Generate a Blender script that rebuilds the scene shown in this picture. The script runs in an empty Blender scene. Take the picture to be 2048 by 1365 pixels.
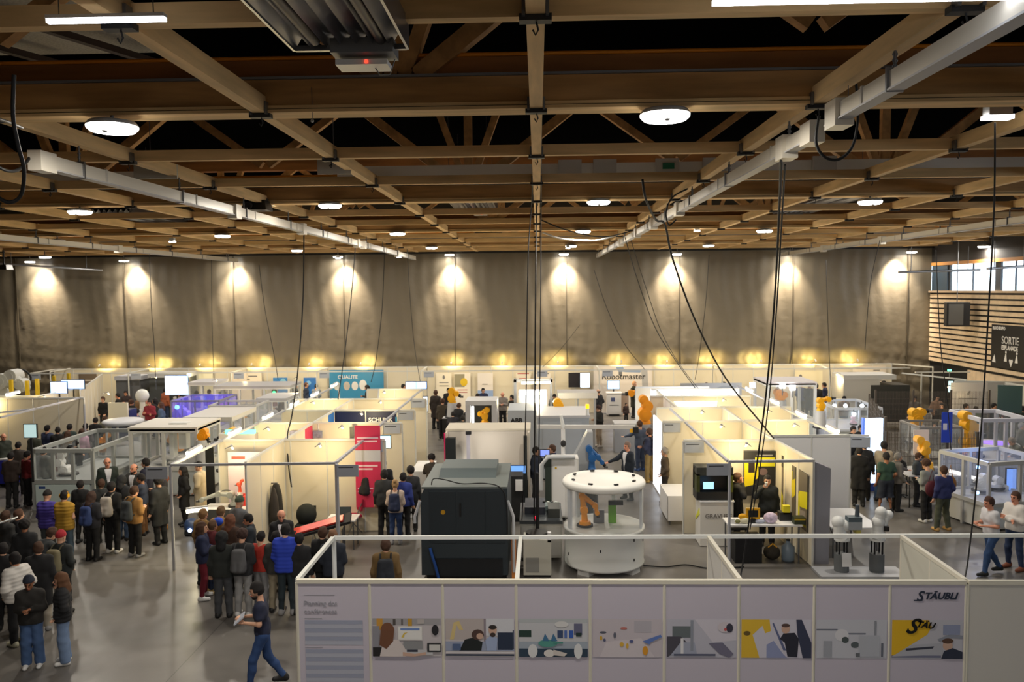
import bpy, bmesh, math, random
import numpy as np
from mathutils import Matrix, Vector
random.seed(7); np.random.seed(7)
SC = bpy.context.scene; COL = SC.collection
# ---------------------------------------------------------------- camera
FPX, PITCH, YAW, ROLL, CAMH = 1626.7, .0624, -.0319, -.0097, 6.426
def cam_rows():
    c, s = math.cos(YAW), math.sin(YAW); xr = np.array([c, -s, 0.]); yf = np.array([s, c, 0.]); zu = np.array([0, 0, 1.])
    c, s = math.cos(PITCH), math.sin(PITCH); fw = c*yf - s*zu; up = s*yf + c*zu
    c, s = math.cos(ROLL), math.sin(ROLL); return np.array([c*xr + s*up, fw, -s*xr + c*up])
CR = cam_rows()
cd = bpy.data.cameras.new('camera'); cam = bpy.data.objects.new('camera', cd); COL.objects.link(cam); SC.camera = cam
cd.sensor_width = 36; cd.lens = FPX*36/2048; cd.clip_start = .05; cd.clip_end = 300
r_, f_, u_ = CR
cam.matrix_world = Matrix(((r_[0], u_[0], -f_[0], 0), (r_[1], u_[1], -f_[1], 0), (r_[2], u_[2], -f_[2], CAMH), (0, 0, 0, 1)))
cd.dof.use_dof = True; cd.dof.focus_distance = 7.5; cd.dof.aperture_fstop = 28.6/1000/.0085
# ---------------------------------------------------------------- world and exposure
SC.view_settings.view_transform = 'Standard'; SC.view_settings.look = 'None'
SC.view_settings.exposure = 0.3; SC.view_settings.gamma = 1.0; SC.view_settings.use_curve_mapping = False
w = bpy.data.worlds.new('sky'); SC.world = w; w.use_nodes = True
bg = w.node_tree.nodes['Background']; bg.inputs[0].default_value = (.72, .86, 1, 1); bg.inputs[1].default_value = 3.2
try:
    SC.cycles.use_denoising = True; SC.cycles.max_bounces = 5; SC.cycles.transparent_max_bounces = 16; SC.cycles.use_adaptive_sampling = True; SC.cycles.adaptive_threshold = .025
    SC.cycles.diffuse_bounces = 3; SC.cycles.glossy_bounces = 2; SC.cycles.transmission_bounces = 6
    SC.cycles.sample_clamp_indirect = 4; SC.cycles.caustics_reflective = False; SC.cycles.caustics_refractive = False
except Exception: pass

def at(u, v, z=0.):                       # where the sight line through a photo pixel meets a level plane
    d = CR.T @ np.array([(u-1024)/FPX, 1, -(v-682.5)/FPX]); t = (z-CAMH)/d[2]
    return (t*d[0], t*d[1])
def aty(u, v, y):                         # ... or an upright plane y = const
    d = CR.T @ np.array([(u-1024)/FPX, 1, -(v-682.5)/FPX]); t = y/d[1]
    return (t*d[0], y, CAMH+t*d[2])
# ---------------------------------------------------------------- materials
def lin(c):
    o = []
    for x in c[:3]:
        x = x/255.; o.append(x/12.92 if x <= .04045 else ((x+.055)/1.055)**2.4)
    return (*o, 1)
MC = {}
def M(col, rough=.6, metal=0., em=0., alpha=1., noise=0., scale=8., bump=0., bscale=60., emcol=None, kind=''):
    key = (tuple(col), rough, metal, em, alpha, noise, scale, bump, bscale, emcol, kind)
    if key in MC: return MC[key]
    m = bpy.data.materials.new('mat_%02x%02x%02x_%d' % (*[int(c) for c in col[:3]], len(MC))); MC[key] = m
    m.use_nodes = True; nt = m.node_tree; b = nt.nodes['Principled BSDF']
    b.inputs['Base Color'].default_value = lin(col); b.inputs['Roughness'].default_value = rough; b.inputs['Metallic'].default_value = metal
    m.diffuse_color = lin(col)
    if em:
        b.inputs['Emission Color'].default_value = lin(emcol or col); b.inputs['Emission Strength'].default_value = em
    if alpha < 1: b.inputs['Alpha'].default_value = alpha
    if noise or bump or kind:
        tc = nt.nodes.new('ShaderNodeTexCoord'); n = nt.nodes.new('ShaderNodeTexNoise'); n.inputs['Detail'].default_value = 5
        mp = nt.nodes.new('ShaderNodeMapping'); nt.links.new(tc.outputs['Object'], mp.inputs[0]); nt.links.new(mp.outputs[0], n.inputs['Vector'])
        n.inputs['Scale'].default_value = scale
        if kind == 'wx': mp.inputs['Scale'].default_value = (.12, 1, 1)
        if kind == 'wy': mp.inputs['Scale'].default_value = (1, .12, 1)
        if noise:
            r = nt.nodes.new('ShaderNodeValToRGB'); nt.links.new(n.outputs['Fac'], r.inputs[0])
            c = lin(col); e = r.color_ramp.elements
            e[0].position = .3; e[1].position = .7
            e[0].color = (*[x*(1-noise) for x in c[:3]], 1); e[1].color = (*[min(1, x*(1+noise)) for x in c[:3]], 1)
            nt.links.new(r.outputs[0], b.inputs['Base Color'])
        if bump:
            n2 = nt.nodes.new('ShaderNodeTexNoise'); n2.inputs['Scale'].default_value = bscale; n2.inputs['Detail'].default_value = 4
            nt.links.new(tc.outputs['Object'], n2.inputs['Vector'])
            bp = nt.nodes.new('ShaderNodeBump'); bp.inputs['Strength'].default_value = bump; bp.inputs['Distance'].default_value = .02
            nt.links.new(n2.outputs['Fac'], bp.inputs['Height']); nt.links.new(bp.outputs[0], b.inputs['Normal'])
    return m
def glass(tint=(215, 225, 230), a=.1, rough=.05):
    return M(tint, rough, 0, 0, a)
WOODX = M((188, 142, 88), .7, noise=.28, scale=7, kind='wx'); WOODY = M((232, 196, 142), .7, noise=.2, scale=7, kind='wy')
WOODL = M((226, 188, 132), .7, noise=.22, scale=7, kind='wx'); WOODT = M((186, 140, 88), .75, noise=.3, scale=5)
WOODD = M((160, 106, 58), .75, noise=.3, scale=5, kind='wx')
DARK = M((26, 26, 28), .6); BLACK = M((14, 15, 16), .5); ALU = M((178, 180, 184), .35, .6); WHITE = M((236, 236, 236), .4)
PANEL = M((224, 215, 192), .5); PANELC = M((226, 226, 226), .5); FRAME = M((214, 214, 208), .4, .1); GREY = M((140, 142, 146), .5); RAILG = M((186, 188, 194), .4, .1); LGREY = M((196, 196, 198), .5)
SCREEN = M((150, 190, 255), .3, em=2.2); SCREENW = M((225, 240, 255), .3, em=1.6); GLASS = glass(); RED = M((200, 30, 40), .5)
STEEL = M((120, 122, 126), .35, .8); CABLE = M((18, 18, 20), .6); YEL = M((246, 180, 20), .4); RUB = M((30, 30, 32), .8)
# ---------------------------------------------------------------- mesh builder
class MB:
    def __init__(s): s.v = []; s.f = []; s.m = []; s.mats = []; s.sm = []
    def mi(s, mat):
        if mat not in s.mats: s.mats.append(mat)
        return s.mats.index(mat)
    def add(s, vs, fs, mat, smooth=False):
        o = len(s.v); s.v += [tuple(p) for p in vs]; k = s.mi(mat)
        for f in fs: s.f.append([o+i for i in f]); s.m.append(k); s.sm.append(smooth)
        return s
    def box(s, c, d, mat, rz=0, R=None, taper=1.):
        x, y, z = d[0]/2, d[1]/2, d[2]/2
        vs = [(-x, -y, -z), (x, -y, -z), (x, y, -z), (-x, y, -z)] + [(a*taper, b*taper, z) for a, b in ((-x, -y), (x, -y), (x, y), (-x, y))]
        q = R if R is not None else Matrix.Rotation(rz, 3, 'Z'); c = Vector(c)
        vs = [tuple(q @ Vector(v)+c) for v in vs]
        return s.add(vs, [(3, 2, 1, 0), (4, 5, 6, 7), (0, 1, 5, 4), (1, 2, 6, 5), (2, 3, 7, 6), (3, 0, 4, 7)], mat)
    def bb(s, p, q, mat):
        return s.box([(a+b)/2 for a, b in zip(p, q)], [abs(a-b) for a, b in zip(p, q)], mat)
    def bar(s, p, q, w, h, mat):          # rectangular bar from p to q
        p, q = Vector(p), Vector(q); d = q-p; L = d.length; d.normalize()
        up = Vector((0, 0, 1)) if abs(d.z) < .95 else Vector((0, 1, 0)); x = d.cross(up).normalized(); z = x.cross(d)
        return s.box((p+q)/2, (w, L, h), mat, R=Matrix((x, d, z)).transposed())
    def cyl(s, p, q, r, mat, r2=None, n=12, cap=True):
        r2 = r if r2 is None else r2; p, q = Vector(p), Vector(q); d = (q-p).normalized()
        a = d.orthogonal().normalized(); b = d.cross(a); vs = []
        for c, rr in ((p, r), (q, r2)):
            vs += [c+(a*math.cos(t)+b*math.sin(t))*rr for t in [2*math.pi*i/n for i in range(n)]]
        fs = [(i, (i+1) % n, n+(i+1) % n, n+i) for i in range(n)]; s.add(vs, fs, mat, True)
        if cap: s.add(vs, [tuple(range(n))[::-1], tuple(range(n, 2*n))], mat)
        return s
    def tube(s, pts, r, mat, n=8):
        pts = [Vector(p) for p in pts]; vs = []; a = None
        for i, p in enumerate(pts):
            d = (pts[min(i+1, len(pts)-1)]-pts[max(i-1, 0)]).normalized()
            a = d.orthogonal().normalized() if a is None else (a-d*a.dot(d)).normalized()
            b = d.cross(a); rr = r[i] if isinstance(r, (list, tuple)) else r
            vs += [p+(a*math.cos(t)+b*math.sin(t))*rr for t in [2*math.pi*k/n for k in range(n)]]
        fs = [(i*n+k, i*n+(k+1) % n, (i+1)*n+(k+1) % n, (i+1)*n+k) for i in range(len(pts)-1) for k in range(n)]
        s.add(vs, fs, mat, True); e = len(pts)*n
        return s.add(vs, [tuple(range(n))[::-1], tuple(range(e-n, e))], mat)
    def sph(s, c, r, mat, n=12, m=8):
        r = r if isinstance(r, (tuple, list)) else (r, r, r); vs = [(c[0], c[1], c[2]-r[2])]
        for j in range(1, m):
            t = -math.pi/2+math.pi*j/m
            vs += [(c[0]+r[0]*math.cos(t)*math.cos(a), c[1]+r[1]*math.cos(t)*math.sin(a), c[2]+r[2]*math.sin(t)) for a in [2*math.pi*i/n for i in range(n)]]
        vs.append((c[0], c[1], c[2]+r[2])); fs = [(0, 1+(i+1) % n, 1+i) for i in range(n)]
        for j in range(m-2): fs += [(1+j*n+i, 1+j*n+(i+1) % n, 1+(j+1)*n+(i+1) % n, 1+(j+1)*n+i) for i in range(n)]
        k = 1+(m-2)*n; fs += [(k+i, k+(i+1) % n, len(vs)-1) for i in range(n)]
        return s.add(vs, fs, mat, True)
    def lathe(s, prof, mat, n=32, c=(0, 0), a0=0, a1=2*math.pi, smooth=True):
        full = a1-a0 > 6.28; k = n if full else n+1
        vs = [(c[0]+r*math.cos(a0+(a1-a0)*i/n), c[1]+r*math.sin(a0+(a1-a0)*i/n), z) for r, z in prof for i in range(k)]
        fs = [(j*k+i, j*k+(i+1) % k, (j+1)*k+(i+1) % k, (j+1)*k+i) for j in range(len(prof)-1) for i in range(n)]
        return s.add(vs, fs, mat, smooth)
    def prism(s, poly, y0, y1, mat, ax='y'):      # polygon in the (x,z) plane pushed along y (or (x,y) along z)
        n = len(poly)
        vs = [(a, y0, b) for a, b in poly]+[(a, y1, b) for a, b in poly] if ax == 'y' else [(a, b, y0) for a, b in poly]+[(a, b, y1) for a, b in poly] if ax == 'z' else [(y0, a, b) for a, b in poly]+[(y1, a, b) for a, b in poly]
        return s.add(vs, [tuple(range(n)), tuple(range(n, 2*n))[::-1]]+[(i, n+i, n+(i+1) % n, (i+1) % n) for i in range(n)], mat)
    def build(s, name, parent=None, label=None, loc=None, fix=True):
        me = bpy.data.meshes.new(name); me.from_pydata(s.v, [], s.f)
        for m in s.mats: me.materials.append(m)
        me.polygons.foreach_set('material_index', s.m); me.polygons.foreach_set('use_smooth', s.sm)
        if fix:
            bm = bmesh.new(); bm.from_mesh(me); bmesh.ops.recalc_face_normals(bm, faces=bm.faces); bm.to_mesh(me); bm.free()
        o = bpy.data.objects.new(name, me); COL.objects.link(o)
        if parent is not None: o.parent = parent
        if label: o['label'] = label
        if loc: o.location = loc
        return o
def thing(name, label, cat, loc=(0, 0, 0), rz=0, group=None):
    o = bpy.data.objects.new(name, None); COL.objects.link(o); o.location = loc; o.rotation_euler = (0, 0, rz)
    o.empty_display_size = .1; tag(o, label, cat, group); return o
def tag(o, label, cat, group=None):
    o['label'] = label; o['category'] = cat; o['kind'] = 'thing'
    if group: o['group'] = group
    return o
def struct(o): o['kind'] = 'structure'; return o
def text_mesh(body, size, mat, name='lettering', parent=None, loc=(0, 0, 0), rot=(math.pi/2, 0, 0), shear=0, ext=.002, bold=0., align='LEFT', sx=1.):
    cu = bpy.data.curves.new(name, 'FONT'); cu.body = body; cu.size = size; cu.extrude = ext; cu.shear = shear; cu.offset = bold; cu.align_x = align; cu.resolution_u = 3
    t = bpy.data.objects.new(name, cu); COL.objects.link(t); dg = bpy.context.evaluated_depsgraph_get()
    me = bpy.data.meshes.new_from_object(t.evaluated_get(dg)); bpy.data.objects.remove(t); me.materials.clear(); me.materials.append(mat)
    o = bpy.data.objects.new(name, me); COL.objects.link(o); o.parent = parent; o.location = loc; o.rotation_euler = rot; o.scale = (sx, 1, 1); return o
def light(kind, loc, energy, col, size=.5, rot=None, spot=None, blend=.6, name='lamp_light', parent=None, shape='DISK', size_y=None):
    d = bpy.data.lights.new(name, kind); d.energy = energy; d.color = lin(col)[:3]
    if kind == 'AREA':
        d.shape = shape; d.size = size
        if size_y: d.size_y = size_y
    else: d.shadow_soft_size = size
    if kind == 'SPOT': d.spot_size = spot; d.spot_blend = blend
    o = bpy.data.objects.new(name, d); COL.objects.link(o); o.location = loc
    if rot: o.rotation_euler = rot
    if parent: o.parent = parent
    return o
# ================================================================ THE HALL
GR, GX0, GY0, GZ = 3.115, 0., 6.24, 8.445
BACKY, RX, LX, NEARY = 42.75, 20.2, -34., -2.5
def floor():
    m = bpy.data.materials.new('polished_concrete'); m.use_nodes = True; nt = m.node_tree; b = nt.nodes['Principled BSDF']
    tc = nt.nodes.new('ShaderNodeTexCoord'); n = nt.nodes.new('ShaderNodeTexNoise'); n.inputs['Scale'].default_value = .45; n.inputs['Detail'].default_value = 8; n.inputs['Distortion'].default_value = .6
    nt.links.new(tc.outputs['Object'], n.inputs['Vector']); r = nt.nodes.new('ShaderNodeValToRGB'); nt.links.new(n.outputs['Fac'], r.inputs[0])
    r.color_ramp.elements[0].position = .3; r.color_ramp.elements[0].color = lin((92, 89, 86)); r.color_ramp.elements[1].position = .72; r.color_ramp.elements[1].color = lin((128, 124, 119))
    br = nt.nodes.new('ShaderNodeTexBrick'); br.inputs['Scale'].default_value = 1; br.inputs['Brick Width'].default_value = 6.2; br.inputs['Row Height'].default_value = 6.2; br.inputs['Mortar Size'].default_value = .008
    br.offset = 0; br.inputs['Color1'].default_value = br.inputs['Color2'].default_value = (1, 1, 1, 1); br.inputs['Mortar'].default_value = (.45, .45, .45, 1)
    nt.links.new(tc.outputs['Object'], br.inputs['Vector']); mx = nt.nodes.new('ShaderNodeMix'); mx.data_type = 'RGBA'; mx.blend_type = 'MULTIPLY'; mx.inputs[0].default_value = 1
    nt.links.new(r.outputs[0], mx.inputs[6]); nt.links.new(br.outputs[0], mx.inputs[7]); nt.links.new(mx.outputs[2], b.inputs['Base Color'])
    n2 = nt.nodes.new('ShaderNodeTexNoise'); n2.inputs['Scale'].default_value = 1.6; nt.links.new(tc.outputs['Object'], n2.inputs['Vector'])
    mr = nt.nodes.new('ShaderNodeMapRange'); mr.inputs['To Min'].default_value = .22; mr.inputs['To Max'].default_value = .5; nt.links.new(n2.outputs['Fac'], mr.inputs[0]); nt.links.new(mr.outputs[0], b.inputs['Roughness'])
    struct(MB().bb((LX, NEARY, -.3), (RX+.3, BACKY+.3, 0), m).build('floor'))
floor()
def curtain():
    nx, nz = 900, 90; X = np.linspace(LX, RX, nx); Z = np.linspace(0, 8.38, nz); xx, zz = np.meshgrid(X, Z)
    seam = 5.83; ph = ((xx-1.5) % seam)/seam
    y = .03*np.abs(np.sin(ph*math.pi))**.5 + .02*np.sin(xx*3.1+zz*.6) + .012*np.sin(xx*9.3+1.5*np.sin(zz*1.1)) + .014*np.exp(-((ph-.03)/.03)**2)*np.sin(zz*4)
    fan = np.minimum(ph, 1-ph); y += .03*np.sin((fan*18)+zz*2.2)*np.exp(-fan*9)*np.clip(zz/8, .2, 1)
    low = np.exp(-np.clip(zz-2.3, 0, 9)/.7); y += low*.03*np.abs(np.sin(xx*2.42*math.pi/2.6*2))*np.sin(zz*9+xx)
    y += .008*(np.abs(((zz+.15*np.sin(xx*.8)) % 1.05)-.5) < .02)
    v = np.stack([xx, BACKY-.25-y, zz], -1).reshape(-1, 3); i = np.arange(nx*nz).reshape(nz, nx)
    f = np.stack([i[:-1, :-1], i[:-1, 1:], i[1:, 1:], i[1:, :-1]], -1).reshape(-1, 4)
    m = M((106, 97, 80), .44, bump=.9, bscale=2.6); b = m.node_tree.nodes['Principled BSDF']; b.inputs['Sheen Weight'].default_value = .15
    mb = MB(); mb.add(v.tolist(), f.tolist(), m, True); o = mb.build('wall_back', fix=False); struct(o)
    s = MB(); s.bb((LX, BACKY-.5, 8.36), (RX, BACKY-.2, 8.5), BLACK); s.build('curtain_track', o)
    k = -5
    for k in range(-6, 4):      # vertical seams of the cloth
        x = 1.5+k*seam; MB().bb((x-.02, BACKY-.34, 2.2), (x+.02, BACKY-.28, 8.36), M((74, 66, 52), .6)).build('seam', o)
curtain()
# solid outer walls
struct(MB().bb((LX-.3, NEARY, 0), (LX, BACKY, 11.6), M((90, 84, 74), .8)).build('wall_left'))
struct(MB().bb((LX, NEARY-.3, 0), (RX, NEARY, 11.6), M((120, 112, 100), .8)).build('wall_near'))
struct(MB().bb((LX, BACKY+.02, 0), (RX, BACKY+.3, 11.6), M((60, 54, 46), .8)).build('wall_rear'))
def right_wall():
    w = MB(); WX = RX
    w.bb((WX, NEARY, 0), (WX+.25, BACKY, 6.1), M((20, 19, 18), .7))
    w.bb((WX, NEARY, 7.6), (WX+.25, BACKY, 11.6), M((36, 32, 30), .7)); o = struct(w.build('wall_right'))
    sl = M((238, 212, 176), .6, noise=.12, scale=3)
    z = 2.62; k = 0
    while z < 6.05:
        MB().bb((WX-.07, 14, z), (WX, BACKY-.3, z+.17), sl).build('slat', o); z += .248; k += 1
    MB().bb((WX-.1, 14, 1.7), (WX, 38.6, 2.5), sl).build('slat', o)
    MB().bb((WX-.16, 14, 6.1), (WX+.3, BACKY-.3, 6.2), M((205, 180, 150), .6)).build('sill', o)
    MB().bb((WX-.05, 14, 7.46), (WX+.1, BACKY-.3, 7.62), M((214, 150, 78), .6)).build('lintel', o)
    fr = M((40, 44, 50), .5); n = 0; y = 14.
    wb = M((40, 52, 66), .5)
    segs = [(14, 20), (20, 26), (26, 30.5), (30.5, 34.1), (34.1, 36.5), (36.5, 40.9)]
    for a, b in segs:
        n += 1; r = bpy.data.objects.new('window_%d' % n, None); COL.objects.link(r); r['kind'] = 'structure'; r.location = (WX+.12, 0, 0)
        q = MB(); q.bb((-.05, a, 6.18), (.05, a+.3, 7.55), fr); q.bb((-.05, b-.14, 6.18), (.05, b, 7.55), fr); q.bb((-.05, a, 7.5), (.05, b, 7.55), fr); q.build('window_frame', r)
        for t in (.5,): MB().bb((-.03, a+(b-a)*t-.03, 6.18), (.03, a+(b-a)*t+.03, 7.5), wb).build('mullion', r)
        MB().bb((-.01, a+.1, 6.18), (0, b-.1, 7.5), glass((200, 225, 240), .12)).build('pane', r)
    MB().bb((-.12, 40.9, 6.18), (.13, BACKY-.3, 7.55), M((58, 76, 92), .6)).build('blank_panel', r)
right_wall()
# ---- timber roof grid
CE = struct(bpy.data.objects.new('ceiling', None)); COL.objects.link(CE)
dm = M((7, 7, 8), 1); dm.node_tree.nodes['Principled BSDF'].inputs['Specular IOR Level'].default_value = 0; deck = MB(); deck.bb((LX, NEARY, 11.0), (RX+.3, BACKY+.3, 11.2), M((7, 7, 8), 1)); deck.build('roof_deck', CE)
for k in range(-10, 7):                                     # joists running away from the camera
    x = GX0+k*GR; MB().bb((x-.07, NEARY, GZ+.0), (x+.07, BACKY-.4, GZ+.19), WOODY).build('longitudinal_joist', CE)
rows = [j for j in range(-2, 12)]
for j in rows:
    y = GY0+j*GR
    if (j-1) % 3 == 0:
        t = bpy.data.objects.new('truss', None); COL.objects.link(t); t.parent = CE; t.location = (0, y, 0)
        q = MB(); q.bb((LX, -.17, GZ-.0), (RX, .17, GZ+.035), WOODL); q.bb((LX, -.15, GZ+.035), (RX, .15, GZ+.045), BLACK); q.bb((LX, -.16, GZ+.045), (RX, .16, GZ+.08), WOODL); q.bb((LX, -.13, GZ+.08), (RX, .13, GZ+.37), WOODX); q.bb((LX, .0, GZ+.42), (RX, .2, GZ+.62), WOODD); q.build('bottom_chord', t)
        q = MB(); q.bb((LX, -.16, 10.6), (RX, .16, 10.95), WOODD); q.build('top_chord', t)
        q = MB(); q.bb((LX, -.16, GZ+.375), (RX, -.02, GZ+.4), M((150, 154, 160), .35, .5)); q.build('conduit', t)
        q = MB(); q.cyl((LX, .0, GZ+.645), (RX, .0, GZ+.645), .022, M((240, 150, 34), .5)); q.build('gas_pipe', t)
        for c in range(-3, 3):
            nx = -1.55+c*9.345
            for dx, wd in ((-2.6, .2), (-.75, .15), (0, .16), (.75, .15), (2.6, .2)):
                if LX < nx+dx < RX: MB().bar((nx+dx*.08, .0, GZ+.4), (nx+dx, .0, 10.7), .18, wd, WOODT).build('web', t)
            for s in (-1, 1):
                if LX < nx+s*4.6 < RX: MB().bar((nx+s*4.6, 0, GZ+.9), (nx+s*2.7, 0, 10.7), .16, .16, WOODT).build('web', t)
    else:
        MB().bb((LX, y-.06, GZ+.01), (RX, y+.06, GZ+.17), WOODL).build('transverse_joist', CE)
for k in range(-8, 7):                                      # steel shoes with a hook where the members cross
    for j in range(-1, 11):
        q = MB(); x, y = GX0+k*GR, GY0+j*GR; z = GZ-.02
        q.box((x, y-.1, z), (.24, .1, .05), DARK)
        if j < 5: q.bb((x-.1, y-.2, z), (x-.075, y-.1, z+.14), STEEL); q.bb((x+.075, y-.2, z), (x+.1, y-.1, z+.14), STEEL); q.tube([(x, y-.1, z), (x+.02, y-.1, z-.08), (x, y-.1, z-.12), (x-.02, y-.1, z-.08)], .008, DARK, 5)
        if k > -6 or j > 3:
            o = q.build('joint_bracket', CE)
# acoustic lining seen top left
MB().bb((-12.5, 9.9, 10.4), (-5.9, 13.5, 10.5), M((170, 166, 156), .8, noise=.25, scale=30)).build('acoustic_panel', CE)
for x in (-11.2, -9.6, -8.0): MB().bar((x, 9.8, 10.3), (x+1.8, 13.4, 10.2), .12, .1, M((60, 44, 34), .7)).build('rail', CE)
MB().bb((LX, 41.85, GZ+.01), (RX, 42.05, GZ+.2), WOODL).build('edge_beam', CE)
# ---- round lamps under the beams
LAMPE = M((255, 252, 244), .4, em=14)
rowpx = [(9.2, [(225, 260), (1330, 237)], .275), (18.6, [(160, 427), (660, 407), (1197, 403), (1740, 407)], .26), (27.9, [(115, 485), (445, 474), (795, 467), (1166, 463), (1529, 464), (1880, 467)], .26),
         (37.2, [(90, 516), (340, 509), (594, 503), (863, 497), (1142, 494), (1417, 493), (1686, 494), (1968, 495)], .25), (41.3, [(60, 531), (248, 526), (457, 520), (676, 515), (899, 511), (1128, 510), (1354, 510), (1585, 510), (1823, 511)], .24)]
lab = {0: 'in the nearest row', 1: 'in the second row', 2: 'in the third row', 3: 'in the fourth row', 4: 'in the row at the curtain'}
ordn = ['leftmost', 'second from the left', 'third from the left', 'fourth from the left', 'fifth from the left', 'sixth from the left', 'seventh from the left', 'eighth from the left', 'rightmost']
for i, (Y, ps, r) in enumerate(rowpx):
    for n, (u, v) in enumerate(ps):
        Y = 41.95 if i == 4 else Y; x, y, z = aty(u, v, Y); z = max(min(z, GZ-.08), GZ-.32)
        od = 'rightmost' if n == len(ps)-1 else ordn[n]
        t = thing('ceiling_lamp', 'glowing round ceiling lamp, %s %s' % (od, lab[i]), 'lamp', (x, y, z), 0, 'round ceiling lamps')
        q = MB(); q.lathe([(0, -.03), (r*.85, -.02), (r*.99, .015), (r, .04)], LAMPE, 28); q.build('diffuser', t)
        q = MB(); q.lathe([(r*1.0, .04), (r*1.0, .055), (r*.9, .09), (r*.3, .12), (0, .12)], M((225, 225, 225), .4), 28); q.cyl((0, 0, .12), (0, 0, min(.6, GZ-z)), .02, STEEL); q.sph((0, -r*.6, -.03), (.04, .04, .03), LGREY, 10, 6); q.build('housing', t)
        light('AREA', (x, y, z-.06), 165 if i < 4 else 45, (255, 245, 230), r*1.7)
for x in (-5.2, 1.4, 8):  # unseen lamp row continued overhead, added to brighten the foreground wall
    t = thing('ceiling_lamp', 'unseen round lamp added above the viewpoint to light the foreground', 'lamp', (x, -.6, 8.2), 0, 'round ceiling lamps'); q = MB(); q.lathe([(0, -.03), (.3, -.02), (.34, .04)], LAMPE, 28); q.build('diffuser', t); light('AREA', (x, -.6, 8.1), 130, (250, 246, 244), .6)
for n, u in enumerate([60, 250, 460, 680, 900, 1130, 1355, 1590, 1812]):
    x, y, z = aty(u, 512, 41.3)
    light('SPOT', (x, 41.95, 8.05), 2300, (255, 238, 214), .14, rot=(math.radians(20), 0, 0), spot=math.radians(84), blend=1)
# ================================================================ THINGS UNDER THE ROOF
def bar_x(Yt, u): return aty(u, 590, Yt)[0]
def trunking(X, z, Y0, Y1, label, boxes=(), w=.1, h=.16, ends=(True, True)):
    t = thing('busbar_trunking', label, 'power rail', (X, Y0, z), 0, 'white power rails under the roof'); L = Y1-Y0
    m = M((232, 226, 212), .35, .1); q = MB(); q.box((0, L/2, 0), (w, L, h), m); q.box((0, L/2, -h/2-.012), (w+.04, L, .018), LGREY)
    y = 1.5
    while y < L-.5: q.box((0, y, 0), (w+.02, .04, h+.03), M((205, 200, 190), .4)); y += 3.1
    q.build('rail', t)
    if ends[0]: MB().box((0, .06, -.02), (w+.07, .34, h+.08), m).build('end_feed', t)
    for b in boxes: MB().box((0, b, -.02), (w+.09, .3, h+.12), m).build('junction_box', t)
    y = .9
    while y < L:
        q = MB(); q.cyl((0, y, h/2), (0, y, GZ-z+.05), .012, STEEL, n=6); q.box((0, y, 0), (w+.05, .03, h+.06), STEEL)
        for k in range(3): q.tube([(.02*math.cos(a), y, h/2+.04+.05*k+.025*math.sin(a)) for a in np.linspace(0, 6.3, 7)], .006, STEEL, 4)
        q.build('hanger', t); y += 3.115
    return t
trunking(-6.24, 8.12, 10.15, 41.5, 'long white power rail hung under the timber joists, left half of the hall', (6.6, 11.4, 18, 19, 26), .1, .17)
trunking(3.08, 8.16, 9.25, 42, 'white power rail starting right of centre and running to the curtain', (1.0, 8.6, 12.5, 16, 21), .1, .16)
trunking(3.08, 8.2, 3.2, 8.75, 'nearest white power rail, crossing the top right corner', (5.3,), .1, .15, (False, False))
trunking(12.46, 8.12, 18, 42, 'white power rail under the joists at the far right', (12, 18), .1, .16)
trunking(-15.6, 8.12, 21, 42, 'white power rail under the joists at the far left', (9,), .1, .16)
def slim_rail(u0, v0, u1, v1, Y, label):
    a, b = aty(u0, v0, Y), aty(u1, v1, Y+.8); t = thing('suspended_pipe', label, 'pipe', a, 0)
    d = Vector(b)-Vector(a); MB().cyl((0, 0, 0), d, .05, ALU).build('tube', t)
    for k in (.15, .85): MB().cyl(d*k, d*k+Vector((0, 0, 1.0)), .015, STEEL, n=6).build('hanger', t)
slim_rail(-10, 527, 205, 541, 39, 'grey tube hanging before the curtain at the far left')
slim_rail(1797, 545, 1960, 540, 34, 'silver tube hanging before the high window')
slim_rail(1975, 538, 2060, 532, 30, 'silver tube end hanging at the right edge before the window')
def heater(X, Y0, Y1, z, label, wd=1.18):
    t = thing('radiant_heater', label, 'ceiling heater', (X, Y1, z), 0, 'radiant heaters in the roof'); L = Y1-Y0; q = MB(); st = M((130, 132, 140), .28, .8)
    n = 7
    for i in range(n):
        x0 = -wd/2+wd*i/n; x1 = x0+wd/n; xm = (x0+x1)/2; zt = .1
        q.add([(x0, -L, 0), (xm, -L, zt), (xm, 0, zt), (x0, 0, 0)], [(0, 1, 2, 3)], st); q.add([(x1, -L, 0), (xm, -L, zt), (xm, 0, zt), (x1, 0, 0)], [(0, 1, 2, 3)], st)
    q.build('reflector', t)
    q = MB(); q.bb((-wd/2-.02, -L, -.02), (-wd/2, 0, .2), st); q.bb((wd/2, -L, -.02), (wd/2+.02, 0, .2), st); q.bb((-wd/2, -L, .16), (wd/2, 0, .18), st); q.bb((-wd/2, -.02, -.02), (wd/2, .02, .02), STEEL); q.build('casing', t)
    for x in (-.25, .25): MB().cyl((x, -L, .03), (x, -.1, .03), .04, M((70, 66, 66), .5, .6)).build('burner_tube', t)
    MB().bb((-.14, -.1, -.06), (.34, .16, .05), M((120, 122, 126), .5, .4)).build('fan_box', t)
    c = MB().bb((-.12, -.02, -.13), (.28, .2, -.09), WHITE).build('control_box', t); MB().sph((.12, -.025, -.11), .014, M((255, 60, 40), .3, em=2)).build('indicator_light', c)
    q = MB(); q.tube([(.16, .1, -.12), (.2, .1, -.18), (.28, .1, -.18), (.32, .12, -.05)], .005, STEEL, 5); q.build('cable', t)
    for x in (-.5, .5):
        for y in (-L*.2, -L*.8): MB().cyl((x, y, .16), (x, y, 11.0-z), .006, STEEL, n=5).build('hanger_wire', t)
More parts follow.
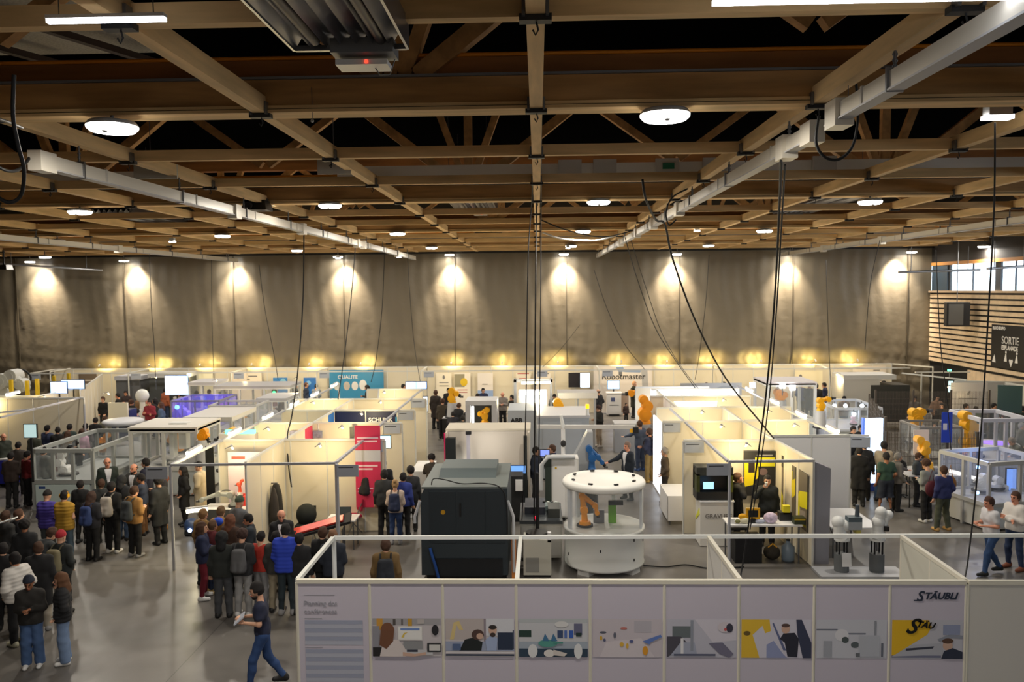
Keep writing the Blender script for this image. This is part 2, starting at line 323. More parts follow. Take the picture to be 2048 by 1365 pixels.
heater(-1.42, 1.9, at(702, 96, 8.3)[1], 8.3, 'large ribbed metal heater filling the top centre, red light on its box', .86)
heater(-1.8, 20.6, 24.9, 8.85, 'ribbed metal heater in the roof just left of the centre joist')
heater(-12.7, 24, 30.8, 8.85, 'ribbed metal heater in the roof at left, end-on lamps below')
heater(8.3, 21.4, 27, 8.85, 'ribbed bluish heater in the roof at right')
heater(-2.2, 36.5, 40, 8.9, 'small far heater in the roof just before the curtain')
def streak(u, v, Y, L, label, em=20):  # reflected glare near the top edge, shaped as a glowing bar
    x, y, z = aty(u, v, Y); t = thing('glare_streak', label, 'lamp', (x, y, z), 0)
    MB().bb((0, -.02, -.02), (L, .02, .006), M((245, 248, 255), .4, em=em)).build('tube', t)
    MB().bb((0, -.03, .006), (L, .03, .03), WHITE).build('housing', t)
    for k in (.1, .9): MB().cyl((L*k, 0, .03), (L*k, 0, max(.2, GZ+.1-z)), .004, STEEL, n=5).build('hanger_wire', t)
streak(95, 41, 5.6, .82, 'thin glowing white batten of glare at the top left', 9)
streak(1425, 4, 5.4, 2.3, 'long glowing white batten of glare along the top right edge', 12)
def small_spot(u, v, Y, label, sx=.16):
    x, y, z = aty(u, v, Y); t = thing('spotlight', label, 'spotlight', (x, y, z), 0, 'small bright fixtures on the power rails')
    MB().box((0, 0, .08), (sx, .16, .12), LGREY).build('housing', t); MB().box((0, 0, 0), (sx*1.2, .14, .05), M((255, 250, 240), .4, em=9)).build('lens', t)
    MB().cyl((0, 0, .14), (0, 0, max(.3, GZ-z)), .01, STEEL, n=6).build('stem', t)
small_spot(1995, 235, 10.4, 'flat bright lamp hanging near the top right edge', .28)
small_spot(553, 408, 19, 'little oval lamp beside the black projector')
small_spot(345, 484, 30, 'little bluish lamp under the far left rail'); small_spot(1394, 462, 28, 'little round lamp right of the centre rail')
small_spot(798, 514, 38, 'spotlight on the end of the left rail by the curtain'); small_spot(676, 517, 38, 'little spotlight under the roof before the curtain')
small_spot(1136, 497, 36, 'little twin lamp right of the centre joist')
def projector(u, v, Y, label):
    x, y, z = aty(u, v, Y); t = thing('projector', label, 'projector', (x, y, z), 0)
    MB().box((0, 0, 0), (.55, .5, .22), BLACK, taper=.85).build('body', t); MB().cyl((-.1, -.25, 0), (-.1, -.36, -.03), .08, RUB).build('lens', t); MB().cyl((0, 0, .1), (0, 0, GZ-z), .04, BLACK).build('pole', t)
projector(515, 412, 18.4, 'black projector hung beside the left power rail')
projector(8, 535, 36, 'black lamp body hung at the far left before the curtain')
t = thing('cable_duct', 'pale duct with boxes running across the roof above the joists', 'duct', (-4.2, 17.2, aty(1200, 346, 17.1)[2]))
q = MB(); q.bb((0, 0, 0), (24, .2, .22), M((240, 238, 232), .5)); q.build('channel', t)
for u, g in ((1140, 0), (1210, 0), (1335, 1), (1430, 1), (1650, 0)):
    x = aty(u, 330, 17.1)[0]+4.2; o = MB().bb((x-.24, -.1, -.06), (x+.24, .0, .28), M((205, 203, 198), .5)).build('junction_box', t)
    if g: MB().bb((x-.1, -.12, .06), (x+.14, -.1, .18), M((40, 120, 90), .5)).build('exit_symbol', o)
t = thing('cable_duct', 'pale duct crossing the roof at the left behind the joists', 'duct', (-16, 17.2, aty(200, 362, 17.1)[2])); MB().bb((0, 0, 0), (8.6, .2, .2), M((240, 238, 232), .5)).build('channel', t)
x, y, z = aty(635, 349, 13.6); t = thing('number_board', 'pale board printed with the number 4 hanging in the roof', 'sign', (x, y, z))
MB().bb((0, 0, 0), (.56, .03, .32), M((196, 192, 182), .6)).build('board', t); text_mesh('4', .11, BLACK, 'number', t, (.2, -.003, .1)); MB().cyl((.28, 0, .32), (.28, 0, 1.2), .006, STEEL, n=5).build('hanger_wire', t)
x, y, z = aty(268, 358, 13.9); t = thing('blank_board', 'pale blank board hanging in the roof at left', 'sign', (x, y, z)); MB().bb((0, 0, 0), (.75, .03, .24), M((190, 186, 176), .6)).build('board', t); MB().cyl((.3, 0, .2), (.3, 0, 1.2), .006, STEEL, n=5).build('hanger_wire', t)
def smooth(P, n=6):
    P = [Vector(p) for p in P]
    if len(P) < 3: return P
    o = []
    for i in range(len(P)-1):
        p0, p1, p2, p3 = P[max(i-1, 0)], P[i], P[i+1], P[min(i+2, len(P)-1)]
        for k in range(n):
            t = k/n; o.append(.5*((2*p1)+(-p0+p2)*t+(2*p0-5*p1+4*p2-p3)*t*t+(-p0+3*p1-3*p2+p3)*t**3))
    return o+[P[-1]]
def cable(pts, r, label, cat='cable', group='black hanging cables', mat=CABLE):
    P = smooth([aty(*p) for p in pts]); a = P[0]; q = MB(); q.tube([p-a for p in P], r, mat, 6); o = q.build('hanging_cable', loc=a); tag(o, label, cat, group); return o
cable([(1064, 225, 9.6), (1066, 300, 12.6), (1064, 398, 18.4), (1056, 520, 18.6), (1052, 800, 18.8), (1046, 1000, 19), (1036, 1156, 18.9)], .014, 'black cable dropping left of the centre joist to the dark machine')
cable([(1074, 225, 9.6), (1073, 398, 18.6), (1071, 600, 18.7), (1069, 900, 18.9), (1068, 1140, 19)], .02, 'middle of three black cables dropping at the centre joist')
cable([(1082, 240, 9.9), (1082, 400, 18.6), (1081, 640, 18.8), (1078, 900, 19), (1076, 1140, 19)], .014, 'right one of three black cables dropping at the centre joist')
cable([(1562, 322, 10.2), (1558, 430, 12), (1549, 600, 14.5), (1532, 790, 16.5), (1508, 970, 17.4), (1490, 1100, 17.6), (1480, 1158, 17.4)], .018, 'thick black cable from the right rail to the yellow stand')
cable([(1570, 330, 10.3), (1563, 450, 12.1), (1553, 620, 14.6), (1538, 800, 16.5), (1518, 950, 17.4), (1500, 1060, 17.8)], .012, 'thinner black cable beside the thick one above the yellow stand')
cable([(1285, 360, 14.2), (1292, 400, 14.6), (1312, 440, 15.6), (1330, 450, 16), (1346, 520, 17), (1390, 640, 18.5), (1450, 755, 20), (1525, 850, 21), (1548, 878, 21)], .022, 'thick black cable slanting across the curtain to the right')
cable([(1375, 378, 15.3), (1345, 395, 15.6), (1332, 425, 15.8), (1338, 450, 16.1), (1352, 440, 16)], .016, 'black cable loop hanging on the right rail')
cable([(1250, 475, 28), (1275, 560, 29), (1310, 655, 30.5), (1350, 720, 31.5), (1400, 790, 33)], .016, 'thin black cable slanting down to the far white walls')
cable([(1262, 480, 28), (1290, 570, 29), (1330, 680, 30.5), (1390, 770, 32), (1470, 850, 33)], .012, 'second thin cable slanting to the far right walls')
cable([(1188, 540, 38), (1215, 620, 38), (1250, 690, 38.4), (1290, 740, 39)], .014, 'thin cable slanting over the curtain right of centre')
cable([(1160, 650, 39), (1120, 700, 39), (1085, 735, 39)], .01, 'faint thin cable slanting left over the curtain')
cable([(1418, 510, 40), (1412, 600, 40), (1400, 700, 40), (1390, 760, 40)], .014, 'vertical thin cable over the curtain right of centre')
cable([(608, 452, 22), (606, 600, 22.4), (596, 740, 22.2), (584, 830, 22), (575, 872, 21.6), (577, 930, 21.3), (583, 975, 21.2)], .02, 'black cable from the left rail into the front left booth')
cable([(711, 490, 28.5), (702, 600, 28.5), (690, 700, 28), (676, 800, 27.4)], .018, 'black cable dropping to the navy booth')
cable([(769, 505, 33), (764, 620, 33), (752, 720, 32.6), (742, 765, 32.4)], .016, 'black cable dropping behind the navy booth')
cable([(298, 490, 38), (303, 620, 38), (309, 700, 38), (312, 780, 36)], .016, 'thin vertical cable over the curtain at left')
cable([(423, 520, 40.5), (424, 640, 40.5), (428, 760, 40)], .014, 'thin vertical cable over the curtain beside a seam')
cable([(518, 530, 40), (530, 620, 40), (548, 710, 40), (556, 760, 39)], .016, 'slightly slanting cable over the curtain above the screens')
cable([(814, 500, 39.5), (822, 620, 39.5), (830, 700, 39.5), (845, 790, 36)], .014, 'thin cable over the curtain left of centre')
cable([(1990, 245, 10.4), (1988, 420, 10.6), (1976, 640, 10.9), (1965, 820, 11.2), (1950, 1000, 11.4), (1936, 1120, 11.3), (1930, 1154, 11.0)], .011, 'long thin cable falling from the bright lamp at right')
cable([(1872, 500, 20), (1876, 600, 20), (1882, 700, 20.6), (1894, 800, 21.5), (1902, 900, 22)], .012, 'thin cable falling in front of the slatted wall')
cable([(1760, 480, 26), (1742, 560, 26), (1734, 640, 26), (1730, 700, 26)], .01, 'short thin cable at the right end of the curtain')
cable([(1652, 520, 38), (1655, 620, 38), (1660, 740, 38), (1668, 860, 34)], .014, 'thin cable over the right part of the curtain')
cable([(28, 150, 5.6), (26, 230, 5.6), (36, 290, 5.6), (48, 340, 5.6), (42, 390, 5.7), (18, 405, 5.7), (-12, 390, 5.7)], .014, 'thick cable hanging in a big loop at the left edge')
cable([(-10, 236, 5.4), (20, 246, 5.8), (44, 256, 6.3)], .012, 'black strap fixed to the joist at the left edge')
cable([(-10, 330, 9.5), (15, 342, 9.6), (40, 338, 9.8), (62, 312, 10.1)], .02, 'grey cable curling into the end of the left rail')
cable([(1638, 232, 8.7), (1632, 285, 8.7), (1650, 315, 8.7), (1680, 318, 8.7), (1706, 290, 8.7), (1716, 230, 8.7), (1712, 165, 8.6)], .016, 'black cable loop between the two right power rails')
cable([(1085, 395, 18.6), (1110, 380, 18.6), (1140, 358, 18.6)], .02, 'short black cable beside the centre joist')
cable([(1082, 440, 24), (1120, 456, 24), (1170, 470, 25), (1210, 474, 26), (1250, 466, 27), (1290, 452, 27)], .02, 'black cable sagging between the centre joist and the right rail')
cable([(1085, 465, 28), (1120, 477, 28), (1160, 481, 28), (1200, 480, 28), (1240, 468, 28)], .03, 'pale cable sagging below the roof right of centre', mat=LGREY)
for u, v, Y, lb in ((623, 175, 9.2, 'thin wire with a small hook under the nearest big beam'), (1697, 165, 8.4, 'little chain hanging on the big joist at right')):
    a = aty(u, v, Y); q = MB(); q.cyl((0, 0, 0), (0, 0, -.35), .004, STEEL, n=5); q.sph((0, 0, -.37), .02, ALU, 8, 6); o = q.build('wire_hook', loc=a); tag(o, lb, 'hook')
# loudspeaker and exit poster on the slatted wall
t = thing('loudspeaker', 'big dark loudspeaker hung on the slatted timber wall', 'loudspeaker', (RX-.85, 38.2, 5.12), math.radians(-18))
MB().box((0, 0, 0), (.95, .8, 1.1), M((34, 34, 36), .6)).build('cabinet', t); MB().box((-.1, -.42, 0), (.6, .03, .95), M((96, 94, 90), .7)).build('grille', t); MB().cyl((0, 0, .5), (0, 0, GZ-5.12), .02, STEEL).build('hanger', t)
t = thing('exit_poster', 'black banner reading SORTIE ESPLANADE on the slatted wall', 'poster', (RX-.1, 36.62, 2.86), -math.pi/2)
MB().bb((0, -.02, 0), (8, 0, 1.86), M((22, 20, 20), .6)).build('banner', t); W_ = M((240, 238, 232), .6)
text_mesh('SORTIE', .46, W_, 'lettering', t, (.82, -.03, 1.06), sx=.86); text_mesh('ESPLANADE', .27, W_, 'lettering', t, (.82, -.03, .8), sx=.84, bold=.008); text_mesh('ROCHEXPO', .2, W_, 'lettering', t, (.1, -.03, 1.64), sx=.9, bold=.006)
text_mesh('A', .6, W_, 'lettering', t, (2.45, -.03, 1.36))
q = MB()
for x in (1.15, 1.95): q.add([(x-.12, -.03, .3), (x+.1, -.03, .3), (x+.05, -.03, .62), (x-.02, -.03, .62)], [(0, 1, 2, 3)], W_); q.sph((x+.02, -.03, .7), (.06, .005, .06), W_, 10, 6)
q.add([(1.55, -.03, .08), (1.7, -.03, .36), (1.63, -.03, .44), (1.55, -.03, .38), (1.47, -.03, .44), (1.4, -.03, .36)], [(0, 1, 2, 3, 4, 5)], W_)
q.add([(.12, -.03, .2), (.4, -.03, .2), (.3, -.03, .55), (.2, -.03, .4)], [(0, 1, 2, 3)], W_); q.build('symbols', t)
# ================================================================ EXHIBITION WALLS
def run(p0, p1, label, mat=PANEL, z=2.5, panels=True, posts=None, name=None, step=1., plates=(), face=None, frame=FRAME, group=None, cat=None, thick=.035, skip=()):
    p0, p1 = Vector((*p0, 0)), Vector((*p1, 0)); d = p1-p0; L = d.length; rz = math.atan2(d.y, d.x)
    nm = name or ('partition_wall' if panels else 'booth_gantry')
    t = thing(nm, label, cat or ('partition wall' if panels else 'booth frame'), p0, rz, group)
    n = max(1, round(L/step)); s = L/n
    MB().bb((0, -.03, z-.055), (L, .03, z), frame).build('top_rail', t)
    if panels:
        for i in range(n):
            if i in skip: continue
            MB().bb((i*s+.02, -thick/2, .02), ((i+1)*s-.02, thick/2, z-.05), face[i] if face and i < len(face) and face[i] else mat).build('panel', t)
        for i in range(n+1): MB().cyl((i*s, 0, 0), (i*s, 0, z-.05), .028, frame, n=8).build('post', t)
    else:
        for x in (posts if posts is not None else (0, L)): MB().cyl((x, 0, 0), (x, 0, z-.05), .036, frame, n=8).build('post', t)
    for x, txt in plates:
        o = MB().bb((x, -.05, z-.34), (x+.5, -.035, z-.06), M((176, 182, 192), .5)).build('sign_plate', t)
        MB().bb((x+.04, -.052, z-.13), (x+.28+.1*txt, -.05, z-.11), DARK).build('printed_line', o)
    return t
FZ = 10.83; X0 = -3.33; VIOL = M((206, 200, 214), .55); WARMF = M((226, 222, 206), .4)
stand = run((X0, FZ), (X0+9.02, FZ), 'long foreground exhibition wall with a row of printed photographs', VIOL, name='poster_wall', frame=WARMF, cat='exhibition wall')
run((X0+9.05, FZ), (X0+13.1, FZ-.02), 'blank pale wall at the bottom right corner', M((214, 211, 203), .55), frame=WARMF)
run((X0+.02, FZ+1.95), (X0+13.2, FZ+2.1), 'long white rear rail behind the foreground wall', panels=False, posts=(0,), frame=M((222, 226, 224), .4))
for i, x in enumerate((.0, 3.02)): run((X0+x, FZ+.03), (X0+x+.01, FZ+1.92), ['white rail joining the left end of the foreground wall to its rear rail', 'white rail crossing the foreground stand beside the dark machine'][i], panels=False, posts=(), frame=M((228, 230, 224), .4))
run((X0+6.04, FZ+.05), (X0+6.02, FZ+1.97), 'short pale side wall in the middle of the foreground stand', M((212, 212, 208), .55), frame=WARMF)
run((X0+9.04, FZ+.05), (X0+9.06, FZ+2.0), 'short pale side wall at the right of the foreground stand', M((206, 206, 194), .55), frame=WARMF)
def picture(par, x0, z0, w, h, items, y=-.022):
    q = MB(); k = 0
    def P(a, b): return (x0+a*w, z0+(1-b)*h)
    for it in items:
        k += 1; yy = y-k*.0006
        if it[0] == 'r': _, a, b, c, d, col = it; pts = [P(a, b), P(a, b+d), P(a+c, b+d), P(a+c, b)]
        elif it[0] == 'e': _, a, b, c, d, col = it; pts = [P(a+c*math.cos(t), b+d*math.sin(t)) for t in np.linspace(0, 2*math.pi, 17)[:-1]]
        else: pts = [P(*p) for p in it[1]]; col = it[2]
        q.add([(a, yy, b) for a, b in pts], [tuple(range(len(pts)))], M(col, .6))
    return q.build('printed_picture', par)
sk = (214, 178, 158); PX = [1, 2, 3, 4, 5, 6, 7, 8]
pics = [
 [('r', 0, 0, 1, 1, (206, 200, 204)), ('r', .0, 0, 1, .18, (170, 168, 172)), ('r', .06, 0, .09, .3, (214, 160, 70)), ('r', .3, .02, .04, .16, (90, 84, 82)), ('r', .42, .02, .03, .15, (120, 116, 116)), ('r', .52, 0, .06, .2, (206, 160, 60)), ('r', .66, .02, .1, .12, (196, 190, 188)), ('r', 0, .2, .1, .6, (150, 150, 160)), ('r', .37, .2, .36, .38, (226, 224, 222)), ('r', .38, .22, .34, .33, (242, 242, 240)), ('r', .41, .25, .28, .06, (120, 150, 210)), ('p', [(.42, .5), (.46, .38), (.52, .36), (.47, .42), (.46, .5)], (230, 200, 90)), ('r', .45, .6, .28, .28, (150, 152, 156)), ('r', .48, .82, .4, .14, (206, 206, 210)), ('r', .5, .82, .16, .06, (60, 64, 80)), ('e', .92, .3, .05, .14, (40, 40, 44)), ('r', .8, .64, .2, .24, (50, 52, 56)), ('r', .83, .68, .16, .16, (220, 220, 218)), ('r', 0, .76, .16, .24, (40, 38, 40)), ('p', [(.1, 1), (.14, .7), (.24, .54), (.38, .56), (.46, .74), (.5, .9), (.48, 1)], (226, 216, 214)), ('p', [(.44, .88), (.62, .93), (.78, .88), (.78, .95), (.6, 1), (.44, .98)], sk), ('e', .22, .3, .1, .2, (126, 84, 62)), ('p', [(.12, .3), (.32, .3), (.3, .6), (.2, .8), (.1, .7)], (120, 80, 58))],
 [('r', 0, 0, 1, 1, (208, 202, 206)), ('r', 0, 0, .56, .55, (196, 186, 184)), ('p', [(.06, .55), (.12, .1), (.2, .06), (.26, .3), (.2, .3), (.16, .16), (.12, .55)], (222, 200, 140)), ('r', .56, 0, .44, .45, (220, 222, 230)), ('r', .56, 0, .03, .8, (150, 140, 150)), ('r', 0, .6, 1, .25, (160, 170, 196)), ('r', .76, .36, .22, .46, (44, 56, 80)), ('r', .98, .3, .02, .5, (80, 90, 110)), ('p', [(.2, .84), (.28, .55), (.4, .5), (.54, .62), (.52, .84)], (32, 38, 40)), ('e', .47, .42, .09, .14, (84, 62, 58)), ('e', .5, .46, .05, .08, sk), ('p', [(.6, .84), (.58, .56), (.66, .44), (.76, .5), (.74, .84)], (170, 186, 220)), ('e', .69, .3, .06, .13, sk), ('e', .69, .22, .06, .06, (50, 44, 44)), ('e', .69, .42, .04, .06, (70, 56, 52)), ('r', 0, .86, 1, .04, (224, 220, 224)), ('r', 0, .93, 1, .05, (60, 70, 90)), ('r', .1, .66, .12, .16, (90, 110, 150))],
 [('r', 0, 0, 1, 1, (170, 182, 196)), ('r', 0, .1, 1, .5, (206, 208, 214)), ('r', 0, 0, 1, .1, (190, 196, 200)), ('r', .0, .3, .18, .18, (40, 66, 60)), ('r', .8, .12, .12, .3, (110, 112, 140)), ('r', .56, .3, .08, .2, (60, 80, 120)), ('r', .66, .3, .04, .2, (90, 120, 190)), ('r', .73, .3, .06, .2, (60, 100, 190)), ('e', .62, .14, .1, .08, (226, 226, 226)), ('r', .83, .36, .08, .1, (40, 60, 60)), ('r', 0, .78, 1, .22, (50, 70, 90)), ('e', .42, .64, .14, .1, (90, 160, 150)), ('p', [(.34, .58), (.38, .38), (.44, .58)], (70, 120, 160)), ('p', [(.46, .58), (.5, .38), (.56, .58)], (70, 120, 160)), ('r', .5, .6, .14, .05, (80, 150, 140)), ('e', .2, .84, .07, .18, (230, 232, 234)), ('e', .44, .9, .08, .1, (234, 230, 226)), ('e', .86, .84, .06, .2, (232, 234, 236)), ('p', [(.5, .8), (.7, .9), (.66, .98), (.5, .95)], (220, 212, 206))],
 [('r', 0, 0, 1, 1, (206, 198, 206)), ('p', [(.1, 1), (.2, .6), (.7, .5), (.9, 1)], (218, 210, 216)), ('r', .6, .05, .25, .3, (190, 186, 196)), ('e', .15, .35, .05, .03, (90, 94, 110)), ('e', .12, .5, .02, .06, (214, 170, 60)), ('e', .17, .55, .02, .04, (90, 96, 130)), ('e', .45, .24, .05, .03, (200, 120, 110)), ('e', .32, .42, .02, .08, (100, 104, 120)), ('e', .42, .66, .03, .06, (224, 180, 70)), ('e', .5, .7, .02, .07, (224, 180, 70)), ('e', .56, .58, .03, .04, (90, 100, 150)), ('e', .76, .82, .04, .12, (228, 160, 50)), ('p', [(.72, .58), (.8, .52), (.98, .4), (1, .46), (.84, .6), (.82, .66)], (100, 130, 200))],
 [('r', 0, 0, 1, 1, (196, 196, 210)), ('p', [(.4, 0), (1, 0), (1, .55), (.66, .6)], (216, 212, 224)), ('r', .08, .18, .3, .3, (106, 116, 120)), ('p', [(.0, 1), (.0, .45), (.2, .45), (.3, .62), (.1, .9)], (80, 78, 90)), ('p', [(.05, .95), (.2, .6), (.4, .6), (.44, .95)], (170, 176, 196)), ('r', .2, .5, .04, .4, (236, 236, 240)), ('r', .34, .02, .04, .8, (150, 156, 170)), ('p', [(.6, .62), (.8, .6), (.96, .9), (.9, 1), (.76, .9)], (120, 118, 140)), ('e', .83, .2, .1, .14, (214, 206, 214)), ('e', .9, .22, .05, .12, (60, 60, 76)), ('e', .84, .26, .02, .04, (200, 90, 90)), ('r', .1, .9, .6, .05, (90, 96, 120))],
 [('r', 0, 0, 1, 1, (214, 212, 226)), ('p', [(.0, .0), (.4, .0), (.42, .3), (.34, .36), (.3, .16), (.16, .4), (.26, 1), (.0, 1)], (232, 192, 60)), ('e', .08, .36, .05, .06, (110, 90, 40)), ('p', [(.36, .66), (.46, .55), (.6, .9), (.66, 1), (.36, 1)], (150, 160, 200)), ('p', [(.44, .1), (.46, .08), (.64, .8), (.6, .8)], (100, 110, 150)), ('p', [(.55, .5), (.6, .36), (.76, .34), (.82, .5), (.8, .98), (.66, .96), (.62, .6)], (44, 46, 60)), ('e', .63, .24, .06, .12, sk), ('e', .63, .15, .06, .05, (90, 70, 66)), ('p', [(.78, 0), (.86, 0), (1, .6), (1, 1), (.88, 1), (.8, .4)], (60, 66, 90))],
 [('r', 0, 0, 1, 1, (206, 208, 218)), ('r', 0, .24, .3, .04, (120, 126, 140)), ('r', .4, .34, .3, .04, (130, 136, 150)), ('e', .36, .4, .1, .16, (226, 226, 232)), ('e', .41, .52, .05, .08, (80, 90, 90)), ('e', .55, .65, .06, .08, (90, 100, 104)), ('r', .1, .55, .12, .42, (170, 174, 184)), ('r', .82, .02, .03, .4, (150, 154, 164)), ('r', .6, .4, .3, .55, (190, 194, 204)), ('r', .92, .6, .03, .36, (110, 116, 130)), ('r', .56, .86, .06, .1, (110, 114, 120))],
 [('r', 0, 0, 1, 1, (200, 200, 210)), ('p', [(0, 0), (.52, 0), (.56, .18), (.5, .38), (0, .96)], (236, 190, 40)), ('r', 0, .92, .7, .06, (120, 124, 150)), ('p', [(.0, .95), (.3, .64), (.7, .6), (.74, .9)], (186, 188, 198)), ('p', [(.2, .74), (.6, .68), (.58, .74), (.2, .8)], (60, 64, 80)), ('r', .72, .12, .24, .26, (150, 160, 190)), ('p', [(.64, .5), (.8, .38), (1, .4), (1, .48), (.82, .46), (.68, .56)], (150, 156, 170)), ('e', .79, .66, .07, .13, sk), ('e', .79, .54, .08, .07, (96, 70, 56)), ('p', [(.74, .8), (.86, .72), (1, .82), (1, 1), (.7, 1)], (50, 56, 76))]]
for i, it in zip(PX, pics): picture(stand, i*1.002+.035, 1.43, .935, .53, it)
LOGO = M((44, 54, 74), .5)
text_mesh('S', .19, LOGO, 'logo_lettering', stand, (8.36, -.025, 2.225), shear=.3, bold=.004); text_mesh('TÄUBLI', .125, LOGO, 'logo_lettering', stand, (8.465, -.025, 2.25), shear=.3, bold=.004, sx=1.05)
q = MB(); q.add([(8.33, -.024, 2.22), (8.45, -.024, 2.22), (8.44, -.024, 2.235), (8.33, -.024, 2.24)], [(0, 1, 2, 3)], LOGO); q.build('logo_stroke', stand)
text_mesh('S', .3, BLACK, 'logo_lettering', stand, (8.22, -.03, 1.79), shear=.4, bold=.006, rot=(math.pi/2, .12, 0)); text_mesh('TÄU', .12, BLACK, 'logo_lettering', stand, (8.36, -.03, 1.87), shear=.35, bold=.004, rot=(math.pi/2, .12, 0))
tx = M((166, 166, 176), .6); text_mesh('Planning des', .093, tx, 'lettering', stand, (.095, -.022, 2.14)); text_mesh('conférences', .093, tx, 'lettering', stand, (.095, -.022, 2.025))
q = MB(); B1, B2 = M((164, 170, 192), .6), M((186, 190, 206), .6); q.bb((.1, -.0205, 2.28), (.52, -.0195, 2.29), tx)
z = 1.93
for n in (6, 8, 8):
    q.bb((.1, -.0205, z+.02), (.34, -.0195, z+.03), tx)
    for k in range(n): q.bb((.1, -.0205, z-.056), (.9, -.0195, z), B1 if k % 2 == 0 else B2); z -= .058
    z -= .06
q.build('timetable_bands', stand)
# ---- booth blocks (coordinates read off the wall tops, 2.5 m high)
def tub(x, y, z, label, dirx=0, dy=1, L=.75, e=160, col=(255, 238, 190)):
    t = thing('strip_light', label, 'strip light', (x, y, z), 0, 'strip lights on the booth rails')
    MB().cyl((0, 0, 0), (dirx*L, dy*L, .02), .055, M((255, 246, 205), .4, em=9), n=10).build('tube', t)
    MB().cyl((0, 0, .04), (dirx*L, dy*L, .06), .04, LGREY, n=8).build('housing', t); MB().cyl((dirx*L*.5, dy*L*.5, .02), (dirx*L*.5, dy*L*.5+.01, -.12), .015, STEEL, n=6).build('bracket', t)
    light('POINT', (x+dirx*L/2, y+dy*L/2, z-.6), e, col, .2)
CRIM = M((206, 50, 88), .5); NAVY = M((22, 34, 78), .5)
LB = -8.6; LM = -6.82; LR = -4.7; RL = 4.32; RM = 6.15; RR = 8.35
# left block
run((-8.5, 18.3), (LR, 18.45), 'grey rail and posts across the front of the left booths', panels=False, posts=(0, 3.84), plates=((3.84, 1), (-.55, 1)), frame=RAILG)
run((LM, 18.5), (LM, 21.35), 'cream side wall of the front left booth, next to the coats', step=.95)
run((LB, 21.38), (LR, 21.42), 'cream rear wall of the front left booths', step=1.0)
run((LM, 21.5), (LM, 24.1), 'cream dividing wall with a crimson print at its end', step=.87, face=[None, None, CRIM])
run((LB, 24.2), (LR, 24.15), 'cream wall behind the crimson booth', step=.98)
run((LM, 24.25), (LM, 26.7), 'dividing wall with blue print on its far panel', step=.82, face=[None, None, M((60, 120, 200), .5)])
run((LM, 26.78), (LR, 26.72), 'navy blue wall of the dark blue booth', NAVY, step=1.06)
text_mesh('SCHUNK', .22, WHITE, 'wall_lettering', bpy.data.objects['top_rail'].parent if False else None, (0, 0, -50))
bpy.data.objects.remove(bpy.data.objects['wall_lettering'])
t = thing('booth_name', 'white lettering SCHUNK on the navy blue wall', 'lettering', (LR-.95, 26.66, 2.1)); text_mesh('SCHUNK', .2, WHITE, 'letters', t, bold=.006); MB().bb((.9, -.003, .0), (1.1, 0, .16), M((60, 160, 210), .5)).build('square_mark', t)
run((LB, 26.8), (LM-.05, 26.75), 'cream wall left of the navy booth', step=.95)
run((LM-2.2, 29.6), (LR+.1, 29.6), 'cream wall in the fourth row of the left block', step=1.0)
run((LM, 26.9), (LM, 29.5), 'cream dividing wall behind the navy booth', step=.87)
run((LM-.1, 32.5), (LR+.05, 32.45), 'far cream wall of the left block below the blue banner', step=1.0)
run((LM+.9, 29.7), (LM+.4, 32.4), 'white slanting side wall in the far left block', M((240, 236, 226), .5), step=.9)
for i, (a, b) in enumerate(((18.5, 21.35), (21.45, 24.1), (24.2, 26.7), (26.8, 29.55), (29.65, 32.4))):
    run((LR, a), (LR+.03, b), 'grey rail along the right side of the left booths, %s from the front' % ['first', 'second', 'third', 'fourth', 'fifth'][i], panels=False, posts=(0,), frame=RAILG, group='side rails of the left booths')
for i, y in enumerate((21.36, 24.1, 26.66, 29.5)):
    run((LR+.03, y), (LR+.6, y+.02), 'cream end panel with a grey name plate, %s from the front of the left block' % ['first', 'second', 'third', 'fourth'][i], step=.6, plates=((.02, i % 2),), thick=.03)
# upper left booths
run((-18.2, 26.6), at(85, 815, 2.5), 'grey rail over the far left cream booth', panels=False, posts=(2.8,), frame=RAILG)
run(at(0, 834, 2.5), at(164, 794, 2.5), 'grey rail slanting back over the far left booth', panels=False, posts=(), frame=RAILG)
run(at(-60, 793, 2.5), at(78, 791, 2.5), 'cream rear wall of the far left booth', step=1.)
run(at(78, 791, 2.5), at(160, 776, 2.5), 'cream wall stepping back beside the yellow posts', step=.95)
run(at(160, 780, 2.5), at(204, 748, 2.5), 'cream side wall pointing to the curtain at left', step=1.0)
run(at(100, 743, 2.5), at(140, 737, 2.5), 'short rail at the left end of the rear booths', panels=False, posts=(0,))
a = at(168, 795, 2.5); run((a[0]-6, a[1]), a, 'wide cream wall at far left facing the aisle', step=1.)
# rear row of booths along the curtain
BY = 42.1
segs = [(-25.6, -20.5, 'first'), (-20.5, -15.3, 'second'), (-15.3, -11, 'third'), (-11, -5.8, 'fourth'), (-5.8, -.2, 'fifth'), (-.2, 3.0, 'sixth'), (3.0, 9, 'seventh'), (9, 14.2, 'eighth'), (14.2, 18.1, 'ninth')]
for a, b, s in segs:
    run((a, BY), (b, BY), 'white rear booth wall along the curtain, %s section from the left' % s, group='rear booth walls', step=1.03)
    run((a, BY-2.2), (a+.02, BY-.05), 'side rail of the rear booths, at the left end of the %s section' % s, panels=False, posts=(0,), group='rear booth side rails')
    if b-a > 2: run((a+.05, BY-2.2), (b-.05, BY-2.2), 'front rail of the rear booths, %s section from the left' % s, panels=False, posts=(), group='rear booth front rails', plates=((.1, 1),) if b < 12 else ())
run((18.15, BY), (19.3, 40.2), 'rail and post at the right end of the rear booths', panels=False, posts=(2.2,))
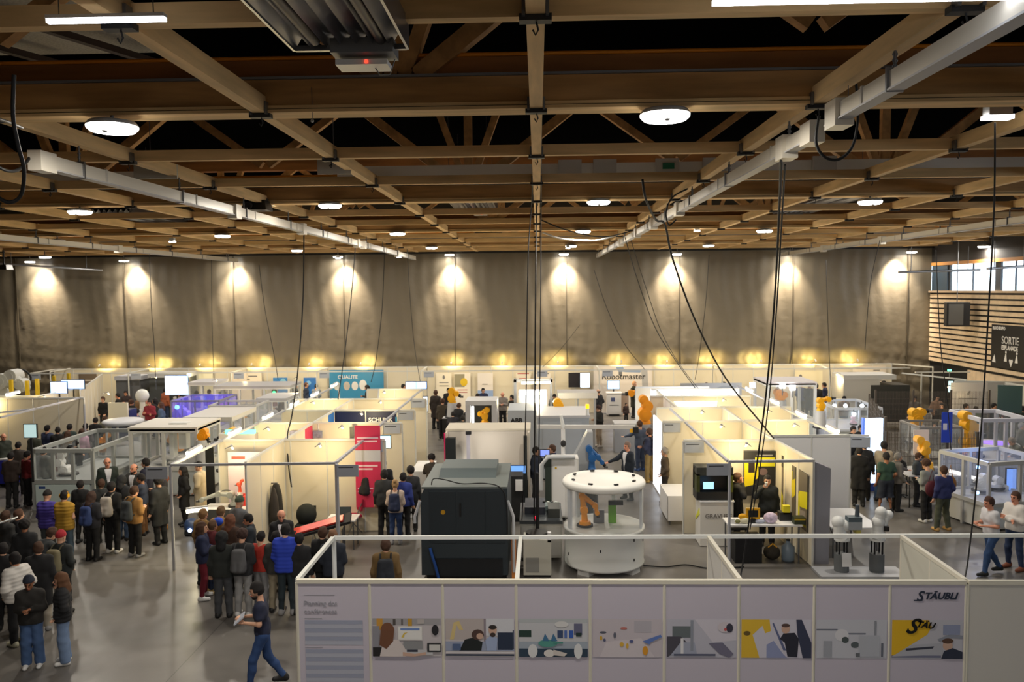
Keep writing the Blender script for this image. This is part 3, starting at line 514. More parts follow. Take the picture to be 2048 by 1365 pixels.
# right block
run((RL, 18.5), (RM+.12, 18.55), 'grey rail across the front of the yellow stand', panels=False, posts=(.03,), frame=RAILG, plates=((-.5, 1),))
run((RM+.12, 18.55), (RM-.03, 21.1), 'cream side wall of the yellow stand', step=.86)
run((RL-.55, 21.1), (RM, 21.1), 'cream rear wall of the yellow stand', step=1.05, plates=((.02, 1),))
run((RL, 21.15), (RL+.02, 24.0), 'second grey side rail of the right block', panels=False, posts=(), frame=RAILG)
run((RL, 18.55), (RL, 21.05), 'nearest grey side rail of the right block', panels=False, posts=(), frame=RAILG)
run((RL+.02, 24.25), (RL+.02, 26.8), 'third grey side rail of the right block', panels=False, posts=(), frame=RAILG)
run((RL-.62, 24.15), (RM-.1, 24.15), 'cream wall of the second right booth row', step=1.05, plates=((.02, 0),))
run((RM-.03, 21.15), (RM-.1, 24.1), 'cream dividing wall behind the yellow stand', step=.98)
run((RL-.4, 26.95), (RM-.05, 26.95), 'cream wall of the third right booth row', step=1.05)
run((RM-.1, 24.2), (RM-.05, 26.9), 'cream dividing wall in the third right row', step=.9)
run((RM+.1, 21.7), (RR-.05, 21.75), 'tall plain white wall right of the yellow stand', PANELC, step=1.05)
run((RR-.05, 21.75), (RR+.42, 21.7), 'name board on a rail at the dark doorway', panels=False, posts=(), plates=((0, 0),), frame=WHITE)
run((RM, 24.3), (RR-.3, 24.3), 'cream wall behind the tall plain white wall', step=1.05)
run((RM-.1, 27.1), (RR, 27.0), 'cream wall in the right block below the strip lights', step=1.05)
run((RL-.2, 29.9), (RR-.6, 29.8), 'cream wall of the fourth right booth row', step=1.05)
run((RL-.4, 32.7), (RR-1.5, 32.7), 'far cream wall of the right block under the grey banner', step=1.05)
run((8.0, 21.8), (8.05, 33), 'long rail carrying the right strip lights', panels=False, posts=(0, 11.2), frame=RAILG)
run((-8.48, 18.35), (-8.5, 34.3), 'long rail carrying the left strip lights', panels=False, posts=(15.9,), frame=RAILG)
run((4.6, 27.1), (4.6, 31.6), 'bright white side wall of the lit booth', M((250, 250, 252), .5), step=1.1)
LIT = M((250, 252, 255), .5)
t = thing('glowing_wall', 'glaring white overlit wall on the right of the centre aisle', 'lightbox', (4.4, 31.7, 0)); MB().bb((0, 0, 0), (3.4, .12, 2.5), M((235, 240, 255), .5, em=1.4)).build('lit_face', t); MB().bb((0, -.02, 2.46), (3.4, .14, 2.52), WHITE).build('frame', t)  # overlit booth wall, its brightness put into emission
t = thing('glowing_wall', 'narrow glowing white panel at the corner of the centre aisle', 'lightbox', (3.78, 26.3, 0)); MB().bb((-.02, -1.9, .05), (.03, .3, 2.3), M((235, 242, 255), .5, em=1.1)).build('lit_face', t); MB().bb((-.04, -1.92, 0), (.05, .32, .05), WHITE).build('frame', t)
a = at(1765, 838, 2.3); t = thing('glowing_wall', 'tall glowing blue-white panel right of the dark doorway', 'lightbox', (a[0]-.55, a[1], 0), .1)
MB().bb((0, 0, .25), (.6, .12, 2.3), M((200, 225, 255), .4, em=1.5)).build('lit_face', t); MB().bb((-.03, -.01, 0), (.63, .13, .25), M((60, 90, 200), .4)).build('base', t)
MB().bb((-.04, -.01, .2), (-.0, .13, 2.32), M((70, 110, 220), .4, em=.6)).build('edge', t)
light('AREA', (5.8, 30.8, 2.3), 160, (240, 245, 255), 2.5, rot=(0, 0, 0))
# ---- strip lights: left rail, right rail, centre
for i, (u, v) in enumerate([(25, 788), (388, 902), (470, 864), (535, 833), (587, 808), (629, 789), (665, 771)]):
    x, y = at(u, v, 2.56); x = x if u < 30 else -8.48 if u < 1000 else 8.02; tub(x, y-.35, 2.56, 'glowing strip light on the left rail, %s from the front' % ['', 'nearest', 'second', 'third', 'fourth', 'fifth', 'farthest'][i] if i else 'glowing strip light at the far left, above the cream booth', e=26)
for i, (u, v) in enumerate([(1665, 859), (1600, 829), (1551, 804), (1505, 780)]):
    x, y = at(u, v, 2.56); x = x if u < 30 else -8.48 if u < 1000 else 8.02; tub(x, y-.35, 2.56, 'glowing strip light on the right rail, %s from the front' % ['nearest', 'second', 'third', 'farthest'][i], e=26)
x, y = at(1043, 766, 2.9); tub(x, y, 2.9, 'horizontal glowing tube above the grey drum machine', 1, 0, 1.1, 200)
for u, v in ((388, 1006), (1305, 900)): pass
x, y = at(372, 1006, 1.5); tub(x, y, 1.3, 'glowing white tube at the front left demo table', .9, .3, .5, 10)
# warm lamps added inside the booths to brighten the cream walls
BL = [(-7.8, 20.2), (-5.6, 20.4), (-5.7, 23.2), (-7.8, 23), (-5.7, 25.8), (-5.6, 28.5), (-8, 28.5), (-6, 31.3), (5.2, 20.3), (5.2, 23.1), (5.2, 25.8), (7.3, 23.2), (7.3, 25.9), (6.5, 28.6), (-19, 30.5), (-21, 30), (-17, 31.4), (-14.5, 36), (-11, 36.5), (-18, 37.5), (13.5, 37), (16, 32)]
for n, (x, y) in enumerate(BL):
    t = thing('added_booth_light', 'small warm light added inside a booth to brighten its walls', 'spotlight', (x, y, 2.55), 0, 'lights added inside the booths')
    MB().cyl((0, 0, 0), (0, .12, -.08), .04, LGREY, n=8).build('head', t); MB().cyl((0, 0, 0), (0, -.4, .0), .012, STEEL, n=6).build('arm', t); MB().cyl((0, .121, -.081), (0, .124, -.083), .034, M((255, 248, 220), .4, em=8), n=8).build('lens', t)
    light('POINT', (x, y, 2.2), 36, (255, 228, 170), .1)
for n, u in enumerate((212, 310, 410, 512, 625, 727, 905, 1005, 1115, 1240, 1330, 1425, 1515, 1622, 1705)):
    x = aty(u, 720, BY)[0]
    t = thing('wall_spotlight', 'small clip spotlight on the rear booth wall throwing light on the curtain', 'spotlight', (x, BY-.02, 2.5), 0, 'clip spotlights on the rear booth walls')
    MB().cyl((0, -.72, .2), (0, -.6, .26), .04, LGREY, n=8).build('head', t); q = MB(); q.tube([(0, 0, 0), (0, -.4, .12), (0, -.68, .2)], .01, STEEL, 5); q.build('arm', t)
    light('SPOT', (x, BY-.5, 2.68), 130, (255, 222, 130), .04, rot=(math.radians(90), 0, 0), spot=math.radians(84), blend=1).scale = (2.0, 1, 1)
    light('POINT', (x, BY-1.7, 2.2), 28, (255, 226, 165), .1)
# ---- prints and banners
def banner(u, v, Y, w, h, mat, label, items=(), txt=None, name='roll_up_banner', cat='banner', zb=None):
    x, y, z = aty(u, v, Y)                # top left corner
    t = thing(name, label, cat, (x, y, 0)); zt = z; zb = max(.02, zt-h) if zb is None else zb
    MB().bb((0, 0, zb), (w, .02, zt), mat).build('print', t)
    if items: picture(t, 0, zb, w, zt-zb, items, y=-.002)
    for s, sz, px, pz, m in (txt or ()): text_mesh(s, sz, m, 'lettering', t, (px, -.012, zt-pz), bold=.004)
    if zb < .05: MB().bb((0, -.1, 0), (w, .12, .06), ALU).build('stand_foot', t)
    return t
lin_ = (120, 118, 118)
banner(658, 741, BY-.2, 2.85, 2.3, M((58, 144, 190), .5), 'wide blue banner with white round pictures on the rear wall', [('e', .14, .36, .06, .1, (220, 220, 216)), ('e', .32, .36, .06, .1, (200, 190, 180)), ('e', .47, .36, .06, .1, (226, 226, 226)), ('e', .62, .34, .07, .12, (230, 230, 230))], [('QUALITE', .26, .45, .45, WHITE)], 'wall_banner')
a = banner(1187, 733, BY-.25, 3.0, 2.45, M((226, 218, 210), .5), 'white wall banner reading Robotmaster with a robot arm picture', [('r', .3, .58, .3, .42, (160, 140, 128)), ('p', [(.38, .02), (.5, .0), (.52, .06), (.82, .08), (.8, .14), (.55, .13), (.5, .12), (.44, .14)], (140, 160, 190)), ('p', [(.8, .06), (.92, .06), (.94, .5), (.84, .54), (.82, .16)], (176, 176, 178)), ('r', .43, .12, .06, .08, (110, 112, 118))], [('Robotmaster', .42, .42, .68, BLACK)], 'wall_banner')
banner(1361, 767, 33.5, 2.5, .9, M((176, 180, 186), .5), 'grey raised banner with dark lettering over the right booths', [('p', [(.5, .5), (.7, .2), (.9, .3), (.7, .5)], (150, 156, 164))], [('CREAMO', .26, .8, .42, DARK)], 'wall_banner', zb=2.0)
banner(872, 747, BY-.2, .8, 2.2, M((240, 232, 214), .5), 'pale roll-up banner left of the yellow arm picture', [('e', .5, .1, .08, .05, lin_), ('r', .2, .22, .6, .02, lin_), ('r', .2, .3, .6, .02, lin_)])
banner(908, 747, BY-.2, .85, 2.2, M((244, 236, 222), .5), 'roll-up banner with a yellow dome photograph', [('r', .02, .02, .62, .32, (150, 144, 120)), ('e', .6, .22, .22, .1, (226, 190, 40)), ('r', .2, .4, .6, .02, (190, 90, 90)), ('r', .2, .46, .6, .02, (190, 120, 110))])
banner(955, 747, BY-.2, .8, 2.2, M((236, 230, 224), .5), 'roll-up banner with a blue square and robot sketch', [('r', .0, .42, 1, .3, (150, 176, 220)), ('r', .3, .26, .35, .02, lin_)])
banner(1032, 747, BY-.2, .75, 2.2, M((238, 230, 214), .5), 'white roll-up banner left of the grey drum machine', [('r', .1, .0, .8, .02, (190, 60, 60)), ('r', .2, .12, .5, .02, (200, 100, 90)), ('r', .2, .18, .5, .02, (200, 100, 90))])
banner(1070, 747, BY-.2, .8, 2.2, M((236, 230, 220), .5), 'white roll-up banner behind the grey drum machine', [('r', .1, .0, .8, .02, (90, 90, 90)), ('r', .2, .62, .5, .06, (200, 100, 90))])
banner(546, 756, BY-.2, .75, 2.0, M((60, 140, 210), .5), 'short blue poster on the rear wall at left', [('e', .7, .1, .2, .08, (150, 210, 240))])
banner(607, 756, BY-.2, .65, 2.0, M((50, 120, 200), .5), 'blue poster beside the small standing group at left', [('e', .4, .14, .2, .06, (130, 190, 240))])
banner(464, 747, BY-.25, 1.55, 2.2, M((244, 232, 214), .5), 'cream banner with a red dot on the rear wall', [('e', .2, .1, .07, .04, (214, 90, 80)), ('r', .55, .06, .3, .03, lin_), ('r', .5, .14, .1, .02, lin_)])
banner(372, 748, BY-.25, 1.4, 2.2, M((236, 232, 206), .5), 'cream banner with pale green lettering', [('r', .1, .14, .5, .03, (170, 190, 160)), ('r', .15, .2, .45, .02, (180, 190, 160))])
banner(157, 747, BY-.25, .95, 2.2, M((112, 98, 84), .6), 'brown banner with white lines at the left end', [('r', .12, .16+.09*k, .76, .03, (214, 206, 194)) for k in range(6)])
banner(235, 752, BY-.25, 1.25, .6, M((86, 84, 56), .6), 'small olive framed picture on the rear wall', [('r', .05, .15, .9, .5, (120, 116, 70)), ('r', .02, .88, .96, .08, (220, 200, 60))], name='wall_picture', zb=1.85)
banner(1590, 742, BY-.25, 1.4, 2.2, M((234, 224, 192), .5), 'cream banner with grey mark right of the cables', [('e', .2, .14, .06, .05, lin_), ('r', .3, .3, .5, .04, lin_)])
banner(1706, 733, BY-.25, 1.65, 2.4, M((232, 220, 202), .5), 'wide cream banner with lines of grey writing at the right end', [('r', .62, .08, .2, .02, lin_)]+[('r', .5, .24+.06*k, .38, .025, (150, 140, 132)) for k in range(3)]+[('r', .1, .36, .25, .02, lin_)])
banner(1902, 766, 33, 1.45, 1.0, M((196, 192, 190), .5), 'white framed panel with a small grey emblem at right', [('p', [(.42, .4), (.5, .28), (.54, .28), (.5, .42)], lin_), ('r', .22, .52, .5, .03, lin_)], name='wall_picture', zb=1.35)
banner(709, 852, 21.25, .68, 2.2, CRIM, 'tall crimson banner on the aisle corner of the left block', [('r', .08, .14, .84, .02, (240, 200, 210)), ('r', .08, .18, .8, .02, (240, 200, 210)), ('r', 0, .3, 1, .14, (200, 200, 206)), ('r', .08, .48, .8, .02, (240, 200, 210)), ('r', .08, .52, .6, .02, (240, 200, 210)), ('r', .08, .76, .6, .015, (240, 180, 200)), ('r', .08, .8, .5, .015, (240, 180, 200))])
banner(699, 854, 23.9, .12, 2.2, BLACK, 'narrow black upright board beside the crimson banner')
banner(455, 905, 20.9, 1.0, 2.2, M((204, 186, 196), .5), 'lilac banner with red lettering and a red machine picture', [('r', .1, .05, .36, .035, (226, 70, 60)), ('r', .3, .5, .5, .24, (226, 60, 50)), ('e', .55, .36, .12, .06, (236, 200, 60)), ('r', .5, .38, .06, .16, (220, 80, 60)), ('r', .78, .44, .2, .5, (220, 190, 200))], [])
banner(410, 893, 21.3, .23, 2.3, BLACK, 'narrow black panel left of the lilac banner')
banner(773, 862, 25.6, .38, 2.3, NAVY, 'narrow navy panel at the end of the navy booth')
yk = [('r', 0, 0, 1, 1, (34, 34, 36)), ('r', .35, .14, .62, .2, (214, 206, 30)), ('p', [(.02, .22), (.44, .26), (.46, .6), (.3, .66), (.36, .74), (.02, .8)], (226, 206, 20)), ('r', .14, .26, .2, .22, (40, 30, 30)), ('r', .4, .08, .5, .03, (150, 150, 150)), ('e', .6, .46, .14, .08, (110, 90, 90))]
banner(1488, 903, 20.95, .82, 1.15, M((40, 40, 42), .5), 'black and yellow poster on the rear wall of the yellow stand', yk, name='wall_poster', zb=1.05)
def side_poster(x, y0, y1, z0, z1, label, items):
    t = thing('wall_poster', label, 'poster', (x, y1, 0), -math.pi/2); MB().bb((0, -.012, z0), (y1-y0, 0, z1), M((60, 60, 56), .5)).build('print', t); picture(t, 0, z0, y1-y0, z1-z0, items, y=-.013)
side_poster(RM+.06, 18.75, 19.4, .75, 2.1, 'tall yellow and grey poster nearest on the side wall', [('r', 0, 0, 1, 1, (110, 100, 84)), ('p', [(.1, .38), (1, .3), (1, .6), (.1, .66)], (222, 210, 20)), ('p', [(0, .5), (.3, .7), (.8, .66), (.9, .9), (.3, .96)], (150, 140, 130)), ('r', .1, .9, .8, .04, (200, 190, 40)), ('p', [(0, .4), (.2, .5), (.2, .9), (0, .8)], (210, 200, 30))])
side_poster(RM+.04, 19.55, 20.15, .75, 2.1, 'tall yellow and grey poster in the middle of the side wall', [('r', 0, 0, 1, 1, (100, 92, 76)), ('p', [(0, .16), (.6, .1), (.6, .4), (0, .42)], (222, 210, 20)), ('p', [(.4, .3), (1, .2), (1, .5), (.6, .6)], (210, 190, 30)), ('e', .3, .55, .22, .12, (230, 226, 210))])
side_poster(RM, 20.4, 21.0, .75, 2.2, 'yellow and black poster in the rear corner of the yellow stand', [('r', 0, 0, 1, 1, (120, 110, 100)), ('p', [(0, .3), (1, .7), (1, 1), (0, 1)], (222, 210, 20)), ('r', 0, 0, 1, .2, (60, 60, 56))])
side_poster(LM+.03, 21.6, 22.0, 1.8, 2.4, 'small crimson print low behind the front booth wall', [('r', 0, 0, 1, 1, (206, 60, 80))])
x, y, z = aty(580, 869, 24.05); t = thing('picture_strip', 'strip of small grey pictures on the cream wall behind the front left booth', 'picture', (x, y, z-.12))
for k in range(3): MB().bb((k*.36-.02, 0, 0), (k*.36+.26, .02, .22), M([(150, 150, 176), (176, 170, 150), (140, 150, 170)][k], .6, noise=.3, scale=12)).build('picture', t)
# ================================================================ MACHINES AND FURNITURE
WR = M((232, 234, 232), .35); ORG = M((244, 158, 22), .4)
def robot(pts, Y, r, mat, label, z0=0, dark=DARK, dy=0., ped=None, cat='robot arm', grip=True):
    P = [Vector(aty(u, v, Y+i*dy)) for i, (u, v) in enumerate(pts)]; a = P[0]; t = thing('industrial_robot', label, cat, (a.x, a.y, z0)); P = [p-Vector((a.x, a.y, z0)) for p in P]
    ped = ped or (LGREY if P[0].z > .4 else mat); q = MB(); q.cyl((0, 0, .0), (0, 0, max(.12, P[0].z-.0)), r*1.5, ped, r*1.25, 16); q.cyl((0, 0, 0), (0, 0, .05), r*1.9, dark, n=16); q.build('base', t)
    n = len(P); names = ['turntable', 'lower_arm', 'forearm', 'wrist', 'tool', 'tool_tip']
    for i in range(n-1):
        q = MB(); r0 = r*(1-.12*i); r1 = r*(1-.12*(i+1)); d = P[i+1]-P[i]; off = Vector((0, (-1)**i*r*.5, 0))
        q.cyl(P[i]+off*.4, P[i+1]+off*.4, r0*.86, mat, r1*.74, 12); q.cyl(P[i+1]+Vector((0, -r1*1.15, 0)), P[i+1]+Vector((0, r1*1.15, 0)), r1*1.05, mat, n=14); q.sph(P[i]+off*.3, r0*.98, mat)
        q.cyl(P[i+1]+Vector((0, -r1*1.25, 0)), P[i+1]+Vector((0, -r1*1.14, 0)), r1*.6, mat, n=10)
        q.build(names[min(i, 5)], t)
    if grip:
        d = (P[-1]-P[-2]).normalized(); q = MB(); q.cyl(P[-1], P[-1]+d*r*1.2, r*.4, dark); q.box(P[-1]+d*r*1.5, (r*.9, r*.5, r*.5), STEEL); q.build('gripper', t)
    q = MB(); q.tube(smooth([P[0]+Vector((0, r, 0))]+[p+Vector((r*.2, r*1.2, r*.5)) for p in P[1:-1]]+[P[-1]+Vector((0, r*.5, 0))]), r*.1, dark, 6); q.build('hose', t)
    return t
def cell(x0, x1, y0, y1, zb, z1, label, frame=ALU, base=LGREY, nx=3, ny=3, roof=None, rz=0, cat='machine enclosure', loc=None, pane=None, name='robot_cell', open_top=True, fw=.05, solidback=None):
    lx, ly = x1-x0, y1-y0; t = thing(name, label, cat, (x0, y0, 0), rz); fr = frame; gl = pane or GLASS
    q = MB(); q.bb((0, 0, .05), (lx, ly, zb), base) if zb > .1 else None
    if zb > .1:
        q.build('base', t)
        for i in range(nx): MB().bb((lx*i/nx+.03, -.012, .1), (lx*(i+1)/nx-.03, 0, zb-.05), M((206, 212, 214), .45)).build('base_panel', t)
        for i in range(ny): MB().bb((lx, ly*i/ny+.03, .1), (lx+.012, ly*(i+1)/ny-.03, zb-.05), M((200, 206, 208), .45)).build('base_panel', t)
    for i in range(nx+1):
        for y in (0, ly): MB().bb((lx*i/nx-fw/2, y-fw/2, 0), (lx*i/nx+fw/2, y+fw/2, z1), fr).build('post', t)
    for i in range(1, ny):
        for x in (0, lx): MB().bb((x-fw/2, ly*i/ny-fw/2, 0), (x+fw/2, ly*i/ny+fw/2, z1), fr).build('post', t)
    q = MB()
    for z in (max(zb, .1), z1):
        for a, b in (((0, 0), (lx, 0)), ((0, ly), (lx, ly)), ((0, 0), (0, ly)), ((lx, 0), (lx, ly))): q.bar((*a, z), (*b, z), fw*1.2, fw*1.3, fr)
    q.build('frame', t); q = MB(); q.bb((0, -.004, zb), (lx, .004, z1), gl); q.build('front_pane', t)
    MB().bb((0, ly-.004, zb), (lx, ly+.004, z1), solidback or gl).build('rear_pane', t); MB().bb((-.004, 0, zb), (.004, ly, z1), gl).build('side_pane', t); MB().bb((lx-.004, 0, zb), (lx+.004, ly, z1), gl).build('side_pane', t)
    if roof: MB().bb((-.06, -.06, z1), (lx+.06, ly+.06, z1+.12), roof).build('roof', t)
    return t
def table(x0, x1, y0, y1, z, label, top=WHITE, leg=STEEL, cloth=None, rz=0, name='table'):
    t = thing(name, label, 'table', (x0, y0, 0), rz); lx, ly = x1-x0, y1-y0
    MB().bb((0, 0, z-.035), (lx, ly, z), top).build('tabletop', t)
    if cloth: q = MB(); q.bb((-.01, -.01, .12), (lx+.01, 0, z+.004), cloth); q.bb((-.01, -.01, .12), (0, ly, z), cloth); q.bb((lx, 0, .12), (lx+.01, ly, z), cloth); q.build('cloth_skirt', t)
    for a in (.06, lx-.06):
        for b in (.06, ly-.06): MB().cyl((a, b, 0), (a, b, z-.03), .018, leg, n=8).build('leg', t)
    return t
def monitor(x, y, z, w, h, label, scr=SCREEN, rz=0, stand=True, zf=None, name='monitor'):
    t = thing(name, label, 'screen', (x, y, z), rz); MB().bb((-w/2, 0, 0), (w/2, .05, h), RUB).build('casing', t); MB().bb((-w/2+.02, -.006, .02), (w/2-.02, 0, h-.02), scr).build('display', t)
    if stand: MB().bb((-.03, .01, -(zf if zf else .12)), (.03, .04, 0), RUB).build('stand', t)
    return t
# --- dark machine behind the foreground wall
MD = M((48, 58, 64), .45); MD2 = M((72, 84, 88), .5)
t = thing('machining_centre', 'large dark blue-grey machine with double doors behind the foreground wall', 'machine', (-2.62, 17.65, 0))
q = MB(); q.prism([(0, .12), (1.92, .12), (1.92, 2.06), (.08, 2.06), (0, 1.9)], 0, 2.5, MD); q.build('body', t)
MB().bb((.02, .02, 2.06), (1.92, 2.5, 2.1), M((104, 112, 110), .5)).build('top_cover', t); q = MB(); q.prism([(.9, 2.1), (2.3, 2.1), (2.3, 2.24), (1.3, 2.24)], .3, 1.62, M((84, 96, 98), .5), 'x'); q.build('roof_hood', t)
for x0, x1 in ((.2, .78), (.82, 1.42), (1.45, 1.86)): MB().bb((x0, -.025, .85), (x1, 0, 2.0), M((40, 50, 56), .4)).build('door', t)
MB().bb((.86, -.05, 1.45), (.9, -.02, 1.75), BLACK).build('handle', t); MB().cyl((.5, -.05, 1.55), (.5, -.02, 1.55), .05, M((200, 150, 30), .4)).build('warning_disc', t)
for s in (0, 1):
    x = -.03 if s == 0 else 1.95; q = MB(); dx = (-.1 if s == 0 else .1); q.tube([(x-dx*.2, -.02, 1.8), (x+dx, -.02, 1.45), (x+dx, -.02, .2 if s else 1.3)], .035, M((205, 208, 212), .4), 6); q.build('side_trim', t)
MB().bb((.3, -.03, .1), (1.8, 0, .5), M((24, 28, 32), .5)).build('lower_hatch', t); MB().bb((.1, .1, 0), (1.85, 2.4, .12), BLACK).build('foot', t)
text_mesh('M', .2, M((120, 126, 130), .5), 'mark', t, (1.62, -.008, .95)); q = MB(); q.tube(smooth([(.22, .2, 2.11), (.26, .3, 2.22), (.5, .3, 2.2), (.9, .2, 2.13), (1.4, .15, 2.15), (1.75, 0, 2.1), (1.9, -.06, 1.8), (1.92, -.08, 1.0)]), .014, CABLE, 6); q.build('cable', t)
q = MB(); q.tube(smooth([(0, 0, .75), (.06, -.03, .55), (.12, -.04, .35), (.2, -.02, 0)]), .035, M((30, 80, 160), .5), 6); o = q.build('air_hose', loc=(-2.42, 17.6, 0)); tag(o, 'blue hose against the front of the dark machine', 'hose')
t = thing('chiller', 'small beige cooling unit with a black fan beside the dark machine', 'cooling unit', (-.36, 17.85, 0)); MB().bb((0, 0, .05), (.62, .6, .85), M((206, 204, 190), .5)).build('housing', t); MB().cyl((.3, .3, .85), (.3, .3, .95), .25, BLACK, n=20).build('fan', t)
MB().bb((.05, -.01, .12), (.35, 0, .45), M((150, 150, 144), .5)).build('grille', t); MB().bb((.54, 0, .8), (.62, .1, 1.02), WHITE).build('filler', t); MB().bb((.02, .02, 0), (.6, .58, .05), BLACK).build('foot', t)
t = thing('orange_board', 'orange strip leaning beside the dark machine', 'board', (-.62, 17.7, 0)); MB().bb((0, 0, 0), (.1, .04, .95), M((236, 150, 70), .5)).build('strip', t)
# --- round white robot cell
cx, cy = 1.5, 18.67; t = thing('round_robot_cell', 'round white glazed robot cell with a wide flat ring on top', 'robot cell', (cx, cy, 0)); R = .93
q = MB(); q.lathe([(0, .12), (R, .12), (R, .16), (R*.985, .18), (R*.985, .9), (R*1.01, .92), (R*1.01, .97), (R*.95, .97), (0, .96)], M((226, 228, 224), .4), 48); q.build('drum', t)
for a in (-2.2, -.7, .9, 2.4): MB().box((R*.8*math.cos(a), R*.8*math.sin(a), .06), (.3, .3, .12), M((210, 210, 206), .5), rz=a).build('foot', t)
q = MB(); q.lathe([(R*.97, .97), (R*.97, 1.9)], glass((205, 212, 216), .13), 48); q.build('glazing', t)
q = MB(); q.lathe([(0, 1.93), (R*.9, 1.93), (R, 1.9), (R*1.03, 1.93), (R*1.03, 2.0), (R*.99, 2.05), (R*.8, 2.06), (R*.76, 2.03), (0, 2.03)], M((244, 243, 236), .45), 48); q.build('top_ring', t)
for k in range(8):
    a = k*.785+.3; MB().box((R*.8*math.cos(a), R*.8*math.sin(a), 2.075), (.1, .05, .03), DARK, rz=a+1.57).build('clamp', t)
for a, wd in ((-2.75, .14), (-.22, .3), (1.2, .1), (2.3, .1)): MB().box((R*.93*math.cos(a), R*.93*math.sin(a), 1.44), (.06, wd, .94), M((220, 224, 228), .4), rz=a).build('pillar', t)
for x, z in ((-.15, .62), (.62, .35), (.62, .8), (-.83, .4), (-.83, .82), (.86, .7)): MB().box((x, -math.sqrt(max(.01, (R*.985)**2-x*x)), z), (.03, .02, .06), DARK).build('latch', t)
robot([(1170, 1052), (1168, 1020), (1164, 992), (1190, 1012), (1194, 1026)], 18.55, .1, ORG, 'orange robot arm inside the round white cell', .96)
t = thing('green_bins', 'bright green part holder inside the round white cell', 'part holder', (cx+.12, cy+.1, .97)); MB().bb((0, 0, 0), (.18, .1, .42), M((110, 176, 40), .5)).build('box', t); MB().bb((0, 0, .42), (.34, .1, .52), DARK).build('lid', t); MB().bb((-.35, 0, 0), (-.1, .12, .3), STEEL).build('press', t)
q = MB(); q.tube(smooth([(0, 0, .02), (.5, -.1, .02), (1.0, .05, .02), (1.5, -.2, .02), (2.3, -.1, .02)]), .015, CABLE, 6); o = q.build('floor_cable', loc=(2.4, 18.6, 0)); tag(o, 'black cable on the floor right of the round white cell', 'cable')
# --- bench line between the dark machine and the round cell
t = thing('conveyor_bench', 'grey machine bench with beige doors between the dark machine and round cell', 'machine', (-.45, 18.95, 0)); BG = M((196, 194, 184), .5)
MB().bb((0, 0, .08), (.98, 1.6, .9), BG).build('cabinet', t); MB().bb((-.02, -.02, .9), (1.0, 1.62, .98), M((90, 96, 100), .4, .5)).build('bench_plate', t)
for x in (.03, .51): MB().bb((x, -.02, .14), (x+.44, 0, .84), M((206, 204, 196), .5)).build('door', t)
MB().bb((.1, .5, .98), (.6, 1.4, 1.16), M((54, 60, 70), .5)).build('conveyor', t); MB().bb((.66, .2, .98), (.94, .8, 1.2), M((70, 74, 70), .5)).build('vise', t); MB().cyl((.38, .05, 1.0), (.38, .05, 1.06), .04, M((230, 30, 60), .4, em=1)).build('stop_button', t)
MB().bb((.15, -.035, .6), (.35, -.02, .63), DARK).build('handle', t)
t = thing('coolant_tank', 'pale green metal tray with parts beside the round cell', 'tray', (.2, 19.9, .99)); MB().bb((-.15, -.1, 0), (.3, .3, .1), M((150, 170, 168), .5)).build('tray', t)
for i in range(4): MB().cyl((i*.1-.08, .0, .1), (i*.1-.08, 0, .2), .035, [DARK, WR, STEEL, WR][i]).build('part', t)
t = thing('light_stand', 'black slim pole with a heavy base in front of the grey bench', 'stand', (-.04, 18.6, 0)); MB().cyl((0, 0, 0), (0, 0, 2.2), .045, RUB).build('pole', t); MB().cyl((0, 0, 0), (0, 0, .05), .28, RUB, n=20).build('base', t)
t = thing('cabinet', 'white control cabinet with grey round handle left of the round cell', 'cabinet', (.35, 22.3, 0)); MB().bb((0, 0, .1), (.75, .6, 1.75), M((226, 226, 222), .45)).build('body', t); MB().bb((-.18, 0, .1), (0, .6, 1.75), M((50, 62, 56), .5)).build('side_panel', t); MB().bb((.04, -.02, .14), (.71, 0, 1.7), WHITE).build('door', t); MB().cyl((.12, -.03, 1.5), (.12, -.02, 1.5), .03, M((210, 170, 30), .4)).build('lock', t); q = MB(); q.tube([(-.3, -.1, .9), (-.28, -.1, 1.6), (-.1, -.1, 1.82), (.65, -.1, 1.82)], .06, M((200, 204, 208), .4), 10); q.build('duct', t); MB().bb((.02, .02, 0), (.7, .55, .1), BLACK).build('foot', t)
# --- beige booth machine with dark columns
t = thing('machine_booth', 'large beige open-fronted machine booth with dark side columns', 'machine booth', (-2.72, 23.4, 0)); BGE = M((208, 200, 186), .55)
light('POINT', (-1.5, 22.9, 1.9), 12, (255, 246, 232), .15); MB().bb((0, .32, 0), (2.42, 1.4, 2.3), M((216, 208, 196), .55)).build('rear_wall', t); MB().bb((0, 0, 0), (.05, 1.3, 2.3), BGE).build('side_wall', t); MB().bb((2.4, 0, 0), (2.46, 1.4, 2.3), BGE).build('side_wall', t); MB().bb((-.02, .3, 2.3), (2.48, 1.42, 2.36), M((216, 208, 190), .55)).build('roof', t)
MB().bb((.02, -.05, .05), (.3, .12, 2.15), M((34, 38, 40), .5)).build('dark_column', t); MB().bb((2.28, -.05, .05), (2.38, .08, 2.2), M((44, 50, 50), .5)).build('dark_column', t); MB().bb((.3, -.2, .02), (2.28, .3, 1.0), M((66, 70, 76), .5)).build('bench', t)
MB().bb((.62, -.04, 0), (.72, .06, 2.25), M((180, 178, 190), .5)).build('mast', t); MB().bb((.6, -.06, 2.25), (.76, .06, 2.34), DARK).build('camera_head', t); MB().bb((-.03, -.06, .3), (0, 0, 2.3), M((220, 30, 100), .5)).build('pink_edge', t)
MB().cyl((.5, .0, 1.3), (.5, -.02, 1.3), .1, M((255, 255, 245), .4, em=4), n=16).build('round_lamp', t)
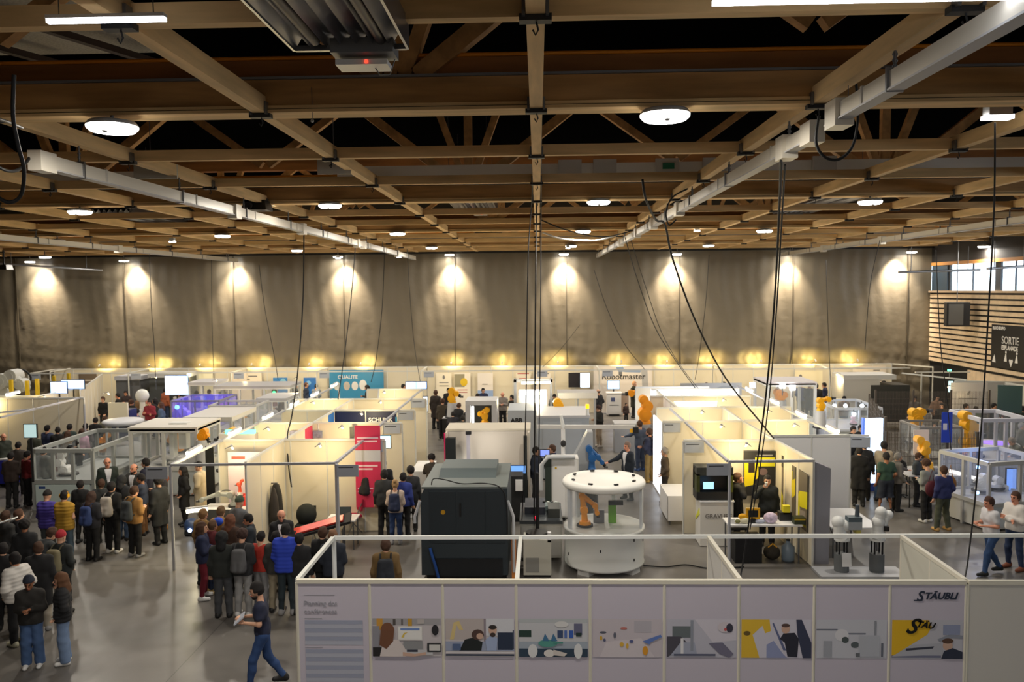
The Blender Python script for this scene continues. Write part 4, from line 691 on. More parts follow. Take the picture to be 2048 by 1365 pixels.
for i, (x, c, w_, h_) in enumerate(((.42, (30, 70, 110), .2, .24), (.9, (30, 60, 180), .14, .22), (1.3, (190, 200, 220), .3, .22), (1.62, (226, 170, 20), .16, .18), (1.98, (214, 150, 40), .06, .16))):
    MB().bb((x, .1, 1.0), (x+w_, .2, 1.0+h_), M(c, .5)).build('fixture', t)
monitor(-.62, 23.3, 1.1, .5, .26, 'small blue screen at the right of the beige machine booth', M((110, 160, 230), .4, em=.8), stand=True, zf=.15)
t = thing('test_bench', 'black workbench with equipment in front of the beige machine booth', 'workbench', (-1.2, 22.2, 0)); MB().bb((0, 0, .1), (.75, .6, 1.25), M((26, 28, 30), .6)).build('cabinet', t); MB().bb((0, 0, 1.25), (.75, .6, 1.29), RUB).build('worktop', t); MB().bb((.55, -.1, .9), (.75, 0, 1.2), WHITE).build('white_box', t)
MB().bb((.02, .02, 0), (.7, .55, .1), BLACK).build('foot', t)
# --- crane post with arm, blue robot
t = thing('swing_arm_post', 'tall white post with a long horizontal arm at the centre', 'jib post', (.7, 23.08, 0)); MB().cyl((0, 0, 0), (0, 0, 2.5), .06, WHITE, n=16).build('post', t); MB().cyl((0, 0, 0), (0, 0, .04), .2, STEEL).build('base', t)
MB().bar((-.75, 0, 2.52), (2.05, 0, 2.5), .1, .1, M((206, 204, 200), .4)).build('arm', t); MB().bb((1.98, -.08, 2.34), (2.14, .08, 2.5), DARK).build('hoist_motor', t); MB().bb((1.9, -.06, 2.35), (1.98, .06, 2.46), YEL).build('end_stop', t); MB().sph((.0, -.1, 2.05), (.08, .08, .1), DARK).build('lamp_head', t); MB().cyl((0, -.02, 2.5), (-.06, -.02, 2.85), .06, WR, .04).build('cap', t)
t = thing('grey_console', 'tall slanted grey console right of the white post', 'console', (.95, 23.1, 0)); q = MB(); q.prism([(0, 0), (.6, 0), (.6, 2.35), (.45, 2.35), (0, 1.5)], 0, .5, M((170, 174, 178), .45)); q.build('casing', t)
BL_ = M((36, 96, 160), .4); robot([(1184, 940), (1184, 916), (1178, 898), (1196, 915), (1204, 925)], 23.0, .12, BL_, 'blue robot arm reaching right behind the round white cell', 0, ped=M((40, 44, 50), .5))
table(1.05, 1.65, 22.3, 22.9, .95, 'small black table with a white lamp beside the blue robot', BLACK, BLACK)
# --- grey machines in the centre background
t = thing('machine_tool', 'wide plain grey machine casing in the middle distance', 'machine', (-.05, 27.2, 0)); MB().bb((0, 0, .05), (1.75, 2.2, 2.12), M((164, 170, 176), .5)).build('casing', t); MB().bb((-.02, -.02, 2.12), (1.78, 2.2, 2.2), LGREY).build('top_edge', t); MB().bb((.2, -.02, .4), (1.5, 0, 2.0), M((172, 178, 184), .5)).build('door', t)
MB().cyl((1.7, .1, 2.2), (1.7, .1, 2.42), .05, WR).build('beacon_foot', t); MB().cyl((1.7, .1, 2.42), (1.7, .1, 2.56), .06, M((255, 190, 20), .4, em=1.5)).build('beacon', t); MB().bb((.02, .02, 0), (1.7, 2.1, .05), BLACK).build('foot', t)
t = thing('machine_tool', 'pale grey machine with dark lettering ABB left of the wide grey casing', 'machine', (-1.05, 27.6, 0)); MB().bb((0, 0, .05), (.98, 1.8, 2.32), M((186, 192, 198), .5)).build('casing', t); text_mesh('ABB', .22, DARK, 'lettering', t, (.1, -.01, 1.9), bold=.01); MB().bb((.02, .02, 0), (.9, 1.7, .05), BLACK).build('foot', t)
t = thing('drum_machine', 'grey barrel-shaped machine with a white top light', 'machine', (-.75, 31.2, 0)); q = MB(); q.prism([(0, .2), (1.05, .2), (1.05, 2.3), (0, 2.3)], 0, .9, M((126, 130, 138), .4)); q.build('body', t); MB().cyl((-.02, .2, 2.1), (1.08, .2, 2.1), .38, M((130, 136, 146), .35), n=24).build('drum', t); MB().bb((0, -.2, 2.4), (1.06, .2, 2.56), M((250, 250, 255), .4, em=2)).build('light_bar', t)
for x in (-.2, 1.2): MB().bb((x, .2, 0), (x+.1, .35, 3.0), M((170, 172, 176), .4)).build('upright', t)
MB().bb((-.2, .2, 2.85), (1.3, .35, 2.97), M((170, 172, 176), .4)).build('cross_bar', t); MB().bb((0, 0, 0), (1, .8, .2), BLACK).build('foot', t)
t = thing('robot_cell', 'small white cabinet cell with yellow robots in its window', 'machine enclosure', (-2.5, 27.6, 0)); MB().bb((0, 0, 0), (1.08, 1.1, 1.7), M((200, 200, 202), .5)).build('cabinet', t); q = MB(); q.bb((0, 0, 2.5), (1.08, 1.1, 2.66), M((206, 206, 206), .5)); q.bb((0, 0, 1.7), (.16, 1.1, 2.5), LGREY); q.bb((.9, 0, 1.7), (1.08, 1.1, 2.5), LGREY); q.build('frame', t); MB().bb((.2, .1, 1.75), (.28, .15, 2.45), M((255, 255, 250), .4, em=5)).build('light_bar', t); MB().bb((.16, 1.0, 1.7), (.9, 1.08, 2.5), M((80, 74, 60), .6)).build('rear_panel', t)
robot([(970, 845), (970, 833), (974, 820), (960, 828)], 27.9, .13, YEL, 'yellow robot arm in the window of the small white cell', 1.7, grip=False)
robot([(905, 806), (903, 797), (903, 782), (913, 788)], 34.5, .17, YEL, 'yellow robot arm on the crowded demo counter', 1.0)
table(-4.1, -2.2, 34.2, 35, 1.0, 'long white counter with a black front at the crowded demo', WHITE, STEEL, cloth=BLACK)
robot([(1118, 820), (1117, 812), (1115, 806), (1118, 814)], 29.5, .2, YEL, 'yellow cone-shaped robot behind the wide grey casing', 1.2, grip=False)
t = thing('white_bench', 'white bench and tank behind the yellow cone-shaped robot', 'bench', (.8, 31.5, 0)); MB().bb((0, 0, 0), (1.4, 1, 1.0), M((120, 120, 124), .5)).build('cabinet', t); MB().bb((-.05, -.05, 2.2), (1.5, 1.05, 2.42), M((196, 194, 192), .4)).build('top_tray', t); q = MB(); [q.bb((x, 0, 1.0), (x+.08, .08, 2.2), ALU) for x in (0, .7, 1.36)]; q.build('post', t)
monitor(*[aty(1151, 775, BY-.4)[0], BY-.45, aty(1151, 775, BY-.4)[2]], .72, .75, 'black wall screen left of the bright one', M((40, 38, 44), .3), stand=False); monitor(aty(1170, 775, BY-.5)[0], BY-.5, aty(1170, 776, BY-.5)[2], .52, .78, 'bright white-blue wall screen right of the black one', SCREENW, stand=False)
# --- kiosk below the Robotmaster banner
x, y = at(1228, 833, 0); t = thing('kiosk', 'pale grey kiosk with a screen below the Robotmaster banner', 'kiosk', (x-.35, y, 0)); MB().bb((0, 0, .08), (.72, .5, 1.15), M((206, 206, 208), .5)).build('podium', t); MB().bb((-.03, -.03, 1.15), (.75, .53, 1.2), WHITE).build('top', t); MB().bb((.1, -.01, .02), (.62, 0, .1), BLACK).build('kick_plate', t); MB().bb((.2, -.008, .75), (.4, 0, .95), M((70, 80, 120), .5)).build('printed_picture', t); MB().bb((.12, -.008, .55), (.6, 0, .58), DARK).build('printed_line', t)
monitor(x, y+.2, 1.35, .62, .45, 'dark-framed screen on the pale grey kiosk', SCREEN)
# --- orange robots right of the centre aisle
robot([(1289, 848), (1289, 828), (1294, 812), (1287, 800)], 29.4, .25, ORG, 'big orange robot standing on the centre aisle', 0, ped=M((150, 152, 156), .5), grip=False)
robot([(1316, 800), (1314, 785), (1290, 783), (1262, 787)], 33.5, .2, ORG, 'orange robot behind the big one on the centre aisle', 1.0)
t = thing('demo_bench', 'grey bench with parts behind the big orange robot', 'bench', (3.0, 31.8, 0)); MB().bb((0, 0, 0), (1.0, .8, 1.1), M((150, 154, 164), .5)).build('cabinet', t); MB().bb((-.03, -.03, 1.1), (1.03, .83, 1.16), LGREY).build('worktop', t)
monitor(aty(1338, 790, 34)[0], 34, 1.9, .6, .3, 'small blue screen above the lit booth', SCREEN, stand=True, zf=.9)
# --- yellow stand furniture
pl = M((222, 220, 214), .5); t = thing('podium', 'white podium with grey lettering at the yellow stand', 'podium', (4.0, 20.05, 0)); MB().bb((0, 0, .02), (.82, .62, 1.12), pl).build('body', t); MB().bb((-.02, -.02, 1.12), (.84, .64, 1.15), WHITE).build('top', t); text_mesh('GRAVURE', .15, M((120, 116, 110), .5), 'lettering', t, (.12, -.008, .72), bold=.003); q = MB(); q.prism([(.05, .8), (.5, .55), (.55, .6), (.1, .95)], -.012, 0, M((214, 216, 60), .5), 'x'); q.build('green_stripe', t)
t = thing('engraving_machine', 'black box machine with a small lit screen on the white podium', 'machine', (3.92, 20.1, 1.16)); MB().bb((0, 0, 0), (.9, .5, .2), M((24, 26, 26), .4)).build('base', t); MB().bb((0, .3, .2), (.9, .5, .78), M((20, 22, 22), .4)).build('rear', t); MB().bb((0, 0, .62), (.9, .5, .82), M((60, 62, 56), .4)).build('hood', t); MB().bb((0, 0, .2), (.08, .5, .65), M((60, 66, 20), .4)).build('side', t); MB().bb((.82, 0, .2), (.9, .5, .65), M((100, 106, 20), .4)).build('side', t); MB().bb((.16, -.01, .28), (.42, 0, .46), M((150, 200, 240), .4, em=1.2)).build('screen', t); MB().bb((.26, -.01, .66), (.72, 0, .72), M((200, 206, 160), .4)).build('label_plate', t)
tb = table(4.4, 6.1, 18.75, 19.4, .92, 'white trestle table at the front of the yellow stand')
def small(name, label, cat, x, y, z, parts):
    t = thing(name, label, cat, (x, y, z))
    for nm, fn in parts: q = MB(); fn(q); q.build(nm, t)
    return t
small('handheld_controller', 'yellow handheld controller with a black screen on the white table', 'controller', 5.0, 18.9, .92, [('frame', lambda q: (q.bb((-.16, 0, .1), (.16, .05, .36), YEL), q.sph((-.24, .02, .16), (.1, .05, .07), YEL))), ('screen', lambda q: q.bb((-.11, -.01, .15), (.11, 0, .31), BLACK)), ('stand', lambda q: q.bb((-.06, 0, 0), (.06, .06, .12), BLACK))])
small('cloth_bag', 'white and violet patterned cloth bundle on the table', 'bag', 5.42, 18.95, .92, [('bag', lambda q: (q.sph((0, 0, .12), (.17, .13, .13), M((206, 190, 210), .7, noise=.25, scale=20)), q.sph((-.25, 0, .05), (.16, .08, .05), M((190, 196, 214), .7))))])
small('yellow_box', 'yellow and black device standing on the white table', 'device', 5.82, 19.1, .92, [('body', lambda q: q.bb((-.14, 0, 0), (.14, .2, .2), M((30, 32, 30), .5))), ('head', lambda q: q.bb((-.06, 0, .16), (.1, .12, .36), M((226, 214, 40), .5)))])
small('accessory_box', 'dark green box with a yellow band at the table end', 'box', 5.98, 18.8, .92, [('box', lambda q: q.bb((-.05, 0, 0), (.2, .22, .16), M((50, 60, 40), .5))), ('band', lambda q: q.bb((-.052, -.003, .1), (.202, 0, .14), M((206, 176, 40), .5)))])
small('mug', 'white mug at the left end of the trestle table', 'mug', 4.52, 18.9, .92, [('cup', lambda q: q.cyl((0, 0, 0), (0, 0, .12), .05, WHITE)), ('handle', lambda q: q.tube([(.05, 0, .09), (.09, 0, .07), (.05, 0, .03)], .008, WHITE, 6))])
small('robot_hand', 'white and olive gripper lying beside the controller', 'gripper', 4.8, 18.9, .92, [('body', lambda q: q.sph((0, 0, .07), (.12, .08, .07), M((216, 210, 180), .5))), ('jaw', lambda q: q.sph((-.16, 0, .05), (.06, .06, .05), M((110, 110, 60), .5)))])
small('storage_box', 'large black crate under the trestle table', 'crate', 4.85, 18.8, 0, [('box', lambda q: q.bb((-.28, 0, 0), (.34, .5, .55), M((20, 20, 22), .7))), ('lid', lambda q: q.bb((-.3, -.02, .55), (.36, .52, .6), M((26, 26, 28), .7)))])
small('water_bottle', 'big blue-grey water bottle under the trestle table', 'water bottle', 5.85, 19.0, 0, [('bottle', lambda q: q.lathe([(0, 0), (.14, 0), (.15, .05), (.15, .34), (.06, .42), (.05, .48), (0, .48)], M((120, 136, 150), .3), 16)), ('cap', lambda q: q.cyl((0, 0, .48), (0, 0, .51), .05, DARK))])
small('duffel_bag', 'dark duffel bag pushed under the table beside the water bottle', 'bag', 5.5, 19.0, 0, [('bag', lambda q: q.sph((0, .1, .17), (.2, .2, .17), M((56, 50, 40), .8, noise=.3))), ('strap', lambda q: q.tube([(-.1, .05, .3), (0, .03, .4), (.1, .05, .3)], .015, YEL, 6))])
def chair(x, y, rz, label, col, back=True, lg=STEEL):
    t = thing('chair', label, 'chair', (x, y, 0), rz); m = M(col, .7)
    MB().bb((-.22, -.22, .43), (.22, .22, .49), m).build('seat', t); q = MB(); q.box((0, .24, .74), (.42, .04, .3), m, R=Matrix.Rotation(-.15, 3, 'X')); q.build('backrest', t)
    for a in (-.2, .2): MB().cyl((a, -.2, 0), (a, .22, .8), .013, lg, n=6).build('leg', t); MB().cyl((a, .22, 0), (a, -.15, .45), .013, lg, n=6).build('leg', t)
    return t
chair(4.95, 20.2, 0, 'black padded chair behind the trestle table', (26, 26, 28)); chair(7.3, 20.9, .6, 'crimson folding chair beside the white table near the two cobots', (170, 26, 60))
t = thing('roll_up_case', 'grey fabric covered stand outside the yellow stand wall', 'covered stand', (6.35, 18.75, 0)); q = MB(); q.prism([(0, 0), (.36, 0), (.38, 2.25), (.02, 2.4)], 0, .3, M((150, 150, 158), .75)); q.build('cover', t)
a = at(1678, 1017, .75); b = at(1762, 1056, .75); table(b[0]-1.15, b[0], b[1], a[1], .75, 'white table behind the two white cobots')
t = thing('base_plate', 'flat grey floor plate carrying two robot pedestals', 'floor plate', (6.2, 17.75, 0)); MB().bb((0, 0, 0), (1.9, .7, .06), M((186, 188, 192), .4, .3)).build('plate', t)
PD = M((104, 108, 110), .5)
def cobot(x, y, pts, label, paper=False):
    t = thing('cobot_pedestal', 'grey round pedestal under the %s cobot' % label.split()[0], 'pedestal', (x, y, .06)); MB().cyl((0, 0, 0), (0, 0, .4), .16, PD, n=20).build('column', t)
    for k in range(4): MB().cyl((.12*math.cos(k*1.57+.78), .12*math.sin(k*1.57+.78), .4), (.12*math.cos(k*1.57+.78), .12*math.sin(k*1.57+.78), .7), .022, RUB, n=8).build('leg', t)
    MB().cyl((0, 0, .7), (0, 0, .74), .17, WR, n=20).build('flange', t); 
    if paper: MB().box((.05, -.17, .3), (.2, .01, .3), WHITE, R=Matrix.Rotation(-.15, 3, 'X')).build('paper_sheet', t)
    P = [Vector(aty(u, v, y)) for u, v in pts]; b = Vector((x, y, .8)); r = thing('cobot', label+' white cobot arm with rounded joints', 'robot arm', b); P = [p-b for p in P]
    q = MB(); q.cyl((0, 0, 0), P[0], .16, WR, .14, 16); q.sph(P[0], .155, WR); q.build('base', r)
    for i in range(len(P)-1): q = MB(); q.cyl(P[i], P[i+1], .135-.02*i, WR, .12-.02*i, 14); q.sph(P[i+1], .145-.02*i, WR); q.build(['shoulder', 'upper_arm', 'forearm', 'wrist', 'tool'][i], r)
    return r
r = cobot(6.78, 18.15, [(1680, 1070), (1676, 1045), (1690, 1052)], 'left', True); MB().bb((.1, -.12, .22), (.4, .12, .4), M((170, 176, 180), .5)).build('gripper_block', r); MB().bb((.1, -.12, .4), (.4, .1, .5), M((90, 104, 112), .5)).build('gripper_top', r); MB().cyl((.33, 0, .45), (.33, 0, .76), .055, M((80, 90, 100), .5), .04).build('camera_column', r); MB().bb((.28, -.1, .12), (.38, .1, .24), M((196, 184, 90), .5)).build('yellow_block', r)
r = cobot(7.56, 18.15, [(1757, 1068), (1757, 1045), (1762, 1025), (1777, 1030), (1768, 1050)], 'right'); MB().cyl((.16, -.1, .3), (.16, -.1, .2), .06, DARK).build('tool', r)
# --- red demo console in the front left booth
x, y = at(640, 1056, .85); t = thing('demo_console', 'long tilted red and black console in the front left booth', 'console', (x, y, 0), .12)
q = MB(); q.box((0, 0, .88), (1.5, .5, .06), RUB, R=Matrix.Rotation(-.25, 3, 'Y') @ Matrix.Rotation(.2, 3, 'X')); q.build('frame', t); q = MB(); q.box((-.03, -.05, .93), (1.2, .3, .04), M((220, 60, 50), .4, noise=.15), R=Matrix.Rotation(-.25, 3, 'Y') @ Matrix.Rotation(.2, 3, 'X')); q.build('red_face', t)
for a in (-.55, .55):
    for b in (-.15, .15): MB().cyl((a, b, 0), (a, b, .84), .02, STEEL, n=8).build('leg', t)
x, y = at(690, 1042, .75); table(x-.5, x+.25, y, y+.6, .75, 'small white table right of the red console'); small('laptop', 'open dark laptop on the small white table', 'laptop', x-.1, y+.2, .75, [('keyboard', lambda q: q.bb((-.17, -.12, 0), (.17, .12, .02), DARK)), ('screen', lambda q: q.box((.0, .16, .13), (.34, .015, .24), M((60, 66, 66), .4), R=Matrix.Rotation(-.3, 3, 'X')))])
chair(*at(703, 1066, 0), -.9, 'crimson folding chair in front of the left booth name board', (160, 24, 60))
t = thing('hanging_coats', 'dark coats hanging on the side wall of the front left booth', 'coats', (LM+.14, 20.2, .55)); q = MB(); q.lathe([(0, 0), (.16, 0), (.17, .3), (.14, .75), (.08, 1.0), (0, 1.06)], M((44, 42, 38), .9), 14); q.build('coat', t); q = MB(); q.lathe([(0, 0), (.12, 0), (.13, .3), (.1, .7), (.04, .95), (0, 1)], M((60, 54, 48), .9), 12, c=(.02, -.25)); q.build('coat', t); MB().cyl((-.12, 0, 1.04), (.04, 0, 1.04), .015, STEEL).build('hook', t)
chair(*at(612, 1085, 0), 0, 'black chair piled with a jacket beside the bald man', (30, 32, 30)); small('jacket_pile', 'dark jacket heaped on the chair beside the bald man', 'jacket', *at(612, 1085, 0), .5, [('jacket', lambda q: q.sph((0, .1, .2), (.27, .25, .28), M((34, 38, 36), .9)))])
x, y = at(412, 1018, 1.0); table(x-.1, x+1.1, y-.1, y+.5, 1.0, 'demo table with a grey robot behind the front left crowd', LGREY, DARK, cloth=M((40, 40, 44), .6)); robot([(470, 1005), (462, 990), (438, 988), (405, 1000)], y+.2, .09, M((140, 142, 140), .4), 'grey robot arm reaching left over the front left demo table', 1.0)
robot([(480, 985), (479, 970), (484, 962), (476, 968)], 20.3, .05, M((235, 90, 60), .4), 'small red and white robot before the lilac banner', 1.2, ped=WR)
t = thing('red_machine', 'red machine casing in front of the lilac banner', 'machine', (-7.55, 20.2, 0)); MB().bb((0, 0, .05), (.42, .4, 1.25), M((222, 44, 34), .5)).build('casing', t); MB().bb((.1, -.01, .95), (.25, 0, 1.05), M((40, 150, 70), .5)).build('green_panel', t); MB().bb((.02, .02, 0), (.4, .38, .05), BLACK).build('foot', t)
x, y = at(383, 1050, .3); small('mobile_robot', 'small dark wheeled robot with bright lamps on the floor', 'mobile robot', x, y, 0, [('body', lambda q: q.sph((0, 0, .28), (.2, .2, .2), M((50, 70, 110), .4))), ('wheel', lambda q: q.cyl((-.16, 0, .1), (.16, 0, .1), .1, RUB)), ('lamp', lambda q: q.sph((.04, -.2, .2), .05, M((220, 235, 255), .4, em=6)))])
# --- left glazed cell and neighbours
cell(-15.05, -13.25, 23.5, 27.0, .86, 1.79, 'large grey-framed glass cell behind the left crowd', M((160, 164, 162), .5), M((170, 176, 176), .5), 3, 3, fw=.09)
robot([(138, 955), (132, 940), (120, 925), (124, 910), (132, 902)], 24.4, .15, WR, 'white robot arm inside the large grey-framed cell', .86); small('signal_lamp', 'small red glowing lamp inside the large grey-framed cell', 'lamp', *aty(86, 937, 24.3), [('lamp', lambda q: q.sph((0, 0, 0), .05, M((255, 40, 60), .4, em=5))), ('stem', lambda q: q.cyl((0, 0, -.3), (0, 0, -.04), .02, STEEL))])
t = thing('printed_board', 'pale green front board with blue mark on the left cell', 'board', (-14.98, 23.45, .14)); MB().bb((0, -.02, 0), (1.64, 0, .64), M((200, 216, 214), .5)).build('board', t); MB().bb((.1, -.024, .52), (.3, -.02, .59), M((50, 80, 140), .5)).build('printed_mark', t)
cell(-12.9, -10.8, 25.1, 26.9, .9, 2.1, 'white-roofed glass cell behind the suited men', M((214, 214, 210), .4), LGREY, 2, 2, roof=M((222, 218, 208), .5), fw=.1)
t = thing('print_line', 'white machine frame with stacked trays inside the white-roofed cell', 'machine', (-12.1, 25.6, .92)); q = MB(); q.bb((.2, 0, 0), (.34, .3, 1.3), WR); q.bb((.5, 0, .5), (.75, .3, 1.3), WR); q.bb((.2, 0, 1.2), (.8, .3, 1.35), WR); q.build('frame', t)
for k in range(4): MB().bb((-.3+.25*k, -.1, .05+.12*(k % 2)), (.1+.25*k, .35, .13+.12*(k % 2)), WHITE).build('tray', t)
robot([(354, 893), (352, 880), (348, 872), (342, 880)], 27.2, .16, ORG, 'orange robot seen between the white-roofed cell and strip light', 1.0)
t = thing('round_robot_cell', 'small round white cell with grey disc roof behind the left cage', 'robot cell', (-14.75, 28.2, 0)); q = MB(); q.lathe([(0, 1.82), (.63, 1.82), (.68, 1.86), (.68, 1.94), (.6, 1.98), (0, 1.98)], M((206, 208, 214), .45), 32); q.build('top_ring', t); q = MB(); q.lathe([(0, .05), (.56, .05), (.56, 1.1), (0, 1.1)], LGREY, 32); q.build('drum', t); q = MB(); q.lathe([(.55, 1.1), (.55, 1.82)], GLASS, 32); q.build('glazing', t)
for a in (-2.4, -.6, .8, 2.4): MB().cyl((.55*math.cos(a), .55*math.sin(a), 1.1), (.55*math.cos(a), .55*math.sin(a), 1.82), .04, WR).build('pillar', t)
robot([(205, 900), (207, 886), (214, 872), (203, 880)], 28.2, .12, ORG, 'orange robot inside the small round white cell', 1.1)
cell(-12.2, -10.6, 27.5, 29.8, .9, 2.04, 'grey flat-roofed cell behind the white-roofed one', M((190, 190, 192), .5), M((120, 120, 160), .5), 2, 2, roof=M((206, 204, 200), .5), fw=.08)
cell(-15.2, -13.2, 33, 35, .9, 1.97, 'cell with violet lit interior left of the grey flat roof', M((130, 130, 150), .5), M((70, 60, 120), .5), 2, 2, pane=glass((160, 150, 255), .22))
light('POINT', (-14.2, 34, 1.9), 40, (110, 90, 255), .1, name='cell_light'); small('blue_lamp', 'bright cyan lamp inside the violet lit cell', 'lamp', *aty(354, 815, 33.6), [('lamp', lambda q: q.sph((0, 0, 0), .09, M((90, 190, 255), .4, em=6))), ('stem', lambda q: q.cyl((0, 0, -.5), (0, 0, -.05), .03, STEEL))])
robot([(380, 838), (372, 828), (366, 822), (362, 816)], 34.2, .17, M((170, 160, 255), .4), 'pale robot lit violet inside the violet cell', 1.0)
cell(-16.6, -15.4, 38, 39.6, .9, 2.08, 'grey-roofed white cell below the pale green banner', WR, LGREY, 2, 1, roof=M((196, 196, 200), .5), fw=.08)
cell(-15.2, -11.7, 37.6, 39.4, .9, 1.94, 'wide grey-roofed cell with a green lamp', WR, LGREY, 3, 2, roof=M((176, 176, 180), .5), fw=.08)
small('green_lamp', 'small green lamp inside the wide grey-roofed cell', 'lamp', *aty(548, 786, 37.9), [('lamp', lambda q: q.sph((0, 0, 0), .08, M((40, 230, 120), .4, em=4))), ('stem', lambda q: q.cyl((0, 0, -.3), (0, 0, -.05), .02, STEEL))])
cell(-12.0, -10.8, 34.2, 36, .9, 1.8, 'small grey box cell in front of the wide grey-roofed cell', WR, LGREY, 1, 1, roof=M((190, 190, 194), .5), fw=.07)
cell(-13.3, -11.4, 32.2, 33.8, .9, 1.86, 'low open glass cell with an orange robot at left', M((200, 200, 200), .5), LGREY, 2, 1, fw=.06)
robot([(489, 836), (488, 828), (486, 822), (492, 828)], 32.8, .12, ORG, 'orange robot in the low open glass cell', .9)
robot([(452, 880), (456, 872), (464, 864), (448, 872)], 24.3, .17, YEL, 'yellow robot left of the nearest row strip light', 1.0); robot([(404, 880), (405, 872), (408, 864), (412, 872)], 24.8, .14, ORG, 'orange robot on the white drum table at left', 1.1)
t = thing('green_lit_bar', 'white machine lid with a glowing green strip at left', 'machine', (-9.6, 23.9, 0)); MB().bb((0, 0, 0), (1.1, .5, 2.2), M((214, 210, 206), .5)).build('cabinet', t); MB().bb((.2, -.02, 2.2), (1.1, .1, 2.32), M((120, 240, 190), .4, em=1.2)).build('green_strip', t)
t = thing('machine_tool', 'long grey machine with bright top behind the standing far left crowd', 'machine', (-19.6, 40.2, 0)); MB().bb((0, 0, 0), (1.9, 1.2, 2.2), M((70, 74, 76), .5)).build('casing', t); MB().bb((-.05, -.05, 2.2), (1.95, 1.2, 2.4), M((184, 186, 188), .5)).build('top_cover', t)
t = thing('machine_tool', 'grey slanting machine top at the far left aisle', 'machine', (-21.2, 40.0, 0)); MB().bb((0, 0, 0), (1.2, 1.1, 2.1), M((90, 92, 96), .5)).build('casing', t); MB().bb((-.05, -.05, 2.1), (1.25, 1.1, 2.3), M((176, 178, 186), .5)).build('top_cover', t)
monitor(*aty(354, 791, 38), 1.15, .95, 'big bright blue screen behind the far left crowd', SCREEN, stand=True, zf=1.5); monitor(*aty(118, 788, 32), .7, .5, 'blue screen facing the hall at the far left', SCREEN, stand=True, zf=1.5); monitor(*aty(146, 779, 33), 1.0, .4, 'wide blue screen right of the smaller one at far left', SCREEN, stand=True, zf=1.5)
monitor(*aty(61, 877, 23), .4, .42, 'pale screen on a pole in front of the wide cream wall', M((190, 220, 220), .4, em=.6), stand=True, zf=1.3); monitor(*aty(822, 779, 36), .5, .35, 'small blue screen behind the left booth rows, left one of two', SCREEN, zf=1.6); monitor(*aty(843, 779, 36), .5, .35, 'small blue screen behind the left booth rows, right one of two', SCREEN, zf=1.6)
monitor(*aty(771, 898, 22.4), .32, .38, 'bright screen on the navy panel behind the crimson banner', M((190, 235, 255), .4, em=1.4), stand=False)
monitor(*aty(851, 825, 30), .2, .6, 'slim glowing screen at the aisle end of the left block', SCREENW, stand=False)
x, y = at(215, 860, 1.6); t = thing('white_box_machine', 'white rounded box on a navy frame by the left aisle', 'machine', (-16.75, 31.0, 0)); MB().bb((0, 0, 0), (.8, .6, 1.9), NAVY).build('frame', t); q = MB(); q.bb((.02, -.1, 1.3), (.78, 0, 2.2), M((244, 236, 206), .4)); q.build('box', t)
small('robot_mascot', 'white rounded robot behind the white box machine', 'robot', -17.6, 35.4, 0, [('body', lambda q: (q.cyl((0, 0, 0), (0, 0, 1.3), .3, WR, .22), q.sph((0, 0, 1.9), (.3, .25, .3), WR))), ('neck', lambda q: q.cyl((0, 0, 1.2), (0, 0, 1.7), .12, WR))])
robot([(-14, 815), (-10, 790), (10, 762), (28, 752), (44, 768), (48, 776)], 34, .42, M((206, 208, 206), .4), 'big white robot arm over the booths at the left edge', 0, grip=False)
for n, (u, v) in enumerate([(22, 760), (54, 762), (74, 758), (108, 752), (137, 747)]):
    x, y, z = aty(u, v, 33.0 if n < 3 else 38); t = thing('safety_post', 'yellow safety post %s at the far left' % ['under the white robot', 'right of the white robot', 'standing alone, middle one of five', 'left of the blue screens', 'against the dark curtain'][n], 'post', (x, y, 0)); MB().bb((-.06, -.06, 0), (.06, .06, z), M((224, 188, 40), .5)).build('post', t); MB().bb((-.12, -.12, 0), (.12, .12, .03), STEEL).build('foot', t)
t = thing('blue_table', 'white table with a deep blue cloth at the left edge', 'table', (-18.7, 26.4, 0)); MB().bb((0, 0, .9), (1.15, .9, .94), WHITE).build('tabletop', t); MB().bb((0, 0, .1), (1.14, .88, .9), M((44, 50, 170), .6)).build('cloth', t); [MB().bb((x, -.05, 0), (x+.05, 0, .9), LGREY).build('leg', t) for x in (.1, 1.0)]
small('white_folder', 'white tilted sheet held above the left edge crowd', 'sheet', *aty(14, 1042, 16.6), [('sheet', lambda q: q.box((0, 0, 0), (.36, .2, .02), M((230, 236, 236), .5), R=Matrix.Rotation(-.3, 3, 'Y')))])
# aisle tables by the left block
table(-4.05, -3.55, 22.2, 23.6, .8, 'white cloth table at the aisle end of the crimson booth', WHITE, STEEL, WHITE); table(-4.0, -3.4, 25, 26.6, .8, 'white cloth table at the aisle end of the navy booth', WHITE, STEEL, WHITE)
table(3.5, 4.2, 21.9, 23.3, .8, 'white table at the aisle end of the second right booth', WHITE, STEEL, WHITE)
# --- right side cells
cell(13.75, 15.25, 25.5, 27.4, .95, 2.25, 'tall white-rimmed glass cell with a big yellow robot at right', M((214, 216, 226), .4), LGREY, 2, 2, fw=.09)
robot([(1938, 905), (1938, 885), (1936, 850), (1930, 832), (1950, 855)], 26.4, .24, YEL, 'big yellow robot standing in the white-rimmed cell', .95)
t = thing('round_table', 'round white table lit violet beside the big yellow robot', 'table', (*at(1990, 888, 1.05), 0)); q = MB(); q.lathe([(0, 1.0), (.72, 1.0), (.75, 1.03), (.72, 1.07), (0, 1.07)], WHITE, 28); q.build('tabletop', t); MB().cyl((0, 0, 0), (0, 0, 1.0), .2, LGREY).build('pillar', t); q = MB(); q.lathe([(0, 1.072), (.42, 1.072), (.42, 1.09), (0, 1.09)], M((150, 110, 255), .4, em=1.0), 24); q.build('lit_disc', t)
a = at(1975, 1065, 0); x0, y0 = 11.35, 21.3
